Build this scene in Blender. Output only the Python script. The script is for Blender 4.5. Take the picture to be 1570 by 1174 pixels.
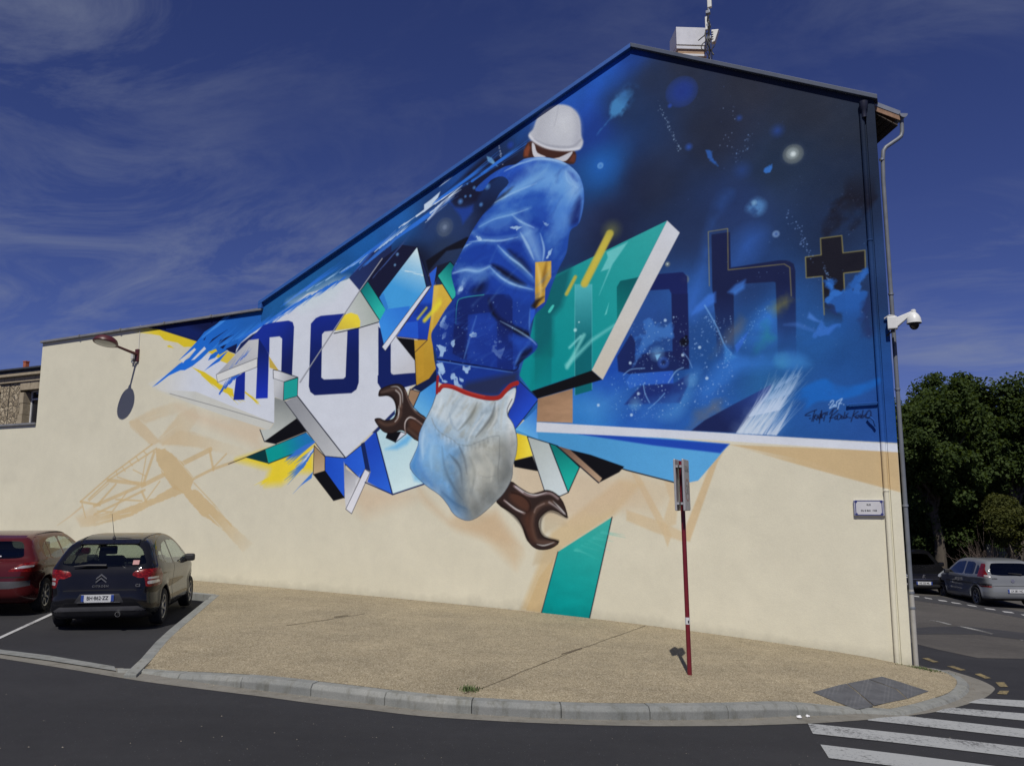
import bpy, bmesh, math, random
import numpy as np
from mathutils import Vector, Matrix

random.seed(11)
RNG = np.random.default_rng(11)
for _o in list(bpy.data.objects):
    bpy.data.objects.remove(_o)

# ---------------------------------------------------------------- survey frame
# Metres, camera eye at (0, 0, EYE).  The gable wall stands 26 degrees off square to the
# line of sight; heights below are relative to the eye, world z adds EYE.
EYE = 2.3
FPX = 1260.0
PITCH = math.atan(183.0 / FPX)
WANG = math.radians(26.0)
WN = np.array([-math.sin(WANG), -math.cos(WANG), 0.0])      # out of the wall
WL = np.array([-math.cos(WANG), math.sin(WANG), 0.0])       # along the wall, to the left


def ray(x, y):
    a = (x - 785.0) / FPX
    b = (587.0 - y) / FPX
    return np.array([a, math.cos(PITCH) - b * math.sin(PITCH), math.sin(PITCH) + b * math.cos(PITCH)])


_r = ray(1398, 1017)
WP0 = _r * 14.0 / _r[1]
WP0 = np.array([WP0[0], WP0[1], 0.0])                       # foot of the street corner


def wall_uv(x, y, off=0.0):
    """survey point -> (metres left of the corner, height over the eye) on the gable plane"""
    r = ray(x, y)
    t = (WN @ WP0 + off) / (WN @ r)
    P = r * t
    return (P - WP0) @ WL, P[2]


_KX = np.array([-60., -30., -14., -7.9, -3., 0.6, 3.4, 6.56, 10., 14., 25., 40., 90.])
_KZ = np.array([-1.45, -1.6, -1.82, -1.93, -2.05, -2.17, -2.33, -2.60, -2.86, -3.10, -3.55, -3.9, -4.3])


def pav_z(x):
    """height of the pavement over the eye: the street falls to the right"""
    x = np.asarray(x, float)
    s = 0.0
    for d in (-1.2, -0.6, 0.0, 0.6, 1.2):
        s = s + np.interp(x + d, _KX, _KZ)
    return s / 5.0


def gnd(x, y, off=0.0):
    """survey point on the ground -> world xyz (off metres over the pavement level)"""
    r = ray(x, y)
    z = -2.2
    for _ in range(30):
        t = z / r[2]
        z = 0.5 * z + 0.5 * (float(pav_z(r[0] * t)) + off)
    P = r * (z / r[2])
    return np.array([P[0], P[1], z + EYE])


def wall3(u, v, off=0.0):
    P = WP0 + WL * u + WN * off
    return np.array([P[0], P[1], v + EYE])
# ---------------------------------------------------------------- camera, sky, sun, exposure
SC = bpy.context.scene
_cam = bpy.data.cameras.new('camera')
_cam.sensor_width = 36.0
_cam.lens = 36.0 * FPX / 1570.0
_cam.clip_end = 2000.0
CAM = bpy.data.objects.new('camera', _cam)
SC.collection.objects.link(CAM)
CAM.location = (0, 0, EYE)
CAM.rotation_euler = (math.pi / 2 + PITCH, 0, 0)
SC.camera = CAM

SUN_DIR = Vector((-0.072, -0.578, 0.813)).normalized()       # towards the sun, behind the viewer
SUN_EL = math.asin(SUN_DIR.z)
SUN_AZ = math.atan2(SUN_DIR.x, SUN_DIR.y)
W = bpy.data.worlds.new('World')
SC.world = W
W.use_nodes = True
_n = W.node_tree.nodes
_l = W.node_tree.links
_n.clear()
w_out = _n.new('ShaderNodeOutputWorld')
w_bg = _n.new('ShaderNodeBackground')
w_sky = _n.new('ShaderNodeTexSky')
w_sky.sky_type = 'NISHITA'
w_sky.sun_disc = False
w_sky.sun_elevation = SUN_EL
w_sky.sun_rotation = SUN_AZ
w_sky.altitude = 1500.0
w_sky.air_density = 1.0
w_sky.dust_density = 0.35
w_sky.ozone_density = 3.2
w_bg.inputs['Strength'].default_value = 0.052
# thin cirrus: stretched noise on the view direction, over the whole dome
w_tc = _n.new('ShaderNodeTexCoord')
w_sep = _n.new('ShaderNodeSeparateXYZ')
_l.new(w_tc.outputs['Generated'], w_sep.inputs[0])


def _wm(op, a, b=None, clamp=False):
    m = _n.new('ShaderNodeMath'); m.operation = op; m.use_clamp = clamp
    for i, v in enumerate((a, b)):
        if v is None:
            continue
        if isinstance(v, (int, float)):
            m.inputs[i].default_value = v
        else:
            _l.new(v, m.inputs[i])
    return m.outputs[0]


_den = _wm('ADD', w_sep.outputs['Z'], 0.16)
_cx = _wm('DIVIDE', w_sep.outputs['X'], _den)
_cy = _wm('DIVIDE', w_sep.outputs['Y'], _den)
w_com = _n.new('ShaderNodeCombineXYZ')
_l.new(_wm('ADD', _cx, _wm('MULTIPLY', _cy, 0.35)), w_com.inputs[0])
_l.new(_wm('MULTIPLY', _cy, 1.35), w_com.inputs[1])
w_off = _n.new('ShaderNodeVectorMath'); w_off.operation = 'ADD'; w_off.inputs[1].default_value = (37.56, 23.28, 0.0)
_l.new(w_com.outputs[0], w_off.inputs[0])
w_nz = _n.new('ShaderNodeTexNoise'); w_nz.inputs['Scale'].default_value = 1.7; w_nz.inputs['Detail'].default_value = 12.0
w_nz.inputs['Roughness'].default_value = 0.66; w_nz.inputs['Distortion'].default_value = 0.9
_l.new(w_off.outputs[0], w_nz.inputs['Vector'])
w_n2 = _n.new('ShaderNodeTexNoise'); w_n2.inputs['Scale'].default_value = 0.55; w_n2.inputs['Detail'].default_value = 3.0
w_map = _n.new('ShaderNodeVectorMath'); w_map.operation = 'ADD'; w_map.inputs[1].default_value = (10.71, 37.19, 0.0)
_l.new(w_off.outputs[0], w_map.inputs[0])
_l.new(w_map.outputs[0], w_n2.inputs['Vector'])
w_r1 = _n.new('ShaderNodeMapRange'); w_r1.inputs[1].default_value = 0.45; w_r1.inputs[2].default_value = 0.78
_l.new(w_nz.outputs[0], w_r1.inputs[0])
w_r2 = _n.new('ShaderNodeMapRange'); w_r2.inputs[1].default_value = 0.40; w_r2.inputs[2].default_value = 0.62
_l.new(w_n2.outputs[0], w_r2.inputs[0])
_cf = _wm('MULTIPLY', _wm('MULTIPLY', w_r1.outputs[0], w_r2.outputs[0]), 0.68, True)
w_tint = _n.new('ShaderNodeMix'); w_tint.data_type = 'RGBA'; w_tint.blend_type = 'MULTIPLY'; w_tint.inputs[0].default_value = 1.0
_l.new(w_sky.outputs[0], w_tint.inputs[6]); w_tint.inputs[7].default_value = (0.60, 0.585, 1.06, 1)
w_mix = _n.new('ShaderNodeMix'); w_mix.data_type = 'RGBA'
_l.new(_cf, w_mix.inputs[0])
_l.new(w_tint.outputs[2], w_mix.inputs[6])
w_mix.inputs[7].default_value = (4.6, 5.2, 6.8, 1)
_l.new(w_mix.outputs[2], w_bg.inputs['Color'])
_l.new(w_bg.outputs[0], w_out.inputs['Surface'])

_sun = bpy.data.lights.new('sun', 'SUN')
_sun.energy = 4.2
_sun.angle = math.radians(0.5)
_sun.color = (1.0, 0.955, 0.88)
SUN = bpy.data.objects.new('sun', _sun)
SC.collection.objects.link(SUN)
SUN.rotation_euler = (-SUN_DIR).to_track_quat('-Z', 'Y').to_euler()
SC.view_settings.view_transform = 'Standard'
SC.view_settings.look = 'None'
SC.view_settings.exposure = 0.0
SC.view_settings.gamma = 1.0
SC.view_settings.use_curve_mapping = False

# ---------------------------------------------------------------- the painted gable
TS = 92.0                       # texels per metre
TU, TV = 25.6, 9.95             # left edge / top edge of the painted sheet
TW, TH = int(25.75 * TS), int(12.95 * TS)
ZONE = {'p': (0, 0, 1.0), '1': (0, 400, 3.9125), '3': (300, 400, 5.217), '4': (350, 600, 5.217), '5': (550, 350, 5.217),
        '6': (570, 550, 5.217), '7': (650, 140, 5.217), '8': (650, 660, 5.217), 'a': (780, 320, 5.217),
        'b': (900, 40, 5.217), 'c': (1060, 300, 5.217), 'd': (800, 450, 5.217), 'e': (1080, 480, 4.89),
        'f': (80, 600, 4.516), 'g': (960, 680, 3.09), 'h': (200, 480, 7.34), 's': (1220, 600, 12.08), 'k': (1170, 490, 7.825)}


def tex(z, pts):
    ox, oy, s = ZONE[z]
    out = []
    for x, y in pts:
        u, v = wall_uv(ox + x / s, oy + y / s)
        out.append(((TU - u) * TS, (TV - v) * TS))
    return np.array(out)


def srgb(c):
    return np.array(c, float) / 255.0


def hash2(ix, iy, seed):
    n = (ix.astype(np.int64) * 374761393 + iy.astype(np.int64) * 668265263 + seed * 974634777) & 0x7fffffff
    n = ((n ^ (n >> 13)) * 1274126177) & 0x7fffffff
    return ((n ^ (n >> 16)) & 0xffff) / 65535.0


def vnoise(x, y, seed=0):
    ix, iy = np.floor(x), np.floor(y)
    fx, fy = x - ix, y - iy
    fx = fx * fx * (3 - 2 * fx)
    fy = fy * fy * (3 - 2 * fy)
    a = hash2(ix, iy, seed); b = hash2(ix + 1, iy, seed); c = hash2(ix, iy + 1, seed); d = hash2(ix + 1, iy + 1, seed)
    return (a * (1 - fx) + b * fx) * (1 - fy) + (c * (1 - fx) + d * fx) * fy


def fbm(x, y, seed=0, o=4):
    s = 0; a = 0.5; t = 0
    for i in range(o):
        s = s + a * vnoise(x * 2 ** i, y * 2 ** i, seed + i); t += a; a *= 0.5
    return s / t


class Canvas:
    def __init__(self, w, h):
        self.w, self.h = w, h
        self.im = np.zeros((h, w, 3), np.float32)
        self.rng = np.random.default_rng(7)
        self.clip = None

    def box(self, pts, pad):
        x0 = max(0, int(pts[:, 0].min() - pad)); x1 = min(self.w, int(pts[:, 0].max() + pad) + 2)
        y0 = max(0, int(pts[:, 1].min() - pad)); y1 = min(self.h, int(pts[:, 1].max() + pad) + 2)
        return x0, x1, y0, y1

    @staticmethod
    def smooth(pts, n=6, closed=True):
        P = np.asarray(pts, float); N = len(P); out = []
        rng = range(N if closed else N - 1)
        for i in rng:
            g = (lambda k: P[k % N]) if closed else (lambda k: P[min(max(k, 0), N - 1)])
            p0, p1, p2, p3 = g(i - 1), g(i), g(i + 1), g(i + 2)
            for k in range(n):
                t = k / n
                out.append(0.5 * (2 * p1 + (p2 - p0) * t + (2 * p0 - 5 * p1 + 4 * p2 - p3) * t * t + (3 * p1 - p0 - 3 * p2 + p3) * t ** 3))
        if not closed:
            out.append(P[-1])
        return np.array(out)

    @staticmethod
    def sdf(P, X, Y):
        d = np.full(X.shape, 1e9, np.float32); ins = np.zeros(X.shape, bool)
        N = len(P)
        for i in range(N):
            ax, ay = P[i]; bx, by = P[(i + 1) % N]
            ex, ey = bx - ax, by - ay
            L = ex * ex + ey * ey
            if L < 1e-9:
                continue
            wx, wy = X - ax, Y - ay
            t = np.clip((wx * ex + wy * ey) / L, 0, 1)
            d = np.minimum(d, (wx - t * ex) ** 2 + (wy - t * ey) ** 2)
            if abs(by - ay) > 1e-9:
                c = ((ay <= Y) & (Y < by)) | ((by <= Y) & (Y < ay))
                ins ^= c & (X < ax + (Y - ay) * ex / ey)
        d = np.sqrt(d)
        return np.where(ins, -d, d)

    def blend(self, bx, A, col):
        x0, x1, y0, y1 = bx
        s = self.im[y0:y1, x0:x1]
        if self.clip is not None:
            A = A * self.clip[y0:y1, x0:x1]
        A = A[..., None].astype(np.float32)
        s[:] = s * (1 - A) + np.asarray(col, np.float32) * A

    def mask(self, z, pts, sm=3):
        """keep the brush inside an outline until mask(None)"""
        self.clip = None
        if z is None:
            return
        P = self.smooth(tex(z, pts), sm)
        x0, x1, y0, y1 = self.box(P, 3)
        X, Y = np.meshgrid(np.arange(x0, x1, dtype=np.float32), np.arange(y0, y1, dtype=np.float32))
        self.clip = np.zeros((self.h, self.w), np.float32)
        self.clip[y0:y1, x0:x1] = np.clip(0.5 - self.sdf(P, X, Y) / 1.5, 0, 1)

    def poly(self, z, pts, c, c2=None, g=None, a=1.0, f=1.2, sm=0, out=None, ow=1.5, tex_n=0.0, fade=None, noise=None, rag=None):
        P = tex(z, pts)
        if sm:
            P = self.smooth(P, sm)
        bx = self.box(P, f + 2 + (rag[0] if rag else 0))
        x0, x1, y0, y1 = bx
        if x1 <= x0 or y1 <= y0:
            return
        X, Y = np.meshgrid(np.arange(x0, x1, dtype=np.float32), np.arange(y0, y1, dtype=np.float32))
        sd = self.sdf(P, X, Y)
        if rag is not None:
            am, sc, sr = rag
            sd = sd + am * 2 * (fbm(X / sc, Y / sc, sr, 5) - .5) * 2
        A = np.clip(0.5 - sd / f, 0, 1) * a
        if f > 4:
            A = A * A * (3 - 2 * A) if a == 1 else A
        col = srgb(c)
        if c2 is not None:
            q = tex(z, g)
            dx, dy = q[1] - q[0]
            t = np.clip(((X - q[0][0]) * dx + (Y - q[0][1]) * dy) / (dx * dx + dy * dy), 0, 1)[..., None]
            col = srgb(c) * (1 - t) + srgb(c2) * t
        if fade is not None:
            q = tex(z, fade)
            dx, dy = q[1] - q[0]
            A = A * (1 - np.clip(((X - q[0][0]) * dx + (Y - q[0][1]) * dy) / (dx * dx + dy * dy), 0, 1))
        if noise is not None:
            sc, lo, hi, sd = noise
            A = A * np.clip((fbm(X / sc, Y / sc, sd) - lo) / (hi - lo), 0, 1)
        if tex_n:
            k = 1 + tex_n * (fbm(X / 40, Y / 14, 5, 4) - 0.5)[..., None] * 2
            col = np.clip(col * k, 0, 1)
        self.blend(bx, A, col)
        if out is not None:
            self.line(None, np.vstack([P, P[:1]]), out, ow, raw=True)

    def line(self, z, pts, c, w, a=1.0, f=1.2, sm=0, raw=False, taper=None):
        """w, in texels, may fall to w*taper along the line"""
        P = np.asarray(pts, float) if raw else tex(z, pts)
        if sm:
            P = self.smooth(P, sm, closed=False)
        bx = self.box(P, w + f + 2)
        x0, x1, y0, y1 = bx
        if x1 <= x0 or y1 <= y0:
            return
        X, Y = np.meshgrid(np.arange(x0, x1, dtype=np.float32), np.arange(y0, y1, dtype=np.float32))
        A = np.zeros(X.shape, np.float32)
        n = len(P) - 1
        for i in range(n):
            ax, ay = P[i]; bx_, by_ = P[i + 1]
            ex, ey = bx_ - ax, by_ - ay
            L = ex * ex + ey * ey + 1e-9
            t = np.clip(((X - ax) * ex + (Y - ay) * ey) / L, 0, 1)
            d = np.sqrt((X - ax - t * ex) ** 2 + (Y - ay - t * ey) ** 2)
            hw = w / 2 if taper is None else ((w / 2) * (.1 + .9 * np.sin(math.pi * (i + t) / n)) if taper == 'both' else (w / 2) * (1 + (taper - 1) * (i + t) / n))
            A = np.maximum(A, np.clip(0.5 - (d - hw) / f, 0, 1))
        self.blend(bx, A * a, srgb(c))

    def glow(self, z, p, r, c, a=1.0, pw=1.0, core=None):
        q = tex(z, [p])[0]
        bx = self.box(np.array([q]), r + 1)
        x0, x1, y0, y1 = bx
        X, Y = np.meshgrid(np.arange(x0, x1, dtype=np.float32), np.arange(y0, y1, dtype=np.float32))
        d = np.sqrt((X - q[0]) ** 2 + (Y - q[1]) ** 2) / r
        self.blend(bx, a * np.clip(1 - d, 0, 1) ** pw, srgb(c))
        if core:
            self.glow(z, p, core[0], core[1], 1.0, 0.35)

    def dots(self, z, quad, n, c, rmin=0.5, rmax=1.6, a=0.8):
        rg = self.rng
        Q = tex(z, quad)
        lo, hi = Q.min(0), Q.max(0)
        for _ in range(n):
            p = lo + (hi - lo) * rg.random(2)
            r = rmin + (rmax - rmin) * rg.random() ** 3
            x0, y0 = int(p[0] - r - 1), int(p[1] - r - 1)
            if x0 < 0 or y0 < 0:
                continue
            x1, y1 = min(self.w, int(p[0] + r + 3)), min(self.h, int(p[1] + r + 3))
            X, Y = np.meshgrid(np.arange(x0, x1), np.arange(y0, y1))
            A = np.clip(r + 0.5 - np.hypot(X - p[0], Y - p[1]), 0, 1) * a * (0.4 + 0.6 * rg.random())
            self.blend((x0, x1, y0, y1), A, srgb(c))

    def trail(self, z, pts, n, c, spread=6, a=0.8, rmax=1.4):
        rg = self.rng
        P = tex(z, pts)
        for _ in range(n):
            i = rg.integers(0, len(P) - 1); t = rg.random()
            p = P[i] * (1 - t) + P[i + 1] * t + rg.normal(0, spread, 2)
            r = 0.5 + (rmax - 0.5) * rg.random() ** 2
            x0, y0 = max(0, int(p[0] - r - 1)), max(0, int(p[1] - r - 1))
            x1, y1 = min(self.w, int(p[0] + r + 3)), min(self.h, int(p[1] + r + 3))
            if x1 <= x0 or y1 <= y0:
                continue
            X, Y = np.meshgrid(np.arange(x0, x1), np.arange(y0, y1))
            self.blend((x0, x1, y0, y1), np.clip(r + 0.5 - np.hypot(X - p[0], Y - p[1]), 0, 1) * a * (0.4 + 0.6 * rg.random()), srgb(c))

    def streaks(self, z, seg, d, n, c, ln=(20, 60), w=(1, 3), a=0.8, jit=0.12):
        """tapered brush hairs that start along seg and run in direction d"""
        rg = self.rng
        S = tex(z, seg)
        D = tex(z, [seg[0], (seg[0][0] + d[0], seg[0][1] + d[1])])
        D = (D[1] - D[0]); D /= np.hypot(*D)
        for _ in range(n):
            k = rg.integers(0, len(S) - 1); t = rg.random()
            p = S[k] * (1 - t) + S[k + 1] * t
            an = rg.normal(0, jit)
            dd = np.array([D[0] * math.cos(an) - D[1] * math.sin(an), D[0] * math.sin(an) + D[1] * math.cos(an)])
            L = ln[0] + (ln[1] - ln[0]) * rg.random() ** 1.5
            ww = w[0] + (w[1] - w[0]) * rg.random()
            self.line(None, np.array([p, p + dd * L * 0.5, p + dd * L]), c, ww, a, raw=True, taper=0.1)

    def tint(self, z, pts, rgbmul, f=10, sm=0):
        P = tex(z, pts)
        if sm:
            P = self.smooth(P, sm)
        bx = self.box(P, f + 2); x0, x1, y0, y1 = bx
        X, Y = np.meshgrid(np.arange(x0, x1, dtype=np.float32), np.arange(y0, y1, dtype=np.float32))
        A = np.clip(0.5 - self.sdf(P, X, Y) / f, 0, 1)[..., None]
        s = self.im[y0:y1, x0:x1]
        s[:] = s * (1 - A + A * np.array(rgbmul))


WHITE = (197, 201, 212); CREAM = (197, 191, 173); NAVY = (18, 30, 86); BLACK = (13, 13, 19); BLUE = (30, 78, 180)
SKYB = (80, 152, 205); TEAL = (10, 146, 142); DTEAL = (6, 84, 92); YEL = (208, 184, 44); GOLD = (178, 140, 52)
TAN = (192, 171, 138); WOOD = (146, 117, 92); LINE = (14, 18, 34)


def paint_mural():
    cv = Canvas(TW, TH)
    gx, gy = np.meshgrid(np.arange(TW, dtype=np.float32), np.arange(TH, dtype=np.float32))
    n1 = fbm(gx / 120, gy / 60, 3, 4)
    cv.im[:] = srgb(CREAM) * (0.985 + 0.03 * n1[..., None])
    P, L, G = cv.poly, cv.line, cv.glow
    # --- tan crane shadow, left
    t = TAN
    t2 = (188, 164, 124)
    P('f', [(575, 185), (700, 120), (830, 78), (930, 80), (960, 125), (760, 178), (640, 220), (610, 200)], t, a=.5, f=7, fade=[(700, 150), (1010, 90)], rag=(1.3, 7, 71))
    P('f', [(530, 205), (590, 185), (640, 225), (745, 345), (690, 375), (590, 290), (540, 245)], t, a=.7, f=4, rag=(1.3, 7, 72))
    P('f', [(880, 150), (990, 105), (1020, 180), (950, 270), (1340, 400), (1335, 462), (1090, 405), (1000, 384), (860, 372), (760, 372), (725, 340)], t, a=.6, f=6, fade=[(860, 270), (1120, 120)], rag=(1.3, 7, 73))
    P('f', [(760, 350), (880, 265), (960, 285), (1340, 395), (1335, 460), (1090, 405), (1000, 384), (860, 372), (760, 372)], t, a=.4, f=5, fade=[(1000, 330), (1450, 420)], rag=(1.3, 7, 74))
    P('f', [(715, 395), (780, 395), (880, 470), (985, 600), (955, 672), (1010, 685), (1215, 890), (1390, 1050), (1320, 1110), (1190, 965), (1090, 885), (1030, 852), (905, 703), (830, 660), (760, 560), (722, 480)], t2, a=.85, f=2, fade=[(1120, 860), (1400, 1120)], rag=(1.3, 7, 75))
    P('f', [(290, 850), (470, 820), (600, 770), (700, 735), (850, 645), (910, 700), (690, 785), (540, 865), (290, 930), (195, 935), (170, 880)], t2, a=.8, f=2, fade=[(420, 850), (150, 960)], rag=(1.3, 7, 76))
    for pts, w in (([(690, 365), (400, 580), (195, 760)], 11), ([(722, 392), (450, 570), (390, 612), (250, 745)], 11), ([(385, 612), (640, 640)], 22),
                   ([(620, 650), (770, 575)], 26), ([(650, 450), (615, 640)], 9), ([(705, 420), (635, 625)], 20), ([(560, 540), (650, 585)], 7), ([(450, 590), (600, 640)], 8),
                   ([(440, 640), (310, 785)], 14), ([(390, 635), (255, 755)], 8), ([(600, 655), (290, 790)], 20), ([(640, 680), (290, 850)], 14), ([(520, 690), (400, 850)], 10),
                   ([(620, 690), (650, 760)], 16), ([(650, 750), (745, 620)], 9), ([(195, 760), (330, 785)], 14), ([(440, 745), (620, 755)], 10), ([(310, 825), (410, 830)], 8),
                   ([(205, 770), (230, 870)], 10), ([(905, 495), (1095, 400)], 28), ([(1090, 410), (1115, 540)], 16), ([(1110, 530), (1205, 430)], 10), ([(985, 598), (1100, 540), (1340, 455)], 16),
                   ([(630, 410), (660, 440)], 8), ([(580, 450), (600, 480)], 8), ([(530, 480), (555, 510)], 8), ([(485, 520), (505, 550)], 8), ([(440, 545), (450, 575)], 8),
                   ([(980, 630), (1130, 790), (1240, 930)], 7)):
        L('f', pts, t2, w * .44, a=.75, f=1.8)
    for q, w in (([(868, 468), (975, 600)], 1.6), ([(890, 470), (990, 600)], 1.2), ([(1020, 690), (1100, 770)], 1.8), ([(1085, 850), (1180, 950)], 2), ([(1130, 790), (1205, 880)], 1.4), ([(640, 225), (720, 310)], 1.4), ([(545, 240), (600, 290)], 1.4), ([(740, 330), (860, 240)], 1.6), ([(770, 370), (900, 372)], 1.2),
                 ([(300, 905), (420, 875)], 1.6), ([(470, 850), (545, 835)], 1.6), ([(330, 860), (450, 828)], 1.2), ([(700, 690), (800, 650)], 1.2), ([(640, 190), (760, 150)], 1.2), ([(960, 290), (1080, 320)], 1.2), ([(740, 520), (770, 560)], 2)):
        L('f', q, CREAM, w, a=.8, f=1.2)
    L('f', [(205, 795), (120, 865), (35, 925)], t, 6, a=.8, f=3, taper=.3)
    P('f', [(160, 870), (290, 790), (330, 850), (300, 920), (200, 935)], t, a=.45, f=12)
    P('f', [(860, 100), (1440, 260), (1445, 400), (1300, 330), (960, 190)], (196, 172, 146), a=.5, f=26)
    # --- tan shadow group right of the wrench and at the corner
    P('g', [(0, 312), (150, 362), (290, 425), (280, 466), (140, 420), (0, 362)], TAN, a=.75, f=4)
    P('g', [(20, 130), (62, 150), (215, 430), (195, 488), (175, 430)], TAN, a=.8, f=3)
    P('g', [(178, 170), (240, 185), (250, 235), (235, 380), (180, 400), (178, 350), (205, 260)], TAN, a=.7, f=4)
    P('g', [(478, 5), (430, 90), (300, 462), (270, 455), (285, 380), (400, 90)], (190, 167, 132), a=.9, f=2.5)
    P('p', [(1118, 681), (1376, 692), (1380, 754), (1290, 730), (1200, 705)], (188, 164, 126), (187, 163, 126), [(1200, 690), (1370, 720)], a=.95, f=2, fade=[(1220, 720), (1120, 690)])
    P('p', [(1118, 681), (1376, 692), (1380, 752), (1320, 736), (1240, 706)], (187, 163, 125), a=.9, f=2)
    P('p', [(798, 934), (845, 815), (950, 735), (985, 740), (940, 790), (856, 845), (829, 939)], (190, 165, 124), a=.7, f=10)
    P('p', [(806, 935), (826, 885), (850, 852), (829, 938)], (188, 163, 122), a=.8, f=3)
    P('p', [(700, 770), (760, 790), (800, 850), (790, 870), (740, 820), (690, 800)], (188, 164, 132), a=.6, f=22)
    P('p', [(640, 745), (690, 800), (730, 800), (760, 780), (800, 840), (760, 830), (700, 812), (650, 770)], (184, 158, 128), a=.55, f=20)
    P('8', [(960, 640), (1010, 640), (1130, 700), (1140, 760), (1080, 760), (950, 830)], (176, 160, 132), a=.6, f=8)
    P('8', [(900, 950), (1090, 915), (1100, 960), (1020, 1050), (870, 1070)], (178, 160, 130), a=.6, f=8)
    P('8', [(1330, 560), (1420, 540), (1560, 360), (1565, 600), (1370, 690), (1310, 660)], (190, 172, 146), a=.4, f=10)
    # --- soft ochre air round the lettering block
    P('p', [(360, 640), (480, 660), (500, 740), (560, 790), (640, 760), (560, 740), (470, 690)], (192, 168, 142), a=.6, f=40)
    P('p', [(780, 700), (960, 730), (990, 760), (880, 800), (790, 770)], (192, 169, 142), a=.6, f=36)
    P('p', [(960, 720), (1040, 740), (1060, 735), (1000, 790), (940, 780)], (190, 168, 138), a=.45, f=26)

    # --- the blue field
    smp = [(250, 512, 15, 22, 62), (300, 505, 16, 26, 70), (340, 498, 20, 38, 96), (380, 488, 28, 88, 172), (430, 462, 32, 98, 178), (480, 435, 30, 98, 178),
           (560, 382, 28, 92, 178), (620, 335, 34, 98, 190), (700, 275, 36, 88, 190), (760, 225, 28, 52, 112), (800, 195, 30, 70, 148), (860, 140, 34, 88, 190),
           (920, 105, 32, 86, 190), (965, 85, 28, 62, 146), (905, 200, 26, 58, 150), (960, 160, 31, 52, 98), (1000, 120, 36, 50, 88), (1050, 100, 40, 48, 76),
           (1150, 130, 41, 46, 68), (1250, 160, 38, 45, 67), (1320, 180, 36, 45, 68), (1100, 200, 35, 42, 68), (1200, 250, 32, 48, 80), (1300, 280, 30, 44, 76),
           (922, 260, 28, 80, 158), (930, 340, 33, 44, 84), (1000, 280, 35, 45, 78), (1060, 350, 33, 50, 96), (1120, 320, 35, 55, 110), (1280, 350, 30, 48, 90),
           (1325, 450, 32, 55, 106), (1150, 430, 34, 62, 126), (1065, 470, 42, 88, 174), (1000, 505, 40, 78, 162), (940, 565, 28, 76, 188), (1000, 600, 32, 78, 172),
           (1100, 560, 36, 85, 172), (1080, 620, 40, 92, 184), (1200, 480, 38, 86, 168), (1250, 520, 38, 95, 182), (1300, 560, 33, 82, 164), (1250, 620, 36, 86, 174),
           (1345, 650, 40, 86, 178), (1180, 585, 42, 104, 184), (885, 640, 44, 116, 206), (640, 400, 24, 30, 60), (680, 375, 42, 58, 98), (600, 430, 22, 30, 74),
           (720, 300, 26, 42, 96), (690, 330, 30, 60, 128), (660, 350, 36, 70, 140), (740, 330, 22, 30, 66), (1370, 400, 36, 60, 110), (1370, 600, 36, 84, 176)]
    S = np.array(smp, float)
    T = tex('p', S[:, :2])
    st = 8
    lx, ly = np.meshgrid(np.arange(0, TW + st, st, dtype=np.float32), np.arange(0, TH + st, st, dtype=np.float32))
    num = np.zeros(lx.shape + (3,), np.float32); den = np.zeros(lx.shape, np.float32)
    for i in range(len(S)):
        w = 1.0 / ((lx - T[i, 0]) ** 2 + (ly - T[i, 1]) ** 2 + 500.0) ** 1.7
        num += w[..., None] * (S[i, 2:] / 255.0); den += w
    fld = num / den[..., None]
    xi = np.arange(TW) / st; yi = np.arange(TH) / st
    x0 = xi.astype(int); y0 = yi.astype(int); fx = (xi - x0)[None, :, None]; fy = (yi - y0)[:, None, None]
    fld = (fld[y0][:, x0] * (1 - fx) + fld[y0][:, x0 + 1] * fx) * (1 - fy) + (fld[y0 + 1][:, x0] * (1 - fx) + fld[y0 + 1][:, x0 + 1] * fx) * fy
    # nebula mottling and spray grain
    neb = fbm(gx / 150 + gy / 400, gy / 130, 11, 5)
    grain = hash2(gx, gy, 9)
    fld = fld * np.array([.92, .91, .84]) * (0.80 + 0.42 * neb[..., None]) * (0.97 + 0.06 * grain[..., None])
    Pb = tex('p', [(205, 496), (405, 440), (968, 40), (1360, 120), (1420, 681), (1100, 664), (822, 648), (790, 640), (640, 560), (560, 430), (536, 430), (470, 450), (420, 486),
                   (395, 520), (360, 545), (232, 503)])
    A = np.clip(0.5 - cv.sdf(Pb, gx, gy) / 1.5, 0, 1)[..., None]
    cv.im[:] = cv.im * (1 - A) + fld.astype(np.float32) * A
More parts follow.
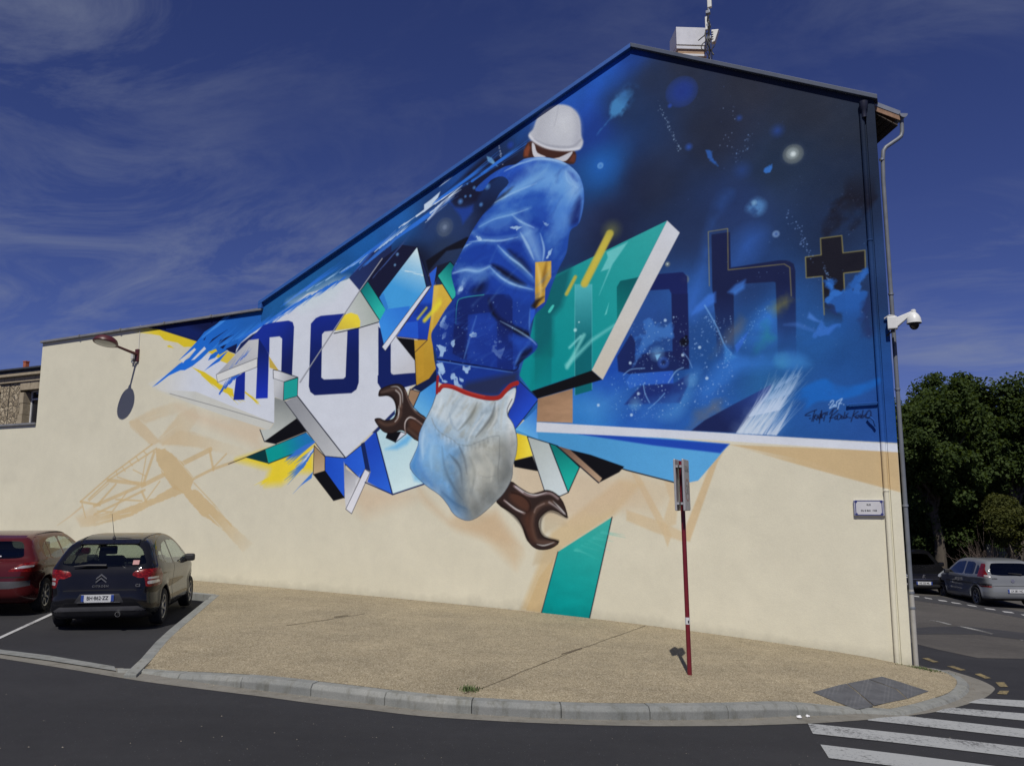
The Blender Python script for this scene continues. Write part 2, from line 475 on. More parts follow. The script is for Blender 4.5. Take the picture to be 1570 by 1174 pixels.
    # broad sweeping veils
    for z, pts, c, a, f, sd in (('p', [(880, 90), (960, 75), (920, 160), (840, 230), (800, 220)], (36, 92, 205), .5, 40, 3),
                                ('c', [(-60, 900), (60, 560), (200, 60), (310, -20), (250, 130), (180, 260), (130, 520), (60, 800), (20, 1000)], (52, 102, 190), .75, 26, 7),
                                ('c', [(300, 560), (400, 320), (560, 300), (480, 480), (360, 560)], (52, 100, 190), .65, 46, 8),
                                ('c', [(330, 1174), (480, 1000), (650, 880), (690, 960), (640, 1174)], (52, 118, 205), .8, 30, 9),
                                ('d', [(420, 930), (700, 760), (900, 720), (820, 860), (560, 1000)], (78, 146, 208), .6, 60, 10),
                                ('d', [(1100, 980), (1230, 870), (1330, 700), (1400, 640), (1320, 840), (1230, 980)], (82, 146, 205), .7, 26, 12),
                                ('d', [(1350, 150), (1420, 80), (1560, 0), (1560, 120), (1450, 160)], (56, 108, 200), .8, 8, 13),
                                ('d', [(1420, 800), (1560, 620), (1700, 500), (1640, 700), (1480, 860)], (54, 112, 200), .6, 30, 14),
                                ('e', [(0, 560), (130, 380), (200, 320), (350, 350), (480, 330), (640, 300), (760, 360), (600, 440), (360, 420), (160, 480)], (52, 116, 202), .7, 24, 15),
                                ('e', [(560, 330), (700, 320), (790, 390), (640, 400)], (64, 136, 200), .6, 20, 16),
                                ('p', [(930, 300), (985, 220), (975, 380), (900, 420)], (24, 30, 58), .4, 50, 17)):
        P(z, pts, c, a=a, f=f, sm=4, noise=(70, .12, .6, sd))
    # comet and planets
    P('b', [(80, 860), (170, 740), (190, 660), (260, 540), (340, 500), (370, 540), (310, 640), (240, 720), (190, 745), (120, 820)], (66, 130, 186), a=.9, f=9, sm=4, fade=[(250, 620), (370, 470)], rag=(4, 14, 51))
    P('b', [(230, 560), (330, 470), (390, 500), (330, 640)], (60, 120, 190), a=.45, f=20, noise=(10, .3, .7, 2))
    G('b', (105, 1110), 56, (34, 96, 182), .8, 1.3); G('b', (105, 1115), 7, (120, 170, 220), .9, .4); G('b', (105, 1117), 4, (50, 110, 190), .9, .5)
    G('b', (755, 525), 31, (34, 62, 150), .75, .32); G('b', (765, 520), 20, (30, 52, 128), .7, .5); G('b', (752, 528), 8, (30, 50, 120), .6, .6)
    G('b', (660, 638), 5, (40, 72, 170), .9, .6); G('b', (812, 966), 9, (44, 84, 180), .8, .9); G('b', (1215, 735), 8, (40, 76, 166), .7, 1.1); G('b', (1520, 835), 17, (38, 72, 156), .7, 1.3)
    P('b', [(945, 990), (990, 1000), (1010, 1060), (1050, 1118), (990, 1075), (955, 1030)], (42, 88, 164), f=3, sm=3, a=.9, rag=(2.5, 9, 52))
    P('b', [(1405, 1160), (1440, 1140), (1478, 1105), (1460, 1160), (1430, 1174)], (50, 104, 180), f=3, rag=(3, 9, 53))
    G('b', (1240, 1150), 22, (38, 72, 150), .45, 1.2)
    for zc, p, r in (('7', (165, 1085), 21), ('p', (1215.6, 236), 18), ('a', (1402, 565), 9), ('a', (1268, 442), 5)):
        G(zc, p, r * 1.3, (150, 150, 150), .35, 1.0); G(zc, p, r, (112, 120, 118), .9, .3)
        G(zc, (p[0] - 3, p[1] - 3) if zc != 'p' else (p[0] - 1, p[1] - 1), r * .62, (150, 162, 166), .9, .45); G(zc, p, r * .3, (214, 224, 226), .95, .5)
    P('c', [(440, 110), (480, 40), (530, 20), (590, 60), (570, 130), (510, 155)], (82, 134, 190), a=.8, f=12, sm=4, noise=(14, .15, .5, 21))
    P('c', [(470, 110), (500, 90), (520, 130), (490, 145)], (38, 66, 118), a=.7, f=5, sm=3)
    G('c', (674, 305), 7, (140, 172, 214), .9, .5); G('c', (676, 305), 3.5, (50, 78, 140), .95, .5)
    G('c', (500, 55), 6, (130, 175, 210), .8, .6)
    # black smoke at the corner
    P('c', [(1240, -160), (1460, -220), (1440, 40), (1400, 130), (1300, 250), (1275, 275), (1330, 140), (1240, 170), (1140, 270), (1080, 310), (1110, 180), (1180, 20)], (20, 19, 32), a=.9, f=12, noise=(40, .1, .5, 31), rag=(10, 30, 3), fade=[(1300, 60), (1400, -200)])
    cv.dots('c', [(1080, 0), (1430, 300)], 90, (70, 74, 96), .5, .9, .6)
    # left: dark night behind the shoulder
    P('7', [(160, 830), (350, 640), (470, 540), (640, 520), (790, 420), (830, 560), (700, 620), (560, 700), (480, 760), (420, 880), (300, 940), (230, 920), (210, 850)], (20, 22, 46), a=.9, f=10, noise=(60, .02, .3, 33))
    P('7', [(0, 960), (200, 900), (380, 920), (440, 1000), (370, 1174), (0, 1174)], (40, 56, 96), a=.6, f=30)
    P('7', [(600, 480), (760, 440), (860, 300), (900, 330), (800, 540)], (32, 44, 72), a=.6, f=26)
    P('7', [(500, 520), (540, 530), (590, 600), (560, 590), (510, 560)], (110, 160, 200), a=.9, f=3)
    P('7', [(200, 880), (250, 930), (330, 930), (390, 910), (390, 960), (310, 1060), (290, 1000)], (30, 62, 150), a=.8, f=8)
    for p, r in (((505, 760), 9), ((290, 880), 8), ((400, 770), 5), ((330, 840), 4), ((370, 835), 4), ((455, 905), 6), ((345, 740), 3)):
        G('7', p, r, (86, 140, 206), .9, .8)
    G('7', (690, 430), 10, (32, 62, 160), .8, .8)
    cv.trail('7', [(600, 430), (630, 590)], 40, (190, 200, 220), 1.2, .7, 1.2)
    # bright brushed edge along the left slope
    for sx, sy, n in ((430, 470, 26), (520, 420, 40), (600, 370, 46), (660, 315, 40), (720, 280, 22)):
        cv.streaks('p', [(sx, sy), (sx + 46, sy - 34)], (1, -.68), n, (44, 108, 205), (30, 130), (2, 7), .5, .05)
    for a_, b_ in (((560, 345), (640, 296)), ((610, 350), (700, 290)), ((655, 330), (690, 300)), ((520, 440), (560, 405))):
        cv.streaks('p', [a_, b_], (1, -.72), 14, (196, 210, 226), (14, 60), (1, 4.5), .85, .05)
    P('7', [(0, 905), (60, 860), (130, 800), (110, 850), (40, 930), (0, 965)], (188, 204, 222), f=2)
    P('7', [(120, 765), (165, 715), (230, 680), (190, 715)], (180, 200, 222), f=2)
    cv.streaks('7', [(0, 1060), (90, 950)], (1, -.85), 12, (176, 190, 214), (20, 60), (1, 3), .8, .05)
    P('7', [(0, 1100), (60, 1010), (150, 890), (190, 850), (100, 980), (20, 1090)], (30, 48, 96), a=.7, f=6)
    # the dark wedge by the low roof
    P('h', [(190, 140), (1060, -20), (1060, 60), (830, 200), (745, 318), (520, 250), (300, 175)], (14, 22, 62), f=1.5)
    P('h', [(300, 175), (745, 318), (830, 210), (620, 120)], (19, 34, 92), a=.9, f=16)
    # --- white ground of the lettering
    P('p', [(226, 588), (300, 552), (345, 530), (395, 505), (430, 480), (470, 452), (510, 436), (536, 427), (552, 443), (583, 492), (640, 520), (640, 575), (606, 627),
            (529, 701), (455, 608), (437, 572), (421, 590), (420, 648), (244, 598)], WHITE, f=2, fade=[(300, 575), (215, 560)])
    P('p', [(300, 552), (345, 530), (395, 505), (430, 480), (470, 452), (510, 436), (536, 427), (552, 443), (583, 492), (640, 520), (640, 575), (606, 627),
            (529, 701), (455, 608), (437, 572), (421, 590), (420, 648), (290, 612)], WHITE, f=2, fade=[(330, 575), (285, 568)])
    P('p', [(232, 596), (300, 600), (419, 648), (412, 659), (330, 632)], (190, 190, 184), f=1.5, fade=[(300, 615), (225, 590)])
    L('p', [(260, 603), (340, 625), (419, 648)], (60, 60, 70), 1.2, a=.7)
    P('3', [(740, 330), (980, 210), (1100, 150), (1220, 140), (1100, 300), (850, 400)], (190, 202, 208), a=.8, f=30)
    # yellow strokes
    P('h', [(0, 215), (100, 165), (300, 178), (745, 318), (690, 375), (600, 378), (530, 330), (380, 300), (330, 250), (240, 235), (120, 225)], YEL, (214, 190, 60), [(500, 280), (60, 200)], f=1.6, fade=[(260, 220), (20, 200)])
    P('h', [(300, 178), (745, 318), (690, 375), (600, 378), (530, 330), (380, 300), (330, 250)], YEL, f=1.6)
    P('h', [(410, 365), (440, 358), (490, 392), (420, 380)], YEL, f=1.5)
    P('h', [(870, 430), (945, 380), (1100, 430), (1180, 462), (1090, 565), (1000, 530), (985, 500), (930, 470)], YEL, (206, 182, 80), [(950, 420), (1170, 470)], f=1.4)
    P('h', [(690, 605), (830, 660), (960, 745), (1000, 800), (1150, 850), (1160, 940), (1040, 880), (880, 770), (800, 690)], YEL, f=1.6, noise=(26, .08, .2, 44))
    cv.streaks('h', [(800, 690), (1150, 920)], (1, .72), 40, YEL, (20, 70), (1.5, 5), .85, .08)
    cv.streaks('h', [(1280, 880), (1380, 960)], (1, .85), 30, YEL, (16, 50), (1.5, 4), .8, .08)
    # blue brush running down left
    P('h', [(245, 828), (330, 755), (440, 660), (545, 570), (660, 500), (740, 400), (540, 530), (640, 430), (745, 318), (830, 210), (1060, 60), (1468, 10), (1468, 130),
            (1240, 330), (1180, 420), (1110, 400), (1000, 470), (960, 400), (880, 430), (800, 510), (700, 590), (610, 640), (560, 640), (430, 700), (300, 800)], (30, 104, 205), (32, 92, 172), [(700, 500), (1300, 80)], f=1.6)
    P('h', [(680, 530), (830, 375), (850, 400), (720, 520)], WHITE, f=1.6)
    P('h', [(560, 520), (720, 390), (735, 410), (640, 490), (590, 560)], (204, 203, 200), f=1.6)
    for p in ([(880, 345), (920, 290), (1095, 180), (960, 280)], [(970, 365), (1010, 300), (1165, 235), (1050, 310)], [(1000, 380), (1080, 345), (1040, 400)], [(1070, 400), (1200, 340), (1180, 455), (1110, 430)], [(815, 300), (850, 262), (835, 300)]):
        P('h', p, (16, 24, 66), f=1.4)
    P('h', [(1180, 455), (1240, 340), (1370, 240), (1468, 190), (1468, 300), (1330, 310)], (20, 32, 84), f=3)
    P('h', [(870, 530), (900, 470), (960, 430), (1010, 430), (950, 500)], (30, 98, 196), f=1.4)
    P('h', [(830, 645), (920, 560), (1040, 460), (1100, 420), (1000, 540), (930, 580)], (32, 100, 200), f=1.4)
    cv.streaks('h', [(745, 318), (1000, 130)], (1, -.9), 40, (60, 130, 214), (20, 80), (1, 3), .7, .05)
    cv.streaks('h', [(900, 420), (1400, 200)], (1, -.9), 40, (52, 124, 212), (20, 90), (1, 3.5), .6, .05)
    cv.streaks('3', [(330, 640), (760, 380)], (1, -.75), 60, (40, 106, 205), (20, 100), (2, 7), .55, .05)
    cv.streaks('3', [(600, 480), (760, 370), (1000, 230), (1210, 120)], (-1, .8), 60, (40, 104, 200), (14, 60), (1.5, 6), .8, .05)
    cv.streaks('3', [(420, 600), (760, 390)], (1, -.75), 10, (200, 210, 224), (16, 50), (1, 2.4), .85, .05)
    cv.streaks('3', [(850, 260), (1300, 10)], (1, -.75), 16, (150, 185, 220), (20, 60), (1, 2.5), .7, .05)
    # --- n o u
    P('3', [(300, 1110), (322, 930), (395, 880), (390, 1108)], (21, 40, 140), f=1.4)
    P('3', [(430, 632), (540, 510), (620, 490), (740, 475), (775, 488), (786, 525), (770, 915), (683, 880), (690, 620), (670, 602), (590, 610), (588, 745), (505, 640)], (24, 46, 146), (20, 30, 88), [(600, 560), (740, 800)], f=1.4)
    P('3', [(500, 630), (512, 630), (585, 745), (575, 1095), (480, 1100)], (18, 32, 100), (26, 48, 168), [(530, 700), (530, 1060)], f=1.4)
    P('3', [(585, 760), (660, 870), (675, 880), (590, 852)], (186, 160, 72), f=1.4)
    cv.streaks('3', [(190, 1060), (400, 850)], (.55, -1), 26, (40, 88, 190), (20, 60), (2, 6), .8, .06)
    P('3', [(960, 455), (1000, 437), (1180, 420), (1270, 425), (1305, 455), (1312, 510), (1303, 970), (1285, 1025), (1245, 1055), (950, 1072), (915, 1045), (903, 1000), (920, 500)], (22, 40, 130), (18, 30, 88), [(1000, 470), (1020, 800)], f=1.4)
    P('3', [(1010, 585), (1030, 563), (1213, 543), (1197, 925), (1180, 940), (1025, 946), (1004, 930)], WHITE, (196, 197, 204), [(1040, 900), (1180, 580)], f=1.4)
    P('3', [(1455, 495), (1490, 690), (1515, 715), (1565, 650), (1565, 1045), (1500, 1030), (1455, 975)], (18, 32, 92), f=1.4)
    P('6', [(45, -260), (150, -200), (155, 120), (350, 110), (360, 200), (230, 235), (80, 250), (45, 190)], (18, 32, 92), f=1.4)
    P('5', [(255, 870), (300, 862), (450, 1060), (455, 1150), (275, 1168), (255, 1150)], WHITE, (186, 186, 192), [(330, 960), (450, 1140)], f=1.4)
    P('5', [(0, 790), (155, 752), (155, 1174), (0, 1174)], WHITE, (190, 192, 198), [(80, 1000), (60, 780)], f=1.4)
    # --- paper folds left
    P('3', [(163, 907), (320, 745), (425, 632), (503, 622), (492, 775)], (158, 160, 168), (188, 188, 192), [(240, 870), (470, 650)], f=1.3)
    cv.streaks('3', [(250, 880), (420, 740)], (.7, -1), 14, (50, 92, 190), (10, 40), (1, 3), .7, .05)
    P('3', [(163, 907), (492, 775), (490, 846), (174, 970)], (204, 204, 203), f=1.3, out=(70, 72, 80), ow=1.2)
    P('3', [(618, 868), (660, 875), (815, 928), (705, 966), (620, 938)], (204, 205, 210), (160, 162, 166), [(650, 920), (760, 930)], f=1.3, out=LINE)
    P('3', [(622, 938), (705, 966), (700, 1112), (625, 1082)], (186, 188, 192), (160, 162, 168), [(640, 1000), (700, 1060)], f=1.3)
    P('4', [(368, 45), (455, 75), (548, 212), (287, 397), (252, 303), (330, 302), (366, 250)], (128, 132, 132), (178, 182, 178), [(400, 80), (360, 320)], f=1.3)
    P('3', [(705, 966), (818, 930), (812, 1078), (700, 1112)], (28, 152, 146), f=1.3, out=LINE)
    P('4', [(287, 397), (545, 213), (628, 316), (382, 416)], BLACK, f=1.3)
    L('4', [(252, 303), (287, 397), (382, 416)], LINE, 2.2)
    P('4', [(450, 78), (552, 35), (935, 527), (775, 517), (548, 212)], (138, 140, 146), (178, 180, 184), [(540, 140), (840, 500)], f=1.3)
    L('4', [(552, 35), (935, 527)], LINE, 2.4); L('4', [(450, 78), (775, 517)], LINE, 1.6)
    # teal wedge and its spray
    P('4', [(60, 545), (300, 470), (680, 420), (685, 640), (560, 640), (420, 740), (290, 750), (330, 620)], (222, 196, 46), a=.95, f=20, noise=(60, .02, .34, 51))
    cv.streaks('4', [(300, 700), (560, 600)], (-1, .55), 30, (220, 196, 50), (14, 60), (2, 6), .8, .08)
    P('4', [(295, 460), (622, 325), (692, 400), (590, 472), (320, 572)], TEAL, (30, 110, 170), [(420, 500), (620, 400)], f=1.3)
    P('4', [(135, 525), (295, 460), (320, 575)], (8, 52, 58), f=1.3)
    L('4', [(0, 578), (135, 525), (622, 325)], LINE, 1.5); L('4', [(320, 574), (590, 470)], LINE, 2)
    cv.streaks('4', [(560, 470), (690, 400)], (-1, .8), 60, (52, 108, 196), (10, 70), (1.5, 6), .8, .1)
    cv.streaks('4', [(600, 600), (690, 450)], (-1, .85), 36, (58, 112, 196), (14, 70), (1.5, 5), .85, .08)
    cv.streaks('4', [(620, 540), (700, 430)], (-1, .85), 18, (200, 205, 214), (10, 40), (1, 3), .8, .08)
    P('4', [(515, 815), (600, 720), (675, 640), (665, 690), (580, 750)], (60, 116, 200), f=1.5)
    # lower shards
    P('4', [(685, 430), (772, 520), (772, 632), (678, 662)], (152, 128, 98), (184, 160, 128), [(700, 480), (740, 640)], f=1.3, out=LINE)
    P('4', [(772, 515), (935, 530), (1062, 425), (1098, 620), (1050, 692), (935, 580), (928, 850), (772, 632)], (30, 76, 190), (40, 92, 205), [(800, 560), (1060, 560)], f=1.3, out=LINE, ow=1.6)
    P('4', [(678, 662), (772, 632), (930, 848), (840, 873)], BLACK, f=1.3)
    P('4', [(922, 555), (945, 620), (1052, 690), (940, 940), (930, 850)], (150, 150, 156), (190, 190, 196), [(930, 640), (1000, 800)], f=1.3)
    cv.streaks('4', [(950, 900), (1030, 720)], (.4, -1), 14, (206, 206, 212), (8, 26), (1, 2.5), .6, .2)
    P('4', [(1092, 618), (1132, 645), (985, 975), (938, 938)], (208, 208, 217), f=1.3, out=(60, 62, 74), ow=1.4)
    P('4', [(1060, 415), (1090, 400), (1137, 640), (1097, 620)], (20, 36, 88), f=1.3)
    P('4', [(1088, 402), (1190, 300), (1312, 825), (1110, 720), (1137, 640)], (30, 70, 180), (42, 94, 205), [(1110, 500), (1280, 760)], f=1.3)
    P('6', [(30, 565), (182, 408), (260, 300), (480, 380), (420, 700), (430, 992), (165, 1080)], (176, 206, 216), (196, 218, 222), [(150, 700), (300, 1000)], f=1.3)
    P('6', [(0, 590), (182, 408), (185, 440), (35, 590)], (30, 44, 96), f=1.3)
    P('6', [(110, 720), (180, 690), (280, 610), (340, 600), (280, 680), (200, 720)], (96, 168, 220), a=.85, f=10)
    P('6', [(320, 900), (370, 930), (420, 990), (340, 970)], (96, 168, 220), a=.7, f=10)
    L('6', [(35, 590), (165, 1082), (430, 994)], (20, 34, 84), 3); L('6', [(-55, 985), (165, 1082)], (20, 34, 84), 2.4)
    P('6', [(108, 630), (125, 588), (232, 578), (186, 667)], BLACK, f=1.3)
    P('6', [(186, 667), (232, 580), (275, 596)], WHITE, f=1.3, out=LINE, ow=1.4)
    P('6', [(306, 240), (384, 264), (330, 385), (288, 310)], WOOD, f=1.3, out=LINE, ow=1.4)
    P('6', [(515, 160), (512, 300), (470, 440), (430, 480), (332, 386), (386, 262)], (98, 168, 218), (58, 136, 208), [(380, 380), (480, 240)], f=1.3, out=LINE, ow=1.4)
    P('6', [(350, 0), (352, 130), (360, 200), (300, 250), (340, 240), (392, 262), (520, 170), (520, 90), (510, 80)], (18, 28, 66), f=1.3)
    # --- upper facets
    P('3', [(1310, 238), (1480, 482), (1312, 532), (1105, 578)], (194, 197, 196), (164, 172, 166), [(1180, 500), (1400, 380)], f=1.3)
    P('3', [(1190, 428), (1240, 412), (1295, 430), (1316, 480), (1312, 528), (1112, 556)], (226, 204, 62), (206, 184, 66), [(1220, 440), (1160, 540)], f=1.3)
    L('3', [(1480, 482), (1312, 532), (1105, 578)], LINE, 2)
    P('3', [(1225, 135), (1390, -60), (1565, -140), (1565, 60), (1480, 20), (1312, 238)], (34, 48, 96), (30, 40, 80), [(1280, 140), (1480, -40)], f=2)
    cv.streaks('3', [(1230, 130), (1380, -50)], (1, -1), 22, (50, 88, 170), (20, 60), (1, 3), .5, .06)
    P('3', [(1375, 160), (1470, 40), (1565, -60), (1565, 200), (1480, 290)], (24, 28, 56), f=1.5)
    P('5', [(70, 425), (165, 262), (340, 130), (468, 148), (330, 380), (160, 552)], (22, 24, 50), f=1.5)
    cv.streaks('5', [(90, 420), (330, 150)], (1, -1.2), 26, (56, 76, 130), (20, 70), (1, 3), .5, .05)
    cv.streaks('5', [(0, 330), (260, 120)], (1, -.95), 30, (50, 104, 190), (30, 110), (2, 7), .5, .05)
    cv.streaks('5', [(0, 280), (380, 0)], (1, -.95), 18, (186, 205, 228), (20, 70), (1, 3), .8, .05)
    G('5', (308, 207), 5, (110, 160, 215), .9, .7); G('5', (288, 292), 4, (120, 170, 215), .9, .7)
    P('3', [(1315, 238), (1375, 160), (1525, 395), (1476, 484)], (12, 108, 110), (40, 176, 164), [(1340, 190), (1480, 380)], f=1.3, out=LINE, ow=1.8)
    L('3', [(1490, -20), (1310, 236), (830, 968)], (150, 152, 160), 2.4); L('3', [(1310, 242), (835, 972)], (90, 92, 104), 1)
    P('5', [(466, 150), (538, 466), (205, 945), (160, 742), (217, 660), (163, 552), (190, 510)], (196, 218, 226), (64, 150, 212), [(450, 190), (330, 480)], f=1.3)
    P('5', [(215, 645), (408, 620), (390, 690), (205, 945), (160, 745)], (44, 112, 205), (58, 140, 222), [(380, 650), (200, 860)], f=1.5, a=.95)
    P('5', [(163, 552), (195, 515), (235, 632), (217, 660)], (44, 118, 200), f=1.5, a=.8)
    cv.streaks('5', [(330, 330), (520, 380)], (1, .1), 16, (210, 226, 232), (10, 50), (1, 3), .35, .1)
    P('5', [(466, 146), (580, 456), (540, 468)], (26, 36, 74), f=1.3, out=LINE, ow=1.4)
    P('5', [(536, 258), (700, 150), (860, 70), (905, 70), (860, 150), (700, 180), (600, 290), (556, 345)], (16, 17, 30), f=5)
    P('5', [(560, 362), (628, 298), (610, 480), (580, 700), (548, 892), (300, 864), (480, 606), (580, 460)], (40, 92, 200), (24, 56, 164), [(600, 380), (420, 820)], f=1.3, out=(70, 40, 40), ow=1.3)
    P('5', [(470, 742), (476, 880), (300, 862), (380, 750)], (40, 96, 208), a=.7, f=2)
    P('5', [(480, 606), (590, 600), (575, 690), (440, 700)], (22, 44, 130), a=.7, f=8)
    P('5', [(600, 456), (666, 448), (747, 572), (660, 700), (580, 842), (602, 1050), (616, 1120), (560, 1200), (458, 1255), (440, 890), (548, 892), (578, 700)], (206, 170, 66), (176, 136, 44), [(640, 520), (500, 1100)], f=1.3)
    P('5', [(600, 456), (640, 452), (600, 700), (580, 842), (580, 700)], (214, 182, 84), a=.7, f=5)
    P('5', [(470, 900), (520, 900), (520, 1174), (470, 1200)], (184, 142, 46), a=.9, f=2)
    L('5', [(440, 890), (458, 1255)], LINE, 1.4)
    L('5', [(548, 892), (452, 985)], (60, 40, 40), 1.6)
    P('5', [(298, 870), (440, 886), (452, 1062)], BLACK, f=1.3)
    P('5', [(628, 378), (730, 264), (790, 330), (776, 545), (747, 572)], (10, 104, 108), (44, 170, 156), [(750, 300), (660, 420)], f=1.3, out=LINE, ow=1.8)
    P('5', [(625, 300), (730, 262), (630, 378), (600, 456)], (24, 28, 46), f=2)
    P('5', [(541, 468), (580, 456), (211, 978), (184, 946)], (208, 210, 222), f=1.3, out=(40, 44, 60), ow=1.2)
    L('5', [(540, 635), (470, 722)], (214, 200, 56), 5, a=.8, f=4); L('5', [(645, 600), (525, 735)], (218, 202, 52), 9, a=.9, f=5)
    L('5', [(640, 580), (610, 640)], (222, 206, 60), 14, a=.6, f=8)
    # --- right of the sleeve: panels under the white bar
    P('p', [(790, 655), (822, 652), (1118, 680), (1070, 736), (1046, 741), (960, 719), (788, 668)], (70, 142, 196), (84, 156, 209), [(900, 670), (1040, 735)], f=1.3)
    P('p', [(860, 661), (1118, 680), (1104, 694), (1000, 682)], (26, 62, 165), a=.95, f=3)
    L('p', [(788, 663), (960, 720), (1046, 742)], LINE, 2.2)
    P('6', [(1168, 163), (1332, 322), (1145, 562), (1085, 450), (1130, 330)], (28, 52, 150), (34, 72, 190), [(1180, 250), (1280, 360)], f=1.3, out=LINE)
    P('6', [(1145, 562), (1316, 395), (1320, 560), (1330, 640)], (58, 120, 200), (100, 172, 224), [(1300, 430), (1200, 600)], f=1.3)
    P('6', [(1158, 592), (1240, 616), (1283, 772), (1130, 812)], (214, 186, 44), (228, 206, 66), [(1160, 700), (1250, 700)], f=1.3)
    P('6', [(1130, 812), (1283, 774), (1332, 897), (1140, 862)], BLACK, f=1.3)
    P('8', [(824, 44), (1000, 98), (1152, 492), (1085, 522), (960, 472)], (166, 174, 172), (190, 200, 204), [(870, 90), (1040, 440)], f=1.3, out=LINE, ow=1.6)
    P('8', [(1000, 98), (1066, 120), (1243, 290), (1152, 492)], (12, 112, 108), (24, 160, 148), [(1060, 150), (1130, 380)], f=1.3, out=LINE, ow=1.8)
    P('8', [(1066, 120), (1168, 150), (1422, 378), (1398, 412), (1243, 285)], (104, 78, 66), (168, 142, 118), [(1100, 150), (1380, 380)], f=1.3)
    P('8', [(1166, 150), (1330, 190), (1600, 285), (1560, 330), (1398, 414), (1422, 378)], BLACK, f=1.3)
    L('8', [(1060, 120), (1395, 414)], LINE, 2.4)
    # big teal slab
    P('p', [(812, 520), (822, 470), (846, 424), (1022.5, 338), (907, 567), (814, 599), (796, 575)], (8, 134, 138), (46, 158, 156), [(850, 560), (1010, 360)], f=1.3)
    P('a', [(210, 830), (300, 640), (345, 540), (500, 460), (470, 640), (420, 780), (350, 860), (340, 1174), (205, 1174)], (12, 84, 94), a=.8, f=14)
    P('a', [(210, 820), (340, 640), (340, 1500), (205, 1620)], (10, 96, 104), a=.75, f=2.5, fade=[(270, 1050), (270, 1560)])
    P('d', [(70, 770), (240, 500), (260, 330), (200, 420), (90, 540)], (6, 112, 112), a=.5, f=16)
    P('a', [(527, 602), (664, 602), (664, 1450), (527, 1490)], (74, 170, 178), (10, 96, 106), [(600, 620), (620, 1100)], f=1.4)
    L('a', [(527, 602), (527, 1490)], (120, 196, 200), 1, a=.6); L('a', [(664, 602), (664, 1440)], (110, 190, 195), 1, a=.6)
    P('a', [(862, 625), (890, 575), (1035, 546), (864, 890)], (8, 88, 94), (10, 112, 112), [(960, 580), (870, 820)], f=1.6)
    P('a', [(780, 345), (950, 265), (900, 340), (830, 440), (720, 690), (800, 480), (735, 500), (790, 390)], (120, 200, 200), a=.75, f=3)
    P('a', [(765, 850), (800, 750), (780, 840)], (110, 200, 195), a=.9, f=2)
    L('d', [(470, 340), (380, 430)], (140, 210, 208), 5, a=.7, f=4); L('d', [(495, 330), (360, 590)], (130, 205, 200), 7, a=.7, f=5); L('d', [(360, 570), (560, 370), (740, 250)], (120, 198, 196), 9, a=.7, f=6, taper=.5)
    P('a', [(312, 820), (345, 770), (362, 775), (330, 828)], (70, 190, 180), f=1.5, sm=3)
    for p, r in (((530, 968), 4), ((560, 905), 2), ((458, 225), 2)):
        G('a', p, r, (190, 228, 228), .9, .4)
    L('a', [(805, 200), (605, 595)], (186, 170, 70), 16, a=.95, f=4); L('a', [(805, 200), (605, 595)], (204, 186, 70), 10, a=.6, f=6); G('a', (820, 170), 26, (150, 150, 70), .5, 1.2)
    L('a', [(530, 545), (460, 680)], (150, 160, 84), 8, a=.95, f=3); L('a', [(530, 545), (460, 680)], (190, 172, 66), 4, a=.8, f=3)
    P('d', [(75, 778), (560, 612), (642, 686), (126, 836)], BLACK, f=1.3)
    P('d', [(126, 838), (405, 758), (405, 1032), (118, 1022)], (150, 118, 92), (166, 132, 104), [(200, 850), (300, 1020)], f=1.3, tex_n=.12)
    # g h +
    P('a', [(1030, 548), (1200, 520), (1390, 505), (1425, 540), (1432, 800), (1440, 1260), (1440, 1280), (1310, 1174), (1300, 680), (1280, 642), (1120, 652)], (22, 30, 84), (28, 36, 92), [(1300, 560), (1380, 1100)], a=.95, f=1.6)
    P('d', [(760, 500), (870, 320), (905, 380), (905, 490), (1040, 470), (1205, 458), (1195, 0), (1325, 0), (1338, 600), (1230, 615), (1208, 614), (860, 642), (770, 620)], (22, 30, 78), a=.85, f=2.5, noise=(60, .02, .2, 61))
    P('d', [(870, 640), (1208, 615), (1212, 716), (930, 732), (860, 760), (830, 700)], (46, 98, 190), (42, 88, 190), [(900, 680), (1180, 660)], a=.9, f=1.5)
    P('d', [(820, 884), (900, 790), (960, 732), (1212, 716), (1335, 640), (1330, 720), (1260, 870)], (26, 36, 100), a=.75, f=4, noise=(50, .05, .35, 62))
    P('d', [(1000, 320), (985, 230), (1015, 200), (1060, 255), (1130, 270), (1195, 225), (1205, 340), (1100, 350), (1000, 400), (950, 500), (880, 590), (930, 480), (960, 370), (900, 350), (940, 320)], (58, 112, 190), a=.7, f=5, rag=(6, 18, 8))
    G('d', (1080, 480), 16, (110, 160, 205), .7, .7); P('d', [(1065, 490), (1110, 480), (1080, 535)], (120, 175, 220), f=2)
    G('d', (1130, 550), 12, (56, 100, 190), .9, .6); G('d', (1132, 548), 6, (18, 24, 60), .95, .6)
    G('d', (1297, 385), 9, (10, 12, 22), 1, .3); G('d', (1313, 342), 3, (10, 12, 22), 1, .3); G('d', (905, 880), 14, (96, 150, 196), .6, .5); G('d', (1350, 690), 14, (96, 150, 200), .6, .6)
    L('d', [(810, 650), (870, 605), (980, 595)], (120, 160, 210), 2, a=.7, sm=5); L('d', [(970, 720), (985, 800), (1020, 870)], (120, 165, 215), 2, a=.7, sm=5)
    L('d', [(1010, 920), (1090, 850), (1140, 795)], (120, 165, 215), 2, a=.7, sm=5); L('d', [(1290, 470), (1330, 520), (1360, 590)], (110, 150, 205), 2, a=.6, sm=5); L('d', [(1170, 710), (1230, 620), (1290, 590)], (130, 170, 215), 2, a=.7, sm=5)
    P('p', [(1022.5, 338), (1041.7, 356.4), (923.6, 581.6), (907, 567)], (200, 203, 212), (192, 186, 172), [(1030, 350), (915, 570)], f=1.2)
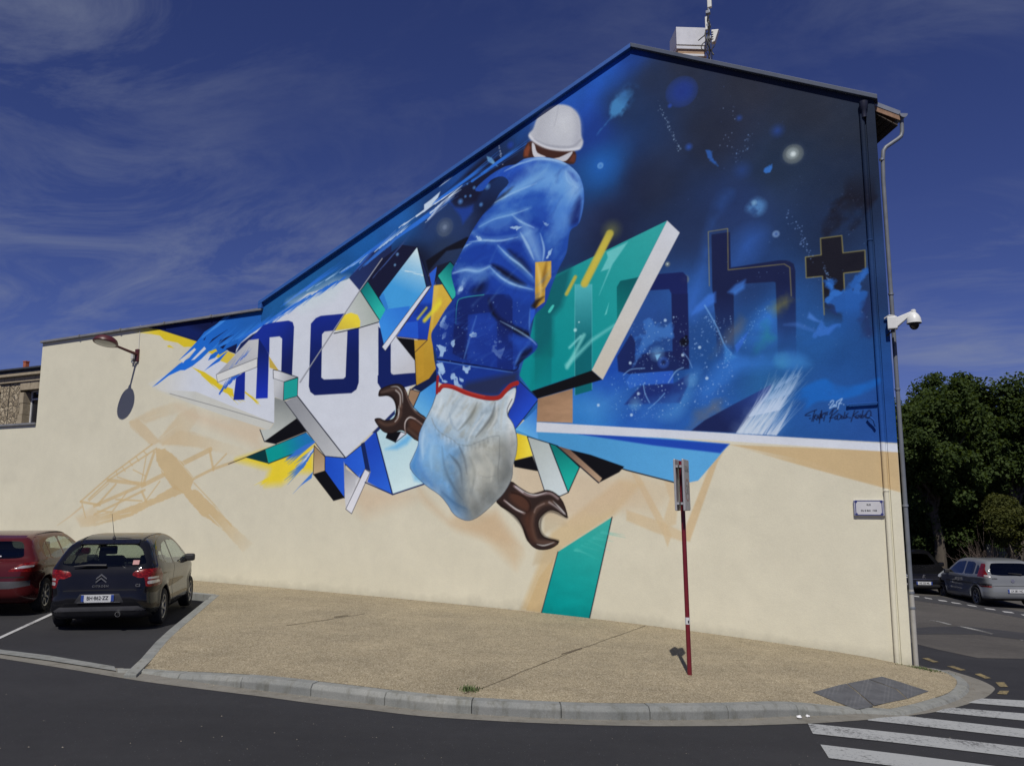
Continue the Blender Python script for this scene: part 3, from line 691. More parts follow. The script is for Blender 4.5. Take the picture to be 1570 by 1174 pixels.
    H = [(160, 310), (305, 290), (312, 575), (700, 516), (770, 517), (815, 545), (828, 600), (838, 1300), (690, 1320), (684, 1000), (672, 690), (650, 686), (430, 700), (335, 760), (340, 1300), (205, 1320), (190, 960), (165, 730)]
    P('c', H, (17, 18, 34), a=.93, f=2, fade=[(500, 740), (545, 1180)])
    P('c', H, (26, 38, 92), a=.55, f=2, fade=[(500, 900), (520, 1400)])
    for seg, n in (([(142, 720), (133, 287), (288, 262), (292, 592), (740, 545), (785, 572), (797, 800)], 1.9),):
        L('c', seg, (160, 146, 84), 1.2, a=.75, f=1.6)
    X = [(1030, 340), (1200, 318), (1210, 456), (1386, 435), (1390, 598), (1216, 618), (1222, 780), (1240, 1000), (1060, 1020), (1055, 860), (1046, 643), (916, 655), (910, 490), (1036, 472)]
    P('c', X, (22, 22, 34), f=1.5, fade=[(1130, 760), (1150, 1010)])
    L('c', [(1060, 950), (1055, 860), (1046, 643), (916, 655), (910, 490), (1036, 472), (1030, 340), (1200, 318), (1210, 456), (1386, 435), (1390, 598), (1216, 618), (1222, 770)], (170, 156, 84), 1.3, a=.8, f=1.6)
    P('c', [(1050, 860), (1100, 800), (1098, 704), (1130, 710), (1140, 748), (1200, 745), (1260, 730), (1385, 606), (1310, 740), (1420, 760), (1370, 850), (1345, 960), (1410, 1090), (1480, 1174), (900, 1174),
            (1000, 1105), (1040, 1080), (1025, 1030), (1090, 1060), (1150, 1020), (1180, 1010), (1170, 960), (1090, 915), (1120, 890), (1070, 870)], (38, 92, 172), (32, 84, 160), [(1150, 800), (1250, 1150)], f=5, rag=(8, 22, 5), a=.9, fade=[(1200, 900), (1230, 1190)])
    P('c', [(1420, 760), (1445, 1090), (1410, 1100), (1345, 980), (1370, 850)], (32, 50, 98), a=.85, f=12, rag=(8, 30, 6))
    P('c', [(1170, 960), (1090, 915), (1120, 890), (1070, 870), (1120, 865), (1140, 885)], (30, 50, 100), a=.8, f=2)
    P('c', [(740, 1030), (850, 1015), (980, 1075), (1010, 1090), (900, 1060), (820, 1035)], (72, 118, 200), a=.6, f=8)
    P('c', [(925, 975), (940, 930), (1000, 985), (1060, 1020), (980, 1000)], (70, 120, 200), a=.8, f=4)
    P('c', [(0, 950), (30, 890), (130, 790), (190, 770), (190, 850), (90, 910)], (58, 112, 205), a=.85, f=6)
    P('c', [(290, 770), (350, 710), (430, 670), (420, 740), (350, 790)], (62, 118, 205), a=.75, f=6)
    P('c', [(640, 900), (690, 830), (760, 805), (800, 840), (760, 900), (680, 950)], (128, 122, 60), a=.6, f=20, rag=(5, 16, 81))
    P('c', [(270, 1174), (330, 1040), (400, 985), (430, 1000), (360, 1100), (310, 1174)], (96, 96, 100), a=.4, f=22, rag=(6, 20, 82))
    P('e', [(50, 330), (120, 230), (200, 130), (280, 50), (250, 130), (150, 250)], (104, 100, 100), a=.3, f=20, rag=(6, 20, 83))
    P('e', [(0, 720), (60, 670), (150, 645), (120, 690), (20, 760)], (112, 106, 102), a=.45, f=20, rag=(6, 20, 84))
    P('d', [(1330, 1080), (1420, 950), (1565, 860), (1565, 930), (1400, 1050)], (100, 100, 108), a=.5, f=20, rag=(6, 20, 85))
    P('e', [(385, 290), (410, 190), (440, 150), (460, 95), (490, 100), (485, 135), (500, 180), (450, 235), (415, 240)], (36, 124, 136), a=.6, f=22, sm=3, rag=(5, 16, 9))
    G('e', (580, 355), 18, (80, 170, 190), .5, 1); P('e', [(820, 160), (870, 90), (890, 120), (960, 85), (1000, 80), (930, 160)], (56, 110, 200), a=.8, f=5)
    L('e', [(0, -60), (90, 100), (150, 240), (200, 300)], (110, 160, 215), 2.5, a=.7, sm=5); P('e', [(150, 240), (200, 300), (240, 330), (150, 370)], (70, 140, 205), f=5, a=.8)
    P('e', [(225, 240), (330, 130), (290, 220), (240, 300)], (50, 100, 195), a=.8, f=3)
    for z, q, c, a, f, rg_ in (('c', [(1052, 858), (1095, 800), (1098, 704), (1132, 712), (1120, 760), (1150, 745), (1202, 770), (1130, 800), (1090, 850)], (46, 104, 186), .9, 2.5, (5, 12, 61)),
                               ('c', [(1300, 760), (1340, 690), (1385, 610), (1350, 700), (1330, 770)], (44, 98, 178), .9, 3, (4, 14, 62)),
                               ('c', [(1015, 1040), (1030, 1020), (1060, 1060), (1100, 1062), (1130, 1020), (1190, 1015), (1140, 1060), (1060, 1110), (990, 1115)], (50, 104, 186), .85, 4, (6, 14, 63)),
                               ('e', [(0, 610), (120, 420), (165, 350), (150, 240), (200, 300), (340, 350), (420, 330), (330, 400), (200, 420), (80, 560)], (48, 106, 186), .6, 12, (8, 30, 64)),
                               ('e', [(540, 320), (660, 320), (790, 385), (700, 380), (560, 370)], (50, 110, 176), .55, 14, (6, 24, 65)),
                               ('d', [(880, 1010), (1000, 900), (1160, 830), (1300, 700), (1390, 660), (1330, 800), (1240, 930), (1120, 1000)], (52, 108, 186), .5, 26, (14, 40, 66)),
                               ('d', [(1450, 700), (1560, 560), (1660, 470), (1620, 640), (1520, 780)], (44, 98, 176), .5, 24, (12, 40, 67)),
                               ('d', [(990, 330), (1000, 220), (1018, 200), (1050, 250), (1120, 275), (1190, 230), (1200, 330), (1090, 350), (990, 400), (930, 500), (960, 390)], (62, 112, 182), .5, 5, (5, 14, 68))):
        P(z, q, c, a=a, f=f, rag=rg_)
    for quad, n, c in (([(860, 220), (1340, 1000)], 240, (150, 182, 222)), ([(1340, 200), (1700, 900)], 200, (130, 165, 215)), ([(700, 640), (1000, 1000)], 60, (130, 175, 220))):
        cv.dots('d', quad, n, c, .5, 1.6, .8)
    for p in ((865, 553), (1145, 212), (1285, 490), (1420, 428), (930, 798), (610, 890), (875, 968), (1478, 675)):
        G('d', p, 3.2, (180, 206, 232), .95, .35)
    cv.trail('b', [(570, 600), (610, 720), (650, 800), (700, 900), (745, 1000)], 60, (150, 175, 205), 2.2, .8, 1.3)
    cv.trail('b', [(1130, 620), (1165, 715), (1150, 850), (1110, 950), (1160, 1010)], 14, (130, 150, 190), 6, .8, 1.4)
    cv.trail('b', [(1200, 1060), (1260, 980), (1320, 900)], 26, (110, 140, 190), 6, .8, 1.2)
    cv.trail('c', [(770, 120), (860, 270), (920, 420), (960, 520)], 50, (120, 150, 205), 4, .8, 1.3)
    cv.trail('c', [(1060, 560), (1100, 700)], 26, (120, 160, 215), 1.4, .8, 1.2)
    cv.trail('c', [(110, 960), (180, 1040), (230, 1174)], 46, (130, 170, 220), 3, .8, 1.2)
    cv.trail('c', [(420, 1174), (520, 960), (620, 900)], 50, (120, 170, 220), 5, .7, 1.1)
    cv.dots('p', [(1090, 380), (1340, 560)], 70, (110, 140, 190), .5, 1.0, .6)
    cv.dots('p', [(930, 80), (1340, 330)], 60, (70, 90, 140), .5, 1.0, .6)
    # dark wedge, white dry brush and the white bar
    P('e', [(0, 800), (200, 690), (420, 575), (500, 530), (480, 620), (240, 895), (-100, 878)], (24, 34, 80), (38, 62, 132), [(150, 850), (440, 600)], f=2)
    P('e', [(250, 890), (340, 770), (440, 660), (560, 560), (640, 530), (590, 700), (500, 890)], (150, 176, 210), a=.5, f=44, noise=(22, .25, .6, 71), fade=[(440, 760), (640, 520)])
    for a_, b_, n, c, ln, al in (((240, 893), (430, 903), 140, (190, 202, 218), (30, 120), .34), ((430, 903), (540, 908), 60, (186, 199, 218), (20, 80), .35), ((330, 770), (560, 720), 130, (180, 196, 220), (16, 80), .35), ((420, 660), (640, 600), 70, (150, 176, 210), (10, 60), .35), ((520, 570), (700, 470), 34, (136, 166, 206), (8, 40), .4)):
        cv.streaks('e', [a_, b_], (.66, -1), n, c, ln, (.8, 2.8), al, .09)
    P('k', [(300, 940), (360, 890), (520, 780), (700, 710), (780, 720), (900, 790), (1160, 770), (1370, 700), (1390, 760), (1200, 880), (900, 960), (640, 980), (500, 1080), (480, 980), (370, 960)], (26, 98, 184), a=.8, f=6, sm=3, noise=(40, .1, .4, 75))
    P('p', [(822.6, 646.5), (960, 654.5), (1100, 662.5), (1385, 681), (1387, 693.5), (1100, 674.5), (960, 668), (822, 661.5)], WHITE, f=1.2)
    # teal foot
    P('p', [(938, 792), (855, 845), (842, 890), (829, 941), (903, 949)], (52, 160, 152), (2, 138, 138), [(920, 810), (870, 930)], f=1.3, tex_n=.04)
    L('p', [(938, 792), (903, 949)], LINE, 1.8); L('p', [(855, 845), (829, 941)], LINE, 1.4)
    cv.streaks('p', [(870, 850), (930, 810)], (1, .25), 18, (70, 176, 168), (10, 50), (2, 6), .25, .1)

    # --- the worker
    G('7', (1090, 300), 110, (34, 70, 160), .35, 1.2)
    P('7', [(795, 530), (800, 470), (850, 395), (1000, 440), (1180, 465), (1215, 510), (1195, 580), (1100, 570), (960, 560), (870, 545)], (62, 36, 30), f=3, sm=3)
    P('7', [(800, 520), (800, 470), (835, 420), (850, 450), (830, 520)], (128, 66, 44), a=.9, f=5)
    P('7', [(1160, 560), (1190, 500), (1215, 510), (1200, 570)], (96, 52, 40), a=.9, f=4)
    P('7', [(862, 415), (884, 428), (905, 490), (975, 525), (900, 535), (868, 500)], (196, 196, 202), f=2, sm=3)
    P('7', [(990, 545), (1080, 528), (1185, 480), (1160, 530), (1110, 562)], (186, 186, 194), f=2, sm=3)
    P('7', [(835, 345), (872, 300), (905, 215), (980, 142), (1070, 106), (1160, 118), (1222, 170), (1250, 240), (1257, 350), (1272, 405), (1250, 460), (1180, 478), (1050, 470), (960, 450), (860, 395)], (184, 186, 194), f=6, sm=5)
    P('7', [(870, 360), (900, 240), (990, 150), (960, 300), (980, 420), (900, 390)], (164, 165, 174), a=.55, f=26, sm=3)
    P('7', [(1200, 160), (1245, 240), (1250, 360), (1200, 440), (1210, 300)], (156, 158, 170), a=.6, f=16, sm=3)
    P('7', [(1080, 200), (1160, 210), (1170, 320), (1110, 350), (1060, 280)], (206, 208, 213), a=.7, f=34, sm=3)
    L('7', [(880, 385), (960, 425), (1080, 445), (1190, 440), (1250, 390)], (140, 142, 154), 4, a=.7, f=5, sm=4)
    L('7', [(845, 355), (900, 410), (1000, 455), (1120, 470), (1240, 455)], (218, 218, 224), 4, a=.7, f=4, sm=4)
    L('7', [(1075, 110), (1060, 200), (1040, 280)], (160, 162, 172), 2, a=.5, f=3)
    COAT = [(790, 252), (803, 244), (822, 241), (842, 242), (865, 249), (884, 264), (893, 283), (895, 309), (888, 341), (876, 351), (872, 362), (868, 388), (856, 412), (845, 440), (836, 466), (822, 480), (813, 498),
            (812, 515), (824, 527), (818, 540), (797, 557), (795, 575), (793, 590), (760, 605), (720, 600), (690, 592), (672, 585), (669, 575), (668, 561), (669, 546), (663, 528), (661, 511), (669, 497), (684, 472), (698, 453), (695, 436), (692, 417),
            (703, 394), (717, 367), (723, 355), (733, 339), (744, 324), (757, 311), (766, 296), (780, 280), (770, 270), (752, 276), (740, 292), (728, 290), (752, 268), (775, 255)]
    P('p', COAT, (34, 78, 168), (24, 52, 138), [(860, 280), (720, 560)], f=2, sm=3)
    DK, HI, MID = (12, 20, 60), (124, 172, 218), (66, 124, 206)
    cv.mask('p', COAT)
    P('p', [(770, 262), (820, 250), (870, 262), (880, 300), (800, 330), (750, 330)], (64, 116, 196), a=.55, f=50, rag=(14, 40, 12))
    P('p', [(690, 430), (740, 400), (800, 470), (800, 560), (690, 560)], (22, 46, 128), a=.55, f=60, rag=(14, 40, 13))
    P('p', [(740, 350), (800, 340), (850, 400), (780, 440), (720, 420)], (28, 62, 160), a=.5, f=50, rag=(14, 40, 14))

    def fold(z, pts, c, w, a, f):
        L(z, pts, c, w * 1.25, a=a * .9, f=f * 1.35, sm=5, taper='both')
    P('7', [(640, 610), (780, 560), (900, 545), (900, 600), (760, 680), (640, 760), (540, 780), (500, 720)], (34, 76, 180), a=.8, f=20, sm=3)
    P('7', [(700, 765), (720, 760), (640, 850), (560, 900), (440, 1010), (540, 890)], (12, 14, 36), a=.95, f=5)
    P('7', [(960, 640), (1060, 600), (1150, 640), (1250, 770), (1210, 860), (1100, 860), (980, 790), (860, 800), (760, 830), (900, 720)], (96, 152, 214), a=.8, f=40, sm=3)
    P('7', [(1120, 640), (1180, 640), (1240, 740), (1240, 800), (1180, 860), (1140, 820), (1160, 760)], (168, 196, 226), a=.7, f=18, sm=3)
    P('7', [(1150, 640), (1190, 655), (1225, 720), (1190, 700)], (34, 62, 150), a=.9, f=8)
    P('7', [(1180, 960), (1215, 880), (1245, 840), (1262, 900), (1240, 1040), (1170, 1070), (1160, 1010)], (24, 40, 104), a=.9, f=10, sm=3)
    fold('7', [(1250, 780), (1268, 900), (1240, 1050)], (84, 134, 206), 4, .8, 4)
    fold('7', [(800, 545), (900, 535), (1040, 545), (1160, 590), (1250, 690)], (150, 185, 224), 7, .8, 7)
    fold('7', [(560, 895), (640, 850), (760, 770), (900, 690), (990, 600)], HI, 9, .8, 10)
    fold('7', [(700, 700), (840, 620), (960, 580)], (24, 54, 150), 16, .6, 14)
    fold('7', [(820, 640), (900, 600), (1010, 580)], (100, 155, 216), 8, .6, 8)
    fold('7', [(440, 1080), (560, 1020), (700, 980), (850, 930)], HI, 6, .7, 8)
    fold('7', [(470, 1130), (600, 1080), (720, 1080)], (26, 50, 140), 16, .5, 16)
    fold('7', [(720, 990), (800, 1060), (900, 1100)], (140, 180, 224), 9, .7, 10)
    fold('7', [(900, 930), (1000, 1010), (1060, 1130)], (28, 60, 160), 16, .55, 18)
    fold('7', [(1160, 860), (1130, 980), (1110, 1130)], (120, 170, 224), 16, .6, 20)
    fold('5', [(905, 30), (1000, 90), (1130, 95), (1280, 70), (1380, 20)], HI, 8, .7, 10)
    fold('5', [(800, 200), (880, 130), (1000, 110)], (90, 145, 214), 8, .6, 8)
    P('5', [(1290, 20), (1380, 0), (1440, 120), (1470, 260), (1420, 270), (1370, 200)], (130, 172, 220), a=.7, f=20, sm=3)
    P('5', [(1190, 170), (1260, 190), (1340, 280), (1370, 350), (1300, 320), (1230, 250)], DK, a=.9, f=12, sm=3)
    fold('5', [(1100, 130), (1180, 210), (1290, 300), (1400, 420)], (104, 158, 218), 8, .75, 9)
    P('5', [(1060, 290), (1140, 310), (1270, 400), (1335, 455), (1240, 440), (1140, 370)], (13, 18, 46), a=.95, f=9, sm=3)
    fold('5', [(755, 355), (860, 330), (960, 340), (1050, 300)], (150, 188, 226), 7, .85, 7)
    fold('5', [(1040, 310), (1130, 390), (1240, 450), (1400, 490)], (110, 162, 220), 9, .75, 9)
    fold('5', [(880, 380), (820, 470), (790, 520)], (170, 200, 230), 8, .7, 6)
    P('5', [(900, 500), (950, 430), (1010, 410), (1010, 480), (960, 530)], (14, 20, 52), a=.85, f=20, sm=3)
    P('5', [(1410, 270), (1538, 260), (1538, 390), (1490, 480), (1486, 585), (1412, 640), (1408, 560)], (198, 158, 66), (178, 138, 54), [(1430, 290), (1500, 560)], f=1.6)
    fold('5', [(1425, 280), (1450, 420), (1450, 560)], (226, 196, 120), 6, .8, 5); fold('5', [(1500, 270), (1480, 380), (1470, 460)], (120, 84, 34), 6, .8, 5); fold('5', [(1525, 280), (1520, 380)], (216, 180, 90), 4, .7, 4)
    P('5', [(1380, 620), (1410, 570), (1480, 545), (1440, 590), (1410, 650)], (36, 24, 18), a=.9, f=6)
    P('5', [(1040, 560), (1120, 700), (1250, 780), (1360, 830), (1365, 870), (1280, 850), (1130, 760), (1050, 660)], (12, 13, 26), a=.95, f=8, sm=3)
    fold('5', [(1370, 640), (1365, 760), (1370, 860)], (90, 140, 210), 3, .8, 3)
    P('5', [(1370, 650), (1412, 640), (1400, 720), (1372, 820)], (40, 86, 200), a=.9, f=3)
    # letter carried over the cloth
    P('5', [(765, 620), (800, 560), (1000, 528), (1200, 525), (1228, 565), (1232, 1140), (1105, 1110), (1105, 712), (1070, 668), (872, 690), (865, 1060), (750, 1000)], (18, 26, 78), a=.62, f=2.5)
    L('5', [(775, 760), (785, 600), (830, 555), (1000, 530)], (50, 160, 160), 1.8, a=.8, sm=4)
    P('5', [(760, 700), (870, 690), (870, 1050), (760, 1000), (700, 880)], (18, 26, 80), a=.4, f=24)
    fold('5', [(940, 700), (900, 830), (840, 1040)], (110, 160, 216), 3, .8, 3)
    P('5', [(880, 720), (960, 690), (1090, 720), (1100, 1060), (860, 1040)], (34, 66, 164), a=.5, f=14)
    fold('5', [(1240, 1120), (1290, 1000), (1380, 910)], (90, 140, 210), 4, .7, 4)
    P('5', [(1250, 1100), (1310, 980), (1390, 900), (1385, 980), (1310, 1060), (1270, 1100)], (14, 20, 50), a=.9, f=6)
    L('5', [(612, 1045), (700, 1055), (850, 1080), (1050, 1110), (1230, 1138), (1280, 1100)], (14, 22, 60), 3, a=.9, sm=4)
    L('5', [(612, 1058), (700, 1068), (850, 1094), (1050, 1124), (1230, 1150)], (92, 140, 210), 1.8, a=.7, sm=4)
    for z, q in (('5', [(640, 770), (690, 700), (670, 760), (740, 770), (690, 810), (650, 800)]), ('5', [(650, 880), (700, 820), (690, 870), (670, 890)]), ('5', [(740, 900), (765, 890), (755, 940)]),
                 ('5', [(890, 850), (930, 830), (940, 860), (910, 875)]), ('5', [(620, 930), (690, 960), (680, 1000), (640, 1030), (650, 980)]), ('5', [(1070, 980), (1110, 970), (1160, 960), (1130, 1030), (1110, 1020)]),
                 ('5', [(1060, 930), (1090, 930), (1080, 965)]), ('5', [(1090, 905), (1125, 905), (1100, 915)]), ('5', [(840, 1110), (880, 1110), (870, 1150), (840, 1140)]), ('5', [(620, 1080), (660, 1080), (690, 1150), (650, 1150)]),
                 ('6', [(520, 40), (570, 50), (580, 110), (540, 90)]), ('6', [(540, 110), (570, 160), (610, 180), (560, 185)]), ('6', [(625, 115), (660, 130), (690, 200), (720, 240), (670, 220), (650, 170)]), ('6', [(730, 60), (770, 75), (760, 100), (730, 90)]),
                 ('6', [(690, 140), (720, 170), (710, 185)]), ('5', [(1490, 230), (1540, 170), (1535, 210), (1500, 250)]), ('5', [(790, 500), (840, 400), (850, 440), (820, 500)]), ('5', [(945, 70), (990, 85), (960, 110)]),
                 ('7', [(680, 1085), (780, 1085), (720, 1095)]), ('7', [(955, 1045), (985, 1050), (980, 1080)]), ('5', [(855, 150), (870, 140), (850, 190)])):
        P(z, q, (160, 190, 222), f=1.6, sm=2, a=.9, rag=(3.2, 7, int(q[0][0]) % 97))
    cv.dots('5', [(600, 640), (1300, 1110)], 110, (150, 184, 224), .5, 1.5, .8)
    cv.dots('5', [(700, 60), (900, 560)], 36, (150, 184, 224), .5, 1.4, .7)
    cv.streaks('5', [(680, 700), (1200, 1050)], (1, -.5), 90, (58, 104, 194), (10, 40), (1, 2), .25, .2)
    SF = [('7', [(600, 905), (700, 850), (840, 800), (980, 790), (1060, 830), (900, 870), (740, 910)], (30, 72, 168), .7, 16), ('7', [(480, 1060), (620, 1010), (780, 985), (700, 1040), (560, 1080)], (28, 66, 160), .7, 14),
          ('7', [(760, 960), (860, 1010), (960, 1060), (1050, 1140), (960, 1120), (840, 1070)], (24, 56, 150), .75, 14), ('7', [(640, 700), (760, 650), (880, 610), (800, 680), (700, 750)], (22, 54, 148), .8, 14),
          ('7', [(1060, 900), (1130, 880), (1100, 1000), (1080, 1120), (1040, 1040)], (44, 96, 190), .6, 18), ('5', [(900, 130), (1040, 130), (1090, 190), (980, 250), (860, 240), (820, 220)], (26, 60, 154), .7, 22),
          ('5', [(1120, 110), (1260, 90), (1300, 130), (1340, 230), (1230, 170)], (24, 54, 146), .8, 16), ('5', [(800, 370), (960, 370), (1040, 340), (1010, 420), (900, 470), (810, 430)], (24, 52, 142), .75, 18),
          ('5', [(1080, 420), (1200, 470), (1380, 520), (1390, 580), (1200, 540)], (30, 66, 164), .7, 18), ('5', [(640, 830), (700, 700), (770, 620), (760, 760), (700, 900)], (22, 48, 134), .7, 20),
          ('5', [(1200, 860), (1340, 880), (1400, 930), (1280, 960)], (34, 72, 170), .8, 14), ('5', [(930, 870), (1080, 840), (1230, 960), (1200, 1100), (1000, 1090)], (22, 46, 130), .6, 26)]
    for z, q, c, a, f in SF:
        P(z, q, c, a=a, f=f, sm=3, rag=(5, 16, int(q[0][0]) % 89))
    for z, q, w in (('7', [(565, 890), (650, 842), (760, 790), (900, 735)], 4), ('7', [(440, 1085), (560, 1022), (700, 985), (830, 940)], 3.4), ('7', [(700, 985), (770, 1040), (880, 1090)], 4), ('7', [(820, 560), (920, 540), (1040, 550), (1150, 590)], 4.5),
                    ('7', [(1130, 640), (1150, 720), (1230, 770)], 3), ('7', [(640, 640), (760, 580), (860, 555)], 4), ('5', [(880, 110), (1000, 95), (1130, 98), (1270, 70)], 4), ('5', [(1110, 135), (1200, 225), (1300, 300), (1390, 390)], 4),
                    ('5', [(750, 360), (850, 332), (950, 342), (1045, 305)], 4.5), ('5', [(1050, 310), (1140, 395), (1250, 452), (1390, 488)], 4), ('5', [(1290, 30), (1350, 140), (1400, 250)], 6), ('5', [(1450, 40), (1480, 160), (1470, 260)], 4),
                    ('5', [(790, 210), (840, 150), (900, 118)], 3.4), ('5', [(1130, 740), (1260, 810), (1370, 880), (1420, 930)], 3)):
        L(z, q, (158, 194, 228), w, a=.75, f=3.5, sm=5, taper='both')
    P('p', [(806, 250), (840, 248), (872, 262), (890, 290), (876, 310), (840, 290), (812, 292), (770, 316), (790, 280)], (112, 160, 214), a=.6, f=34, rag=(10, 26, 21))
    P('p', [(846, 300), (872, 296), (866, 350), (852, 390), (838, 370)], (96, 148, 210), a=.55, f=26, rag=(8, 22, 22))
    P('p', [(745, 330), (800, 322), (810, 336), (760, 352), (735, 352)], (88, 140, 206), a=.5, f=22, rag=(8, 22, 23))
    P('p', [(700, 412), (735, 405), (765, 418), (740, 430), (706, 436)], (100, 150, 210), a=.5, f=18, rag=(6, 18, 24))
    for i in range(170):
        x = 670 + 225 * cv.rng.random(); y = 250 + 330 * cv.rng.random(); l = 10 + 34 * cv.rng.random()
        an = -.75 + .9 * (cv.rng.random() - .5) + (y - 400) / 600
        c = ((110, 160, 214), (20, 40, 116), (52, 104, 196))[cv.rng.integers(0, 3)]
        L('p', [(x, y), (x + l * .5 * math.cos(an), y + l * .5 * math.sin(an) - 2), (x + l * math.cos(an), y + l * math.sin(an))], c, 1.5 + 5 * cv.rng.random(), a=.16, f=6, sm=3, taper=.2)
    cv.mask(None, None)
    # cuff shade, red rim
    P('6', [(700, 250), (760, 190), (1165, 100), (1165, 185), (1060, 225), (1010, 292), (880, 290)], (38, 42, 66), a=.8, f=14)
    # spanner under the glove
    WR = (46, 34, 32)
    U = [(53, 290), (62, 250), (90, 230), (150, 207), (205, 200), (245, 215), (272, 255), (300, 340), (340, 410), (440, 480), (400, 560), (372, 655), (270, 582), (225, 568), (160, 592), (100, 583), (60, 545), (22, 484), (62, 474), (100, 490), (160, 482), (188, 445), (192, 380), (172, 322), (130, 292), (70, 296)]
    P('6', U, WR, f=1.5, sm=3, out=(24, 16, 16), ow=1.6)
    L('6', [(80, 270), (150, 245), (205, 245), (232, 300), (232, 380)], (108, 88, 80), 5, a=.7, f=8, sm=5); L('6', [(190, 250), (225, 290), (225, 380)], (206, 200, 196), 2.4, a=.8, f=3, sm=4)
    L('6', [(60, 500), (110, 525), (180, 510), (225, 450), (228, 380)], (100, 74, 62), 5, a=.7, f=8, sm=5); L('6', [(185, 500), (212, 460), (208, 400)], (200, 190, 186), 2.2, a=.8, f=2.5, sm=4)
    L('6', [(270, 600), (262, 520), (290, 470), (330, 470), (430, 545)], (150, 128, 122), 2.6, a=.9, f=3, sm=5); L('6', [(290, 560), (370, 630)], (92, 70, 60), 6, a=.7, f=7)
    P('6', [(290, 490), (330, 480), (420, 550), (380, 600), (300, 550)], (84, 54, 42), a=.8, f=9); L('6', [(265, 250), (300, 350), (345, 420), (430, 480)], (120, 96, 88), 3, a=.7, f=3, sm=4)
    V = [(690, 405), (760, 450), (850, 500), (920, 490), (980, 474), (1050, 500), (1110, 570), (1145, 690), (1080, 650), (1010, 630), (950, 665), (915, 720), (920, 790), (960, 850), (1075, 885), (1010, 938), (920, 946), (860, 915), (815, 850), (780, 750), (720, 670), (580, 570), (640, 470)]
    P('8', V, WR, f=1.5, sm=3, out=(24, 16, 16), ow=1.6)
    L('8', [(720, 440), (800, 500), (870, 520), (940, 505), (1010, 500), (1070, 540)], (150, 130, 132), 4, a=.85, f=4, sm=5); L('8', [(730, 445), (790, 490)], (206, 200, 206), 2.4, a=.8, f=2.5)
    L('8', [(640, 555), (720, 620), (800, 660)], (160, 140, 140), 3, a=.85, f=3, sm=4); P('8', [(690, 500), (760, 500), (840, 570), (830, 640), (770, 620), (690, 550)], (78, 50, 40), a=.9, f=10, sm=3)
    L('8', [(700, 490), (790, 520), (845, 580), (840, 640), (800, 650)], (34, 20, 18), 3, a=.8, f=3, sm=5)
    L('8', [(1020, 570), (940, 590), (880, 660), (862, 740), (880, 840), (920, 885), (1040, 890)], (108, 82, 70), 6, a=.7, f=9, sm=5); L('8', [(1000, 570), (1060, 610), (1120, 660)], (170, 160, 162), 3, a=.8, f=4, sm=3)
    L('8', [(880, 650), (900, 610), (960, 580)], (150, 130, 124), 2.4, a=.6, f=3, sm=4); P('8', [(790, 700), (850, 650), (860, 760), (880, 880), (830, 840)], (82, 50, 38), a=.7, f=16, sm=3)
    for z, q in (('6', [(150, 222), (205, 222), (240, 270), (246, 350)]), ('6', [(196, 470), (216, 430), (214, 370)]), ('6', [(262, 560), (268, 500), (300, 468), (350, 480)]), ('8', [(740, 440), (820, 495), (900, 512), (980, 490)]), ('8', [(1030, 560), (1090, 620), (1135, 675)]), ('8', [(650, 560), (740, 628), (810, 655)]), ('8', [(900, 905), (960, 915), (1040, 890)])):
        L(z, q, (214, 214, 214), 2.2, a=.75, f=2, sm=5, taper='both')
    for z, q in (('6', [(60, 285), (120, 282), (175, 315), (200, 380), (198, 450)]), ('8', [(1140, 690), (1010, 640), (940, 690), (928, 790), (970, 850), (1070, 880)]), ('8', [(600, 575), (720, 680), (790, 770), (830, 870)])):
        L(z, q, (16, 10, 10), 4, a=.6, f=5, sm=5)
    # glove
    GL = [(530, 255), (570, 225), (650, 232), (760, 282), (900, 325), (1010, 325), (1080, 262), (1150, 230), (1135, 340), (1085, 440), (1130, 520), (1160, 640), (1152, 760), (1126, 850), (1118, 950), (1060, 1060), (985, 1140), (870, 1245),
          (775, 1290), (690, 1265), (640, 1220), (610, 1170), (540, 1085), (420, 1000), (305, 872), (330, 780), (368, 690), (380, 590), (430, 480), (480, 380), (508, 300)]
    P('6', GL, (182, 195, 204), f=1.8, sm=3, out=(60, 66, 80), ow=1.2)
    cv.mask('6', GL)
    P('6', [(420, 500), (520, 540), (620, 640), (740, 700), (760, 760), (720, 900), (720, 1250), (640, 1215), (540, 1085), (420, 1000), (310, 872), (370, 690)], (96, 152, 208), a=.85, f=50, sm=3)
    P('6', [(305, 872), (330, 780), (368, 690), (390, 760), (360, 880), (420, 1000)], (60, 128, 198), a=.7, f=14, sm=3)
    P('6', [(780, 700), (1010, 620), (1120, 700), (1120, 940), (1040, 1070), (870, 1240), (740, 1280), (720, 1000)], (158, 158, 150), a=.9, f=40, sm=3)
    P('6', [(900, 1000), (1110, 840), (1115, 950), (1040, 1070), (870, 1240), (760, 1290), (720, 1180)], (108, 111, 110), a=.8, f=46, sm=3)
    P('6', [(600, 560), (760, 500), (880, 420), (960, 360), (1000, 400), (900, 560), (800, 660), (700, 640)], (150, 172, 190), a=.6, f=36, sm=3)
    P('6', [(1090, 430), (1130, 340), (1148, 240), (1100, 300), (1070, 420)], (208, 210, 212), a=.9, f=6); P('6', [(1090, 470), (1150, 620), (1150, 740), (1120, 860), (1090, 700)], (214, 214, 212), a=.7, f=12, sm=3)
    rg = cv.rng
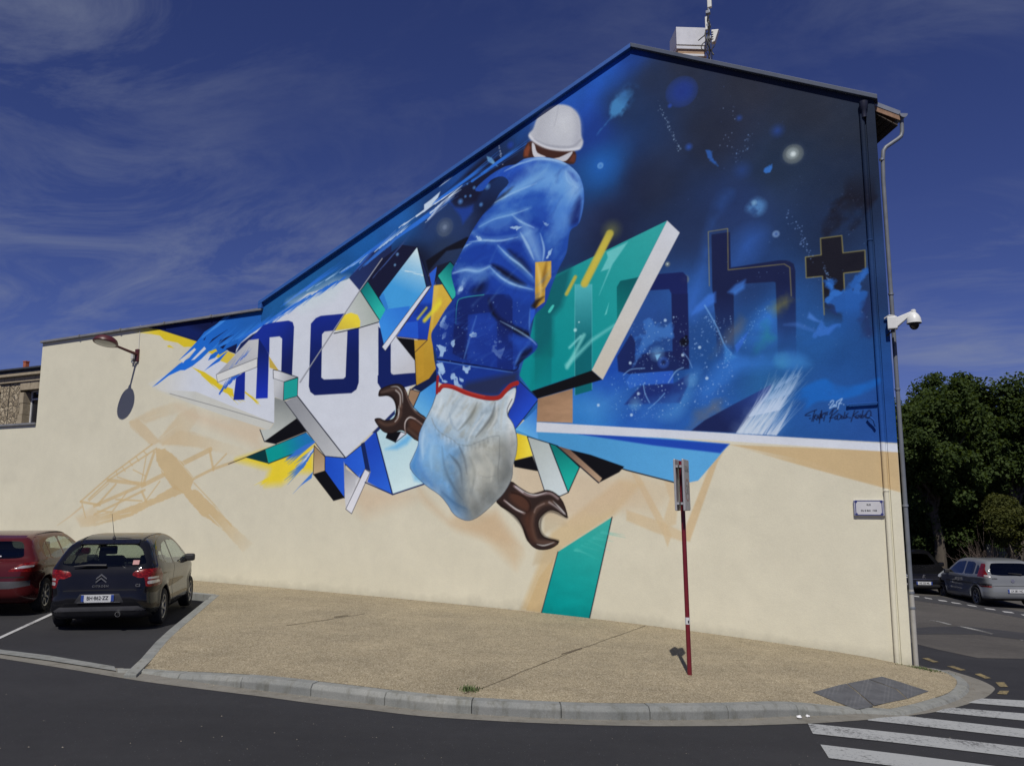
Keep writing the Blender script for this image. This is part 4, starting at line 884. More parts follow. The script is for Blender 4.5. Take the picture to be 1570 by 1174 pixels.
    for i in range(46):
        x = 520 + 500 * rg.random(); y = 330 + 320 * rg.random()
        l = 40 + 110 * rg.random(); an = -.95 + .5 * (rg.random() - .5) + (x - 700) / 1600
        c = ((214, 222, 230), (126, 142, 158), (150, 140, 118))[rg.integers(0, 3)]
        fold('6', [(x, y), (x + l * .5 * math.cos(an), y + l * .5 * math.sin(an) + 6), (x + l * math.cos(an), y + l * math.sin(an))], c, 2 + 5 * rg.random(), .28, 5)
    P('6', [(800, 400), (860, 360), (820, 470), (770, 520)], (120, 116, 100), a=.6, f=16, sm=3); P('6', [(940, 480), (1010, 380), (990, 480), (930, 560), (850, 620), (900, 540)], (122, 118, 104), a=.65, f=14, sm=3)
    P('6', GL, (90, 96, 98), a=.16, f=2, noise=(11, .5, .76, 15))
    P('6', GL, (206, 216, 224), a=.22, f=2, noise=(22, .48, .74, 16))
    P('6', [(520, 860), (640, 820), (700, 1000), (760, 1200), (660, 1200), (600, 1060)], (92, 98, 102), a=.55, f=60, noise=(26, .3, .65, 17))
    P('6', [(740, 640), (1000, 640), (1000, 760), (820, 780)], (120, 120, 112), a=.5, f=30, noise=(14, .3, .6, 18))
    for q, c, w in (([(840, 350), (800, 440), (740, 520), (690, 570)], (96, 100, 98), 5), ([(985, 350), (960, 450), (900, 540), (830, 620)], (74, 76, 76), 5), ([(1000, 360), (990, 470), (930, 570)], (206, 210, 210), 4), ([(700, 320), (660, 400), (600, 480)], (150, 166, 180), 4),
                    ([(560, 300), (540, 380), (500, 460)], (206, 216, 224), 6), ([(900, 440), (850, 510), (800, 580), (770, 650)], (210, 214, 214), 4), ([(620, 430), (640, 520), (700, 590)], (136, 156, 176), 4), ([(1060, 300), (1040, 400), (1030, 560)], (176, 178, 174), 5),
                    ([(560, 700), (580, 860), (640, 1000), (720, 1120)], (70, 96, 124), 6), ([(620, 760), (700, 860), (720, 1000)], (76, 92, 106), 6), ([(500, 640), (470, 760), (480, 900)], (140, 182, 218), 9), ([(780, 780), (820, 900), (800, 1050)], (108, 112, 110), 7),
                    ([(900, 760), (960, 860), (950, 980)], (184, 184, 176), 8), ([(700, 700), (740, 800), (760, 920)], (64, 74, 84), 4), ([(420, 560), (400, 680), (410, 800)], (170, 200, 226), 8), ([(560, 1060), (660, 1150), (760, 1200)], (60, 88, 118), 5)):
        L('6', q, c, w, a=.6, f=5, sm=5, taper='both')
    seam = [(478, 470), (500, 530), (545, 585), (590, 612), (640, 640), (690, 680), (745, 692), (790, 688), (835, 668), (890, 648), (940, 622), (1015, 612)]
    L('6', seam, (104, 112, 118), 1.6, a=.5, f=3, sm=4)
    for i, (x, y) in enumerate(Canvas.smooth(np.array(seam, float), 3, closed=False)):
        fold('6', [(x, y - 4), (x + 8, y + 18 + 8 * (i % 3)), (x + 4, y + 44)], (92, 98, 104) if i % 2 else (206, 212, 216), 2.2, .2, 4)
    for i in range(60):
        x = 480 + 560 * rg.random(); y = 700 + 420 * rg.random(); l = 40 + 140 * rg.random()
        an = 1.35 - (x - 560) / 900 + .4 * (rg.random() - .5)
        c = ((196, 202, 204), (98, 108, 116), (120, 126, 124))[rg.integers(0, 3)]
        fold('6', [(x, y), (x + l * .5 * math.cos(an) - 6, y + l * .5 * math.sin(an)), (x + l * math.cos(an), y + l * math.sin(an))], c, 3 + 10 * rg.random(), .17, 9)
    L('6', [(1020, 620), (1020, 760), (1008, 880), (1012, 1000)], (80, 82, 84), 1.6, a=.4, f=3, sm=4, taper='both'); L('6', [(860, 930), (920, 945), (990, 930)], (100, 104, 104), 2, a=.4, f=3, sm=3, taper='both')
    P('6', [(1040, 700), (1170, 640), (1160, 900), (1060, 1070), (900, 1240), (760, 1300), (840, 1180), (990, 1030)], (84, 88, 90), a=.5, f=44, sm=3)
    P('6', [(300, 880), (420, 1010), (560, 1100), (640, 1220), (760, 1300), (700, 1180), (560, 1040), (420, 900)], (58, 104, 160), a=.5, f=36, sm=3)
    P('6', [(760, 790), (860, 760), (950, 820), (960, 940), (880, 1010), (790, 960)], (186, 186, 178), a=.5, f=46, sm=3, rag=(8, 22, 31))
    P('6', [(440, 640), (540, 680), (600, 800), (560, 930), (470, 880), (420, 760)], (146, 186, 218), a=.5, f=40, sm=3, rag=(8, 22, 32))
    P('6', [(690, 760), (740, 800), (760, 1000), (740, 1180), (690, 1060)], (72, 84, 96), a=.4, f=26, sm=3, rag=(8, 22, 33))
    L('6', [(1088, 460), (1082, 400), (1120, 320)], (60, 60, 64), 1.6, a=.8, f=2, sm=3)
    fold('6', [(600, 960), (700, 1050), (640, 900)], (84, 96, 108), 12, .35, 20); fold('6', [(390, 520), (370, 700), (380, 860), (480, 1010)], (56, 112, 186), 6, .5, 9)
    fold('6', [(560, 1080), (660, 1170), (760, 1220)], (70, 108, 150), 10, .4, 16)
    cv.mask(None, None)
    L('6', [(535, 250), (570, 214), (650, 225), (760, 272), (900, 308), (1010, 308), (1060, 262), (1110, 212), (1160, 192)], (150, 38, 34), 9, f=1.6, sm=5)
    L('6', [(520, 270), (522, 200), (528, 140)], (140, 34, 40), 6, f=1.6); L('6', [(560, 212), (650, 216), (770, 262), (900, 298)], (196, 76, 62), 2.4, a=.6, f=2.5, sm=4)

    # --- signatures
    INK = (14, 18, 46)
    for s in ([(265, 440), (165, 440), (245, 385), (380, 335)], [(350, 345), (320, 440), (290, 545)], [(335, 470), (320, 545)], [(330, 460), (365, 420), (372, 445), (335, 470), (380, 520)],
              [(385, 520), (405, 430), (425, 510)], [(388, 480), (420, 480)], [(435, 500), (445, 410), (470, 490), (475, 350)], [(430, 580), (470, 350)], [(520, 400), (470, 450), (500, 490)],
              [(505, 400), (590, 375)], [(545, 395), (512, 540)], [(560, 430), (575, 400), (580, 425)], [(620, 560), (665, 400), (690, 340)], [(620, 420), (680, 330), (750, 305), (775, 330), (740, 380), (620, 485), (720, 470)],
              [(740, 440), (715, 500), (740, 505), (765, 470), (745, 440)], [(780, 410), (765, 510), (810, 500), (830, 440), (790, 410)], [(845, 440), (840, 495), (870, 490), (865, 455), (835, 460)], [(905, 375), (885, 495), (915, 490)],
              [(965, 400), (920, 440), (945, 450), (910, 485), (965, 470)], [(1085, 345), (1050, 450), (1018, 555)], [(1150, 365), (1055, 440), (1100, 470)], [(1130, 430), (1100, 460), (1110, 490), (1140, 480), (1105, 465)],
              [(1150, 490), (1160, 430), (1190, 485), (1195, 420)], [(1240, 345), (1215, 480), (1215, 440), (1245, 440), (1250, 470), (1215, 490)], [(1310, 400), (1265, 440), (1290, 480)],
              [(1320, 370), (1295, 450), (1320, 490), (1365, 470), (1388, 390), (1360, 345), (1310, 380)], [(985, 480), (992, 484)], [(1002, 478), (1008, 482)], [(1395, 440), (1400, 444)], [(248, 495), (254, 500)], [(262, 490), (268, 494)]):
        L('s', s, INK, 1.25, f=1.2, sm=3 if len(s) > 3 else 0)
    for s in ([(632, 205), (655, 170), (690, 160), (690, 200), (620, 300), (655, 290), (690, 265)], [(705, 240), (690, 270), (715, 270), (720, 240), (700, 240)], [(752, 190), (738, 280)], [(755, 185), (855, 125), (800, 220), (772, 320)], [(785, 215), (845, 215)], [(605, 238), (612, 236)], [(878, 236), (884, 236)]):
        L('s', s, (160, 190, 226), 1.2, f=1.2, sm=3 if len(s) > 3 else 0)

    # weathering: faint roller marks and dust, thinner over the foot of the wall
    im = cv.im
    k = 0.985 + 0.03 * fbm(gx / 46, gy / 90, 81, 4) * (0.5 + fbm(gx / 220, gy / 160, 83, 3))
    im *= k[..., None].astype(np.float32)
    dirt = np.clip((fbm(gx / 60, gy / 45, 91, 4) - .62) * 4, 0, 1) * .018
    im *= (1 - dirt)[..., None].astype(np.float32)
    foot = tex('p', [(300, 890), (830, 939), (1070, 968), (1398, 1017)])
    yb = np.interp(gx[0], foot[:, 0], foot[:, 1])
    hgt = (yb[None, :] - gy) / TS
    sp = np.clip(1 - hgt / (.10 + .22 * fbm(gx / 24, gy * 0 + 3.0, 95, 4)), 0, 1) * (.35 + .65 * fbm(gx / 9, gy / 9, 96, 3))
    im *= (1 - .15 * sp)[..., None].astype(np.float32)
    return np.clip(im, 0, 1)
# ---------------------------------------------------------------- mesh and material helpers
COL = SC.collection


class MB:
    """collects shapes; build() links them as one mesh object"""

    def __init__(self):
        self.v = []
        self.f = []

    def add(self, vs, fs):
        k = len(self.v)
        self.v += [tuple(map(float, p)) for p in vs]
        self.f += [tuple(i + k for i in f) for f in fs]
        return self

    def box(self, c, s, M=None):
        x, y, z = s[0] / 2, s[1] / 2, s[2] / 2
        vs = [(-x, -y, -z), (x, -y, -z), (x, y, -z), (-x, y, -z), (-x, -y, z), (x, -y, z), (x, y, z), (-x, y, z)]
        if M is not None:
            vs = [tuple(M @ Vector(p)) for p in vs]
        vs = [(p[0] + c[0], p[1] + c[1], p[2] + c[2]) for p in vs]
        return self.add(vs, [(0, 3, 2, 1), (4, 5, 6, 7), (0, 1, 5, 4), (1, 2, 6, 5), (2, 3, 7, 6), (3, 0, 4, 7)])

    def hexa(self, b, t):
        """box from four bottom and four top corners"""
        return self.add(list(b) + list(t), [(0, 3, 2, 1), (4, 5, 6, 7), (0, 1, 5, 4), (1, 2, 6, 5), (2, 3, 7, 6), (3, 0, 4, 7)])

    def beam(self, a, b, w, h, up=(0, 0, 1)):
        a, b = Vector(a), Vector(b)
        d = (b - a).normalized()
        s = d.cross(Vector(up)).normalized()
        u = s.cross(d).normalized()
        c = [s * (w / 2) + u * (h / 2), -s * (w / 2) + u * (h / 2), -s * (w / 2) - u * (h / 2), s * (w / 2) - u * (h / 2)]
        return self.add([a + q for q in c] + [b + q for q in c], [(0, 1, 2, 3), (7, 6, 5, 4), (0, 4, 5, 1), (1, 5, 6, 2), (2, 6, 7, 3), (3, 7, 4, 0)])

    def tube(self, pts, r, n=10, caps=True):
        pts = [Vector(p) for p in pts]
        rr = r if isinstance(r, (list, tuple)) else [r] * len(pts)
        k = len(self.v)
        prev = None
        for i, p in enumerate(pts):
            d = (pts[min(i + 1, len(pts) - 1)] - pts[max(i - 1, 0)]).normalized()
            if prev is None:
                s = d.orthogonal().normalized()
            else:
                s = (prev - d * prev.dot(d)).normalized()
            prev = s
            t = d.cross(s)
            for j in range(n):
                a = 2 * math.pi * j / n
                q = p + (s * math.cos(a) + t * math.sin(a)) * rr[i]
                self.v.append(tuple(q))
        for i in range(len(pts) - 1):
            for j in range(n):
                a, b = k + i * n + j, k + i * n + (j + 1) % n
                self.f.append((a, b, b + n, a + n))
        if caps:
            self.f.append(tuple(k + j for j in range(n))[::-1])
            self.f.append(tuple(k + (len(pts) - 1) * n + j for j in range(n)))
        return self

    def lathe(self, prof, c=(0, 0, 0), M=None, n=24):
        """prof: (radius, height) pairs round local z"""
        k = len(self.v)
        for r, h in prof:
            for j in range(n):
                a = 2 * math.pi * j / n
                q = Vector((r * math.cos(a), r * math.sin(a), h))
                if M is not None:
                    q = M @ q
                self.v.append((q[0] + c[0], q[1] + c[1], q[2] + c[2]))
        for i in range(len(prof) - 1):
            for j in range(n):
                a, b = k + i * n + j, k + i * n + (j + 1) % n
                self.f.append((a, b, b + n, a + n))
        return self

    def prism(self, poly, d):
        """flat polygon (3-d points) pushed along vector d"""
        n = len(poly)
        d = Vector(d)
        vs = [Vector(p) for p in poly] + [Vector(p) + d for p in poly]
        fs = [tuple(range(n))[::-1], tuple(range(n, 2 * n))] + [(i, (i + 1) % n, n + (i + 1) % n, n + i) for i in range(n)]
        return self.add(vs, fs)

    def build(self, name, mat, parent=None, smooth=False, bevel=0.0, world=True, recalc=True, seg=2, kind=None):
        me = bpy.data.meshes.new(name)
        off = Vector((0, 0, 0))
        if parent is not None and world:
            q = parent
            while q is not None:
                off += q.location
                q = q.parent
        me.from_pydata([(p[0] - off.x, p[1] - off.y, p[2] - off.z) for p in self.v], [], self.f)
        if recalc or bevel:
            bm = bmesh.new(); bm.from_mesh(me)
            bmesh.ops.recalc_face_normals(bm, faces=bm.faces)
            if bevel:
                ed = [e for e in bm.edges if len(e.link_faces) == 2 and e.calc_face_angle(0) > 0.5]
                bmesh.ops.bevel(bm, geom=ed, offset=bevel, segments=seg, profile=0.6, affect='EDGES', clamp_overlap=True)
            bm.to_mesh(me); bm.free()
        if smooth:
            me.polygons.foreach_set('use_smooth', [True] * len(me.polygons))
            me.update()
            try:
                me.set_sharp_from_angle(angle=math.radians(40))
            except Exception:
                pass
        o = bpy.data.objects.new(name, me)
        COL.objects.link(o)
        me.materials.append(mat)
        if parent is not None:
            o.parent = parent
        if kind:
            o['kind'] = kind
        return o


def thing(name, label, cat, loc=(0, 0, 0), group=None):
    o = bpy.data.objects.new(name, None)
    COL.objects.link(o)
    o.empty_display_size = 0.2
    o.location = loc
    o['label'] = label
    o['category'] = cat
    if group:
        o['group'] = group
    return o


def holder(name, loc=(0, 0, 0)):
    """empty that carries the pieces of a part of the setting"""
    o = bpy.data.objects.new(name, None)
    COL.objects.link(o)
    o.location = loc
    o['kind'] = 'structure'
    return o


def tag(o, label, cat, group=None):
    o['label'] = label; o['category'] = cat
    if group:
        o['group'] = group
    return o


def lin(c):
    return tuple((x / 12.92 if x <= 0.04045 else ((x + 0.055) / 1.055) ** 2.4) for x in (v / 255.0 for v in c))


class Mat:
    def __init__(self, name, col=(0.5, 0.5, 0.5), rough=0.6, metal=0.0, spec=0.5, coat=0.0):
        self.m = bpy.data.materials.new(name)
        self.m.use_nodes = True
        self.n = self.m.node_tree.nodes
        self.l = self.m.node_tree.links
        self.b = self.n['Principled BSDF']
        self.b.inputs['Base Color'].default_value = (*col, 1)
        self.b.inputs['Roughness'].default_value = rough
        self.b.inputs['Metallic'].default_value = metal
        self.b.inputs['Specular IOR Level'].default_value = spec
        if coat:
            self.b.inputs['Coat Weight'].default_value = coat
            self.b.inputs['Coat Roughness'].default_value = 0.04
        self.tc = None

    def coords(self, kind='Object'):
        if self.tc is None:
            self.tc = self.n.new('ShaderNodeTexCoord')
        return self.tc.outputs[kind]

    def geo(self):
        return self.n.new('ShaderNodeNewGeometry').outputs['Position']

    def noise(self, scale, detail=4, rough=0.55, vec=None, stretch=None):
        t = self.n.new('ShaderNodeTexNoise')
        t.inputs['Scale'].default_value = scale
        t.inputs['Detail'].default_value = detail
        t.inputs['Roughness'].default_value = rough
        v = vec if vec is not None else self.geo()
        if stretch:
            mp = self.n.new('ShaderNodeMapping'); mp.inputs['Scale'].default_value = stretch
            self.l.new(v, mp.inputs[0]); v = mp.outputs[0]
        self.l.new(v, t.inputs['Vector'])
        return t.outputs[0]

    def voro(self, scale, vec=None, feature='F1', out='Color'):
        t = self.n.new('ShaderNodeTexVoronoi')
        t.feature = feature
        t.inputs['Scale'].default_value = scale
        self.l.new(vec if vec is not None else self.geo(), t.inputs['Vector'])
        return t.outputs[out]

    def ramp(self, fac, stops):
        r = self.n.new('ShaderNodeValToRGB')
        e = r.color_ramp.elements
        while len(e) < len(stops):
            e.new(0.5)
        for q, (p, c) in zip(e, stops):
            q.position = p
            q.color = (*c, 1) if len(c) == 3 else c
        self.l.new(fac, r.inputs[0])
        return r.outputs[0]

    def math(self, op, a, b=0.0, clamp=False):
        m = self.n.new('ShaderNodeMath'); m.operation = op; m.use_clamp = clamp
        for i, v in enumerate((a, b)):
            if isinstance(v, (int, float)):
                m.inputs[i].default_value = v
            else:
                self.l.new(v, m.inputs[i])
        return m.outputs[0]

    def mix(self, fac, a, b, mode='MIX'):
        m = self.n.new('ShaderNodeMix'); m.data_type = 'RGBA'; m.blend_type = mode
        for i, v in ((0, fac), (6, a), (7, b)):
            if isinstance(v, (int, float)):
                m.inputs[i].default_value = v
            elif isinstance(v, tuple):
                m.inputs[i].default_value = (*v, 1) if len(v) == 3 else v
            else:
                self.l.new(v, m.inputs[i])
        return m.outputs[2]

    def color(self, sock):
        self.l.new(sock, self.b.inputs['Base Color'])
        return self

    def rough(self, sock):
        self.l.new(sock, self.b.inputs['Roughness'])
        return self

    def bump(self, h, strength=0.3, dist=0.01):
        b = self.n.new('ShaderNodeBump')
        b.inputs['Strength'].default_value = strength
        b.inputs['Distance'].default_value = dist
        self.l.new(h, b.inputs['Height'])
        self.l.new(b.outputs[0], self.b.inputs['Normal'])
        return self


def mottled(name, a, b, scale=6.0, rough=0.7, metal=0.0, bump=0.0, bscale=60.0, spec=0.4, stretch=None, dist=0.004):
    m = Mat(name, a, rough, metal, spec)
    m.color(m.ramp(m.noise(scale, 5, 0.6, stretch=stretch), [(0.32, a), (0.68, b)]))
    if bump:
        m.bump(m.noise(bscale, 3), bump, dist)
    return m.m


def fill_poly(bm, poly):
    """concave-safe triangles for a ground outline"""
    from mathutils.geometry import tessellate_polygon
    vs = [bm.verts.new((p[0], p[1], 0)) for p in poly]
    for a, b, c in tessellate_polygon([[Vector((p[0], p[1], 0)) for p in poly]]):
        try:
            bm.faces.new((vs[a], vs[b], vs[c]))
        except ValueError:
            pass


def drape(poly, off, step=0.5):
    """flat ground polygon (xy list) laid on the falling street, off metres over pavement level"""
    bm = bmesh.new()
    fill_poly(bm, poly)
    xs = [p[0] for p in poly]
    x = math.floor(min(xs) / step) * step
    while x < max(xs):
        if x > min(xs) + 1e-4:
            bmesh.ops.bisect_plane(bm, geom=bm.verts[:] + bm.edges[:] + bm.faces[:], plane_co=(x, 0, 0), plane_no=(1, 0, 0))
        x += step
    bmesh.ops.recalc_face_normals(bm, faces=bm.faces)
    for v in bm.verts:
        v.co.z = float(pav_z(v.co.x)) + EYE + off
    for q in bm.faces:
        q.normal_update()
    if sum(q.normal.z for q in bm.faces) < 0:
        bmesh.ops.reverse_faces(bm, faces=bm.faces)
    return bm


def sheet(name, poly, off, mat, parent=None, kind=None, step=0.5):
    bm = drape(poly, off, step)
    me = bpy.data.meshes.new(name)
    if parent is not None:
        bmesh.ops.translate(bm, verts=bm.verts, vec=-Vector(parent.location))
    bm.to_mesh(me); bm.free()
    o = bpy.data.objects.new(name, me)
    COL.objects.link(o)
    me.materials.append(mat)
    if parent is not None:
        o.parent = parent
    if kind:
        o['kind'] = kind
    return o


def text_mesh(s, size, depth=0.0, bold=0.0, spacing=1.0):
    """lettering as mesh data in the local xy plane, centred"""
    cu = bpy.data.curves.new('lettering', 'FONT')
    cu.body = s
    cu.size = size
    cu.align_x = 'CENTER'
    cu.align_y = 'CENTER'
    cu.extrude = depth
    cu.offset = bold
    cu.space_character = spacing
    cu.resolution_u = 3
    o = bpy.data.objects.new('lettering', cu)
    COL.objects.link(o)
    dg = bpy.context.evaluated_depsgraph_get()
    me = bpy.data.meshes.new_from_object(o.evaluated_get(dg))
    bpy.data.objects.remove(o)
    bpy.data.curves.remove(cu)
    return me


def put_text(name, s, size, mat, M, parent, bold=0.0, spacing=1.0, squeeze=1.0):
    me = text_mesh(s, size, 0.0008, bold, spacing)
    me.transform(Matrix.Diagonal((squeeze, 1, 1, 1)))
    me.transform(M)
    if parent is not None:
        q = parent; off = Vector((0, 0, 0))
        while q is not None:
            off += q.location; q = q.parent
        me.transform(Matrix.Translation(-off))
    me.materials.clear(); me.materials.append(mat)
    o = bpy.data.objects.new(name, me)
    COL.objects.link(o)
    o.parent = parent
    o['kind'] = 'stuff'
    return o


def frame(o, x, y, z):
    """matrix from origin and three axes"""
    M = Matrix.Identity(4)
    for i, a in enumerate((x, y, z)):
        for j in range(3):
            M[j][i] = a[j]
    for j in range(3):
        M[j][3] = o[j]
    return M


# ---------------------------------------------------------------- ground materials
def asphalt(name, a, b, chip, chipw):
    m = Mat(name, a, 0.86, 0, 0.35)
    big = m.noise(0.55, 4)
    fine = m.noise(95.0, 3, 0.7)
    c = m.ramp(big, [(0.3, a), (0.7, b)])
    c = m.mix(m.math('MULTIPLY', m.ramp(fine, [(chipw, (0, 0, 0)), (chipw + 0.12, (1, 1, 1))]), 0.55), c, chip)
    ln = m.noise(0.22, 5, 0.65, stretch=(0.35, 1.6, 1))
    c = m.mix(1.0, c, m.ramp(ln, [(0.32, (0.78, 0.78, 0.79)), (0.68, (1.24, 1.23, 1.22))]), 'MULTIPLY')
    md = m.noise(6.0, 5, 0.7)
    c = m.mix(1.0, c, m.ramp(md, [(0.3, (0.88, 0.88, 0.88)), (0.72, (1.12, 1.12, 1.12))]), 'MULTIPLY')
    sp = m.voro(17.0, out='Distance')
    c = m.mix(m.ramp(sp, [(0.05, (1, 1, 1)), (0.075, (0, 0, 0))]), c, tuple(min(1, 3.0 * q) for q in chip))
    m.color(c)
    m.bump(m.noise(160.0, 2), 0.5, 0.004)
    return m.m


M_ROAD = asphalt('dark_asphalt', (0.0170, 0.0172, 0.0195), (0.0225, 0.0227, 0.025), (0.048, 0.048, 0.051), 0.58)
M_OLD = asphalt('worn_asphalt', (0.050, 0.047, 0.044), (0.066, 0.062, 0.058), (0.15, 0.135, 0.115), 0.50)
M_PATCH = asphalt('patched_asphalt', (0.034, 0.034, 0.037), (0.042, 0.042, 0.045), (0.08, 0.08, 0.08), 0.60)


def aggregate():
    m = Mat('exposed_aggregate', (0.25, 0.2, 0.13), 0.95, 0, 0.15)
    v = m.voro(84.0)
    sep = m.n.new('ShaderNodeSeparateColor'); m.l.new(v, sep.inputs[0])
    c = m.ramp(sep.outputs[0], [(0.0, (0.15, 0.122, 0.077)), (0.3, (0.235, 0.197, 0.130)), (0.62, (0.288, 0.245, 0.166)), (0.85, (0.345, 0.298, 0.21)), (1.0, (0.46, 0.41, 0.31))])
    big = m.noise(0.8, 5, 0.6)
    c = m.mix(1.0, c, m.ramp(big, [(0.25, (0.80, 0.80, 0.80)), (0.75, (1.12, 1.11, 1.08))]), 'MULTIPLY')
    mid = m.noise(7.0, 3)
    c = m.mix(1.0, c, m.ramp(mid, [(0.3, (0.9, 0.9, 0.9)), (0.7, (1.08, 1.08, 1.08))]), 'MULTIPLY')
    st = m.noise(0.35, 6, 0.7, stretch=(1, 2.2, 1))
    c = m.mix(m.ramp(st, [(0.56, (0, 0, 0)), (0.72, (0.35, 0.35, 0.35))]), c, (0.15, 0.125, 0.09))
    m.color(c)
    m.bump(m.voro(84.0, out='Distance'), 0.4, 0.004)
    return m.m


M_AGG = aggregate()


def concrete(name, a, b, stain):
    m = Mat(name, a, 0.85, 0, 0.3)
    c = m.ramp(m.noise(2.3, 6, 0.65), [(0.3, a), (0.7, b)])
    s = m.noise(9.0, 4, 0.6, stretch=(1, 1, 0.35))
    c = m.mix(m.ramp(s, [(0.52, (0, 0, 0)), (0.7, (0.55, 0.55, 0.55))]), c, stain)
    oi = m.n.new('ShaderNodeObjectInfo')
    c = m.mix(1.0, c, m.ramp(oi.outputs['Random'], [(0.0, (0.93, 0.93, 0.94)), (1.0, (1.07, 1.06, 1.04))]), 'MULTIPLY')
    f = m.noise(70, 3)
    c = m.mix(1.0, c, m.ramp(f, [(0.3, (0.88, 0.88, 0.88)), (0.7, (1.1, 1.1, 1.1))]), 'MULTIPLY')
    m.color(c)
    m.bump(f, 0.25, 0.004)
    return m.m


M_KERB = concrete('kerb_concrete', (0.165, 0.174, 0.166), (0.235, 0.24, 0.225), (0.09, 0.086, 0.062))
M_GUT = concrete('gutter_concrete', (0.15, 0.145, 0.125), (0.20, 0.19, 0.165), (0.10, 0.09, 0.07))


def roadpaint(name, col, under, wear):
    m = Mat(name, col, 0.8, 0, 0.3)
    n = m.noise(26.0, 6, 0.75)
    big = m.noise(1.4, 3)
    k = m.math('ADD', n, m.math('MULTIPLY', m.math('SUBTRACT', big, 0.5), 0.5))
    m.color(m.mix(m.ramp(k, [(wear, (1, 1, 1)), (wear + 0.16, (0, 0, 0))]), col, under))
    return m.m


M_WPAINT = roadpaint('white_road_paint', (0.30, 0.31, 0.31), (0.06, 0.06, 0.062), 0.30)
M_WLINE = roadpaint('white_line_paint', (0.40, 0.40, 0.40), (0.08, 0.08, 0.08), 0.28)
M_WFAINT = roadpaint('faded_line_paint', (0.30, 0.30, 0.29), (0.06, 0.058, 0.055), 0.44)
M_YPAINT = roadpaint('faded_yellow_paint', (0.24, 0.19, 0.09), (0.07, 0.062, 0.045), 0.40)
M_SLAB0 = asphalt('grey_paving_slab', (0.066, 0.070, 0.078), (0.085, 0.088, 0.097), (0.17, 0.17, 0.18), 0.50)
def slabmat():
    m = Mat('studded_grey_slab', (0.07, 0.073, 0.08), 0.8, 0, 0.25)
    mp = m.n.new('ShaderNodeMapping'); mp.inputs['Rotation'].default_value = (0, 0, 0.45)
    m.l.new(m.geo(), mp.inputs[0])
    v = m.n.new('ShaderNodeTexVoronoi'); v.inputs['Scale'].default_value = 22.0; v.inputs['Randomness'].default_value = 0.0
    m.l.new(mp.outputs[0], v.inputs['Vector'])
    d = v.outputs['Distance']
    c = m.ramp(d, [(0.16, (0.125, 0.128, 0.135)), (0.34, (0.085, 0.088, 0.095))])
    c = m.mix(1.0, c, m.ramp(m.noise(5.0, 5, 0.7), [(0.3, (0.75, 0.75, 0.76)), (0.7, (1.2, 1.2, 1.2))]), 'MULTIPLY')
    m.color(c)
    m.bump(m.math('SUBTRACT', 0.5, d), 0.8, 0.006)
    return m.m


M_SLAB = slabmat()
M_CRACK = Mat('crack_dirt', (0.10, 0.078, 0.048), 1.0).m

RO = -0.14                                    # road level under the pavement


def gxy(pts, off=0.0):
    return [tuple(gnd(x, y, off)[:2]) for x, y in pts]


# the street: one sheet to the horizon
_xs = np.concatenate([np.arange(-120, -20, 10.0), np.arange(-20, 30, 0.5), np.arange(30, 240, 10.0)])
_ys = [-30.0, 0.0, 5.0, 10.0, 20.0, 40.0, 90.0, 400.0]
_v = [(x, y, float(pav_z(x)) + EYE + RO) for y in _ys for x in _xs]
_k = len(_xs)
_f = [(j * _k + i, j * _k + i + 1, (j + 1) * _k + i + 1, (j + 1) * _k + i) for j in range(len(_ys) - 1) for i in range(_k - 1)]
road = MB().add(_v, _f).build('road', M_ROAD, recalc=False)
road['kind'] = 'structure'

# kerb line, outer top edge, from the parking bay round to the side street
KERB_L = [(180, 1026), (205, 1025.5), (251, 1022.5), (345, 1032), (444, 1043.5), (555, 1056.5), (616, 1064), (688, 1071), (765, 1075.6), (839, 1079.5), (913, 1081.8), (990, 1082.6), (1066, 1082.5), (1139, 1080.8), (1208, 1078), (1268, 1077)]
KERB_R = [(1328, 1088), (1374, 1091.5), (1405, 1086.5), (1432, 1079.5), (1453, 1073), (1472, 1065.5), (1483, 1055), (1483, 1044), (1468, 1034), (1450, 1028), (1432, 1023.5)]
kerb_pts = [gnd(x, y, -0.10 if i < 2 else (-0.03 if i == 2 else 0.0))[:2] for i, (x, y) in enumerate(KERB_L)]
kerb_pts += [gnd(x, y, -0.10)[:2] for x, y in KERB_R]
_dl = [kerb_pts[0], kerb_pts[1]]
_dr = kerb_pts[len(KERB_L):]


def _dense(pts, st):
    out = [np.array(pts[0])]
    for a, b in zip(pts[:-1], pts[1:]):
        a, b = np.array(a), np.array(b)
        n = max(1, int(np.hypot(*(b - a)) / st))
        for k in range(1, n + 1):
            out.append(a + (b - a) * k / n)
    return out


_DROP_L = _dense(_dl, 0.2)
_DROP = np.array(_DROP_L + _dense(_dr, 0.2))


def drop(x, y):
    """how far the pavement dips to the lowered kerbs"""
    q = (_DROP[:, 0] - x) ** 2 + (_DROP[:, 1] - y) ** 2
    n = len(_DROP_L)
    return -0.115 * math.exp(-np.min(q[:n]) / (2 * 0.85 ** 2)) - 0.10 * math.exp(-np.min(q[n:]) / (2 * 0.55 ** 2))


def pavz(x, y):
    return float(pav_z(x)) + EYE + drop(x, y)


def smooth_line(pts, n=8):
    return Canvas.smooth(np.array(pts), n, closed=False)


KL = smooth_line([p for p in kerb_pts])
_seg = np.hypot(*np.diff(KL, axis=0).T)
_acc = np.concatenate([[0], np.cumsum(_seg)])


def kerb_at(s):
    x = np.interp(s, _acc, KL[:, 0]); y = np.interp(s, _acc, KL[:, 1])
    e = 0.05
    tx = np.interp(s + e, _acc, KL[:, 0]) - np.interp(s - e, _acc, KL[:, 0])
    ty = np.interp(s + e, _acc, KL[:, 1]) - np.interp(s - e, _acc, KL[:, 1])
    n = math.hypot(tx, ty)
    return np.array([x, y]), np.array([-ty / n, tx / n])       # point, inward normal


